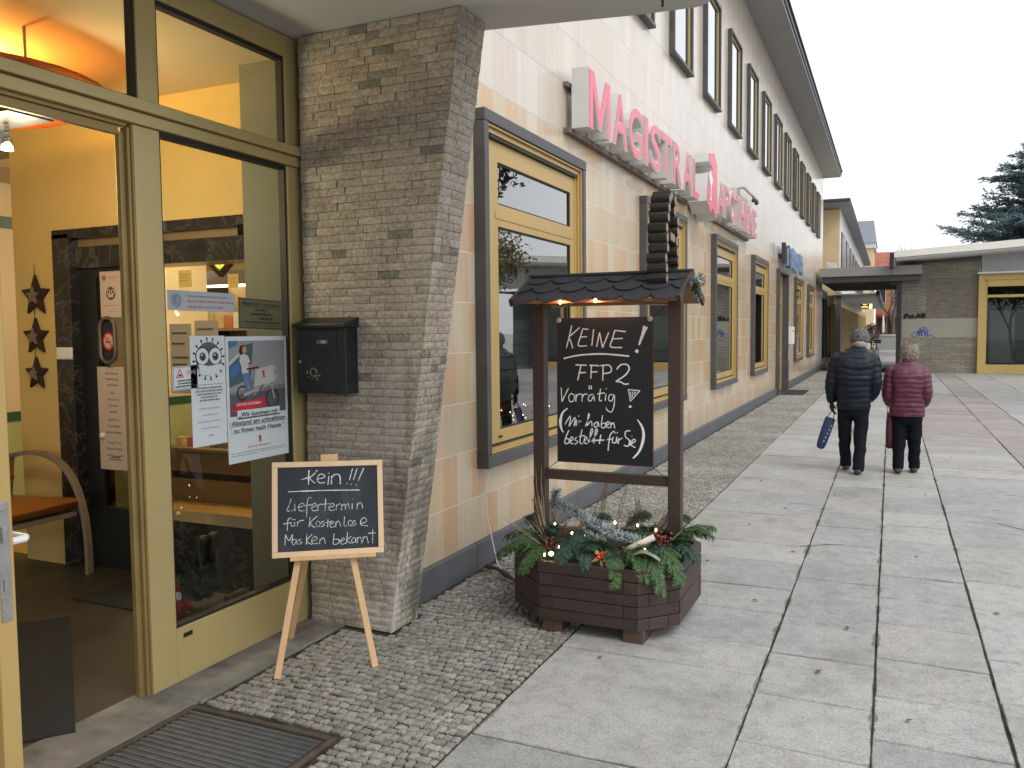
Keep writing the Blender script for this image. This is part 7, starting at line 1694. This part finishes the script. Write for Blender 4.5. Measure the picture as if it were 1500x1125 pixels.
    for pts, rad in legs:
        a = V(pts[-1]); m = MB(); rings = []
        for y, w, h in ((-.075,.020,.02), (-.06,.036,.05), (-.02,.043,.075), (.04,.045,.065), (.11,.048,.045), (.165,.040,.035), (.19,.018,.018)):
            rings.append([(a.x + w*math.copysign(abs(math.cos(q))**.7, math.cos(q)), a.y + y, a.z - .055 + h*.5 + h*.5*math.copysign(abs(math.sin(q))**.6, math.sin(q))) for q in [2*math.pi*k/14 for k in range(14)]])
        m.loft(rings); m.build('shoe', mats['shoes'], t, True)
    # ---- quilted jacket
    m = MB(); z0, z1 = hem[0], prof[-1][0]; n = int((z1-z0)/.006); rings = []; q = quilt
    for i in range(n+1):
        z = z0 + (z1-z0)*i/n; c = lerp_table(prof, z); rg = ellipse_ring(X+c[2], Y+c[3], z, c[0], c[1], 64); rg2 = []
        for x, y, zz in rg:
            ph = .30*noise.noise((x*5, y*5, z*2.2)) + .12*noise.noise((x*14+3, y*14, z*5)); am = .013*(.55 + .9*abs(noise.noise((x*6+9, y*6, z*9)))); k = am*(abs(math.sin(math.pi*((z-z0)/q + ph)))**.55 - .6)
            dx, dy = x-X-c[2], y-Y-c[3]; r0 = max(.01, math.hypot(dx, dy)); rg2.append((x+dx/r0*k, y+dy/r0*k, zz))
        rg = rg2
        rings.append([(x + .011*noise.noise((x*8, y*8, zz*11)), y + .013*noise.noise((x*8+5, y*8, zz*11)), zz + .006*noise.noise((x*7, y*7, zz*3))) for x, y, zz in rg])
    m.loft(rings)
    for pts, rad in arms: quilt_tube(m, [V(p) for p in pts], rad, q, .009, 16)
    jk = m.build('jacket', mats['jacket'], t, True); remesh(jk, .006, 2)
    m = MB(); c = Vector((X, Y, 0)) + Vector(head[2]); m.loft([ellipse_ring(c.x, c.y, c.z + dz, a, a*.9, 24) for dz, a in ((-.05,.098), (-.01,.088), (.03,.083), (.045,.080), (.045,.070), (.0,.066))]); m.build('collar', mats['collar'], t, True)
    return t, hc, hr
skin = pm('weathered_skin', (.46,.27,.20), .55, .12, 12, .06)
# the man
navy = jacket_mat('navy_down', (.005,.008,.019), .3); blackt = pm('dark_trousers', (.009,.010,.014), .85, .3, 6, .6, 22, spec=.12, dist=.014, stretch=(1,1,.35)); shoe = pm('dark_shoe', (.018,.016,.016), .5, .2, 9, .05)
prof = [(.755,.180,.130,.005,-.005), (.86,.188,.142,.0,-.01), (1.0,.200,.152,-.005,-.02), (1.15,.215,.158,-.01,-.035), (1.28,.232,.155,-.005,-.035), (1.36,.225,.140,.0,-.02), (1.415,.185,.120,.01,.0), (1.455,.125,.098,.02,.03), (1.485,.085,.085,.03,.05)]
arms = [([(-.10,.0,1.375), (-.195,-.02,1.335), (-.220,-.04,1.20), (-.250,-.045,1.05), (-.250,.0,.92), (-.243,.03,.835)], [.06,.080,.076,.069,.060,.050]), ([(.10,.0,1.375), (.20,-.02,1.335), (.220,-.04,1.20), (.236,-.04,1.07), (.215,.03,.95), (.17,.13,.87)], [.06,.080,.076,.069,.060,.048])]
legs = [([(-.088,0,.80), (-.098,.04,.52), (-.090,.10,.30), (-.080,.15,.075)], [.096,.076,.066,.064]), ([(.088,0,.80), (.085,-.01,.50), (.078,-.06,.28), (.062,-.14,.070)], [.096,.076,.066,.064])]
t, hc, hr = person('person in navy quilted jacket and grey checked cap walking away with a blue bag', -.39, 10.6, prof, arms, legs, ((.055,.085,1.582), .118, (.04,.055,1.455)),
    dict(skin=skin, jacket=navy, trousers=blackt, shoes=shoe, collar=navy), (.755,), .068, hands=(((-.243,.032,.835), (-.02,.12,-.99), (.85,.5,0), 1), ((.18,.13,.87), (-.6,.5,-.5), (-.6,-.6,.1), -1)))
m = MB(); rings = []
for z, a, b in ((-.045,.098,.118), (-.01,.106,.126), (.03,.108,.126), (.075,.096,.112), (.105,.070,.085), (.122,.030,.035)): rings.append(ellipse_ring(hc.x, hc.y+.006-.10*(z-.03)*0, hc.z+z, a, b, 28, 2))
m.loft(rings); m.loft([ellipse_ring(hc.x, hc.y+.10, hc.z+dz, a, .07, 20) for dz, a in ((-.012,.07), (.0,.085), (.012,.06))])
cap = NT('checked_cap'); ck = cap.n('ShaderNodeTexChecker'); ck.inputs['Scale'].default_value = 55; cap.l(cap.obj(), ck.inputs['Vector']); ck.inputs['Color1'].default_value = (.16,.145,.16,1); ck.inputs['Color2'].default_value = (.075,.07,.085,1)
cap.bsdf(cap.mix(.5, ck.outputs[0], cap.ramp(cap.noise(30, 3), [(.4, (.07,.07,.085)), (.6, (.19,.17,.18))])), .9, 0, .2); m.build('cap', cap.m, t, True)
m = MB(); m.sphere((hc.x-.01, hc.y-.112, hc.z+.03), .022, .008, .018); m.build('cap_buckle', M['near_black'], t, True)
m = MB(); m.loft([ellipse_ring(hc.x, hc.y-.012, hc.z+z, a, b, 24, 2) for z, a, b in ((-.105,.062,.080), (-.085,.078,.098), (-.05,.088,.108), (-.03,.085,.105))]); m.build('hair', pm('grey_hair', (.36,.34,.32), .7, .25, 50, .5, 120, stretch=(3,3,.5)), t, True)
m = MB(); hand(m, (-.39-.243, 10.6+.032, .835), (-.02,.12,-.99), (.85,.5,0), 1, fat=1.28); m.tube([(-.634,10.628,.875), (-.633,10.632,.83)], [.042,.036], 10); gl_ = m.build('glove', pm('black_glove', (.010,.010,.011), .7, .2, 20, .2), t, True); remesh(gl_, .004, 1)
# blue bag in his left hand
tb = thing('blue_bag', 'slim dark blue bag with purple cord loops hanging from the man\'s left hand', 'bag', (-.70, 10.63, .25))
ax = Vector((-.115, 0, -.37)).normalized(); sd = Vector((ax.z, 0, -ax.x)); top = Vector((-.645, 10.66, .64)); m = MB(); rings = []
for u, w, d in ((0,.050,.02), (.01,.058,.03), (.15,.060,.036), (.30,.056,.036), (.37,.048,.03), (.395,.03,.018)): rings.append([tuple(top + ax*u + sd*w*math.copysign(abs(math.cos(q))**.7, math.cos(q)) + Vector((0,1,0))*d*math.sin(q)) for q in [2*math.pi*k/16 for k in range(16)]])
m.loft(rings); m.build('body', pm('royal_blue_nylon', (.018,.040,.115), .5, .2, 10, .3, 60), tb, True)
m = MB()
for s_ in (-1, 1):
    for dy in (-.02, .02): m.tube(smooth_line([top + sd*.035*s_ + Vector((0,dy,0)), top + sd*.018*s_ - ax*.07 + Vector((0,dy*.6,0)), Vector((-.630+s_*.01, 10.662, .752))], 4), .005, 6)
m.build('loops', pm('purple_cord', (.09,.08,.17), .7, .2, 9, 0), tb)
m = MB()
for k in range(5):
    p = top + ax*(.08+.05*k) + sd*(-.035+.006*k) + Vector((0,-.037,0)); m.ribbon([p, p+ax*.012-sd*.012, p+ax*.022], .006, (0,-1,0))
m.build('print', M['white_plastic'], tb)
# the woman
wine = jacket_mat('wine_down', (.095,.016,.038), .5)
prof = [(.675,.192,.135,.005,-.01), (.80,.190,.142,.0,-.015), (.92,.182,.142,.0,-.02), (1.05,.188,.142,.0,-.035), (1.15,.196,.135,.0,-.03), (1.215,.188,.122,.0,-.02), (1.262,.150,.105,.005,.0), (1.30,.105,.09,.01,.02), (1.325,.075,.075,.015,.03)]
arms = [([(-.09,.0,1.215), (-.165,-.02,1.185), (-.190,-.045,1.06), (-.205,-.045,.94), (-.182,.03,.835), (-.12,.13,.79)], [.055,.074,.070,.064,.056,.048]), ([(.09,.0,1.215), (.165,-.02,1.185), (.190,-.045,1.06), (.203,-.045,.94), (.180,.03,.835), (.12,.13,.79)], [.055,.074,.070,.064,.056,.048])]
legs = [([(-.078,0,.72), (-.075,-.005,.46), (-.078,-.03,.26), (-.080,-.06,.070)], [.098,.080,.066,.060]), ([(.082,0,.72), (.088,.03,.46), (.090,.06,.26), (.092,.085,.070)], [.098,.080,.066,.060])]
t, hc, hr = person('person in wine red quilted jacket with short grey-blond hair walking away', .18, 10.77, prof, arms, legs, ((.022,.045,1.425), .106, (.018,.03,1.30)),
    dict(skin=skin, jacket=wine, trousers=pm('black_trousers', (.007,.008,.013), .85, .3, 6, .6, 22, spec=.12, dist=.014, stretch=(1,1,.35)), shoes=shoe, collar=wine), (.675,), .055, hands=(((-.13,.13,.79), (.6,.45,-.5), (.6,-.6,.1), 1), ((.13,.13,.79), (-.6,.45,-.5), (-.6,-.6,.1), -1)))
m = MB(); m.loft([ellipse_ring(hc.x, hc.y-.008, hc.z+z, a, b, 28, 2) for z, a, b in ((-.085,.060,.072), (-.06,.085,.098), (-.01,.098,.112), (.04,.098,.112), (.085,.076,.090), (.108,.040,.05))])
m.build('hair_base', pm('hair_undertone', (.20,.165,.12), .8, .3, 40, .3), t, True)
r_ = random.Random(3); hm = MB()
for k in range(2200):
    d = Vector((r_.gauss(0,1), r_.gauss(0,1)-.25, r_.gauss(0,.9)+.15)).normalized(); 
    if d.y > .55 and d.z < .5: continue
    p = Vector((hc.x + d.x*.092, hc.y - .008 + d.y*.106, hc.z + .005 + d.z*.098)); e = (d*.35 + Vector((r_.uniform(-.35,.35), r_.uniform(-.2,.2), -.9 if d.z < .75 else r_.uniform(-.6,.3)))).normalized()*r_.uniform(.022,.055); w = e.cross(d).normalized()*.0024 if e.cross(d).length > 1e-5 else Vector((.003,0,0)); hm.quad(p-w, p+e*.5-w+d*.006, p+e, p+e*.5+w+d*.006)
hm.build('hair', leafmat('ash_blond', [(0, (.08,.06,.042)), (.4, (.21,.175,.125)), (.8, (.36,.32,.26)), (1, (.52,.48,.41))], .6), t, True)
m = MB(); m.loft([ellipse_ring(hc.x-.004, hc.y-.015, hc.z-.118+dz, a, a*.95, 20) for dz, a in ((-.02,.070), (0,.080), (.022,.080), (.035,.070))]); m.build('scarf', pm('pale_scarf', (.42,.36,.42), .9, .35, 40, .2), t, True)
tb = thing('red_bag', 'flat dark red bag hanging at the woman\'s left side', 'bag', (-.0, 10.8, .28)); m = MB(); rings = []
for z, w, d in ((.285,.030,.09), (.30,.042,.11), (.45,.046,.12), (.60,.042,.12), (.70,.032,.11)): rings.append([(.005 + w*math.copysign(abs(math.cos(q))**.6, math.cos(q)), 10.84 + d*math.copysign(abs(math.sin(q))**.6, math.sin(q)), z) for q in [2*math.pi*k/18 for k in range(18)]])
m.loft(rings); m.build('body', pm('wine_bag', (.085,.012,.022), .6, .2, 8, .2), tb, True)
m = MB(); m.tube(smooth_line([Vector(p) for p in ((.005,10.78,.70), (.005,10.80,.80), (.01,10.86,.85), (.005,10.90,.80), (.005,10.91,.70))], 4), .007, 6); m.build('handle', MATS['wine_bag'], tb)
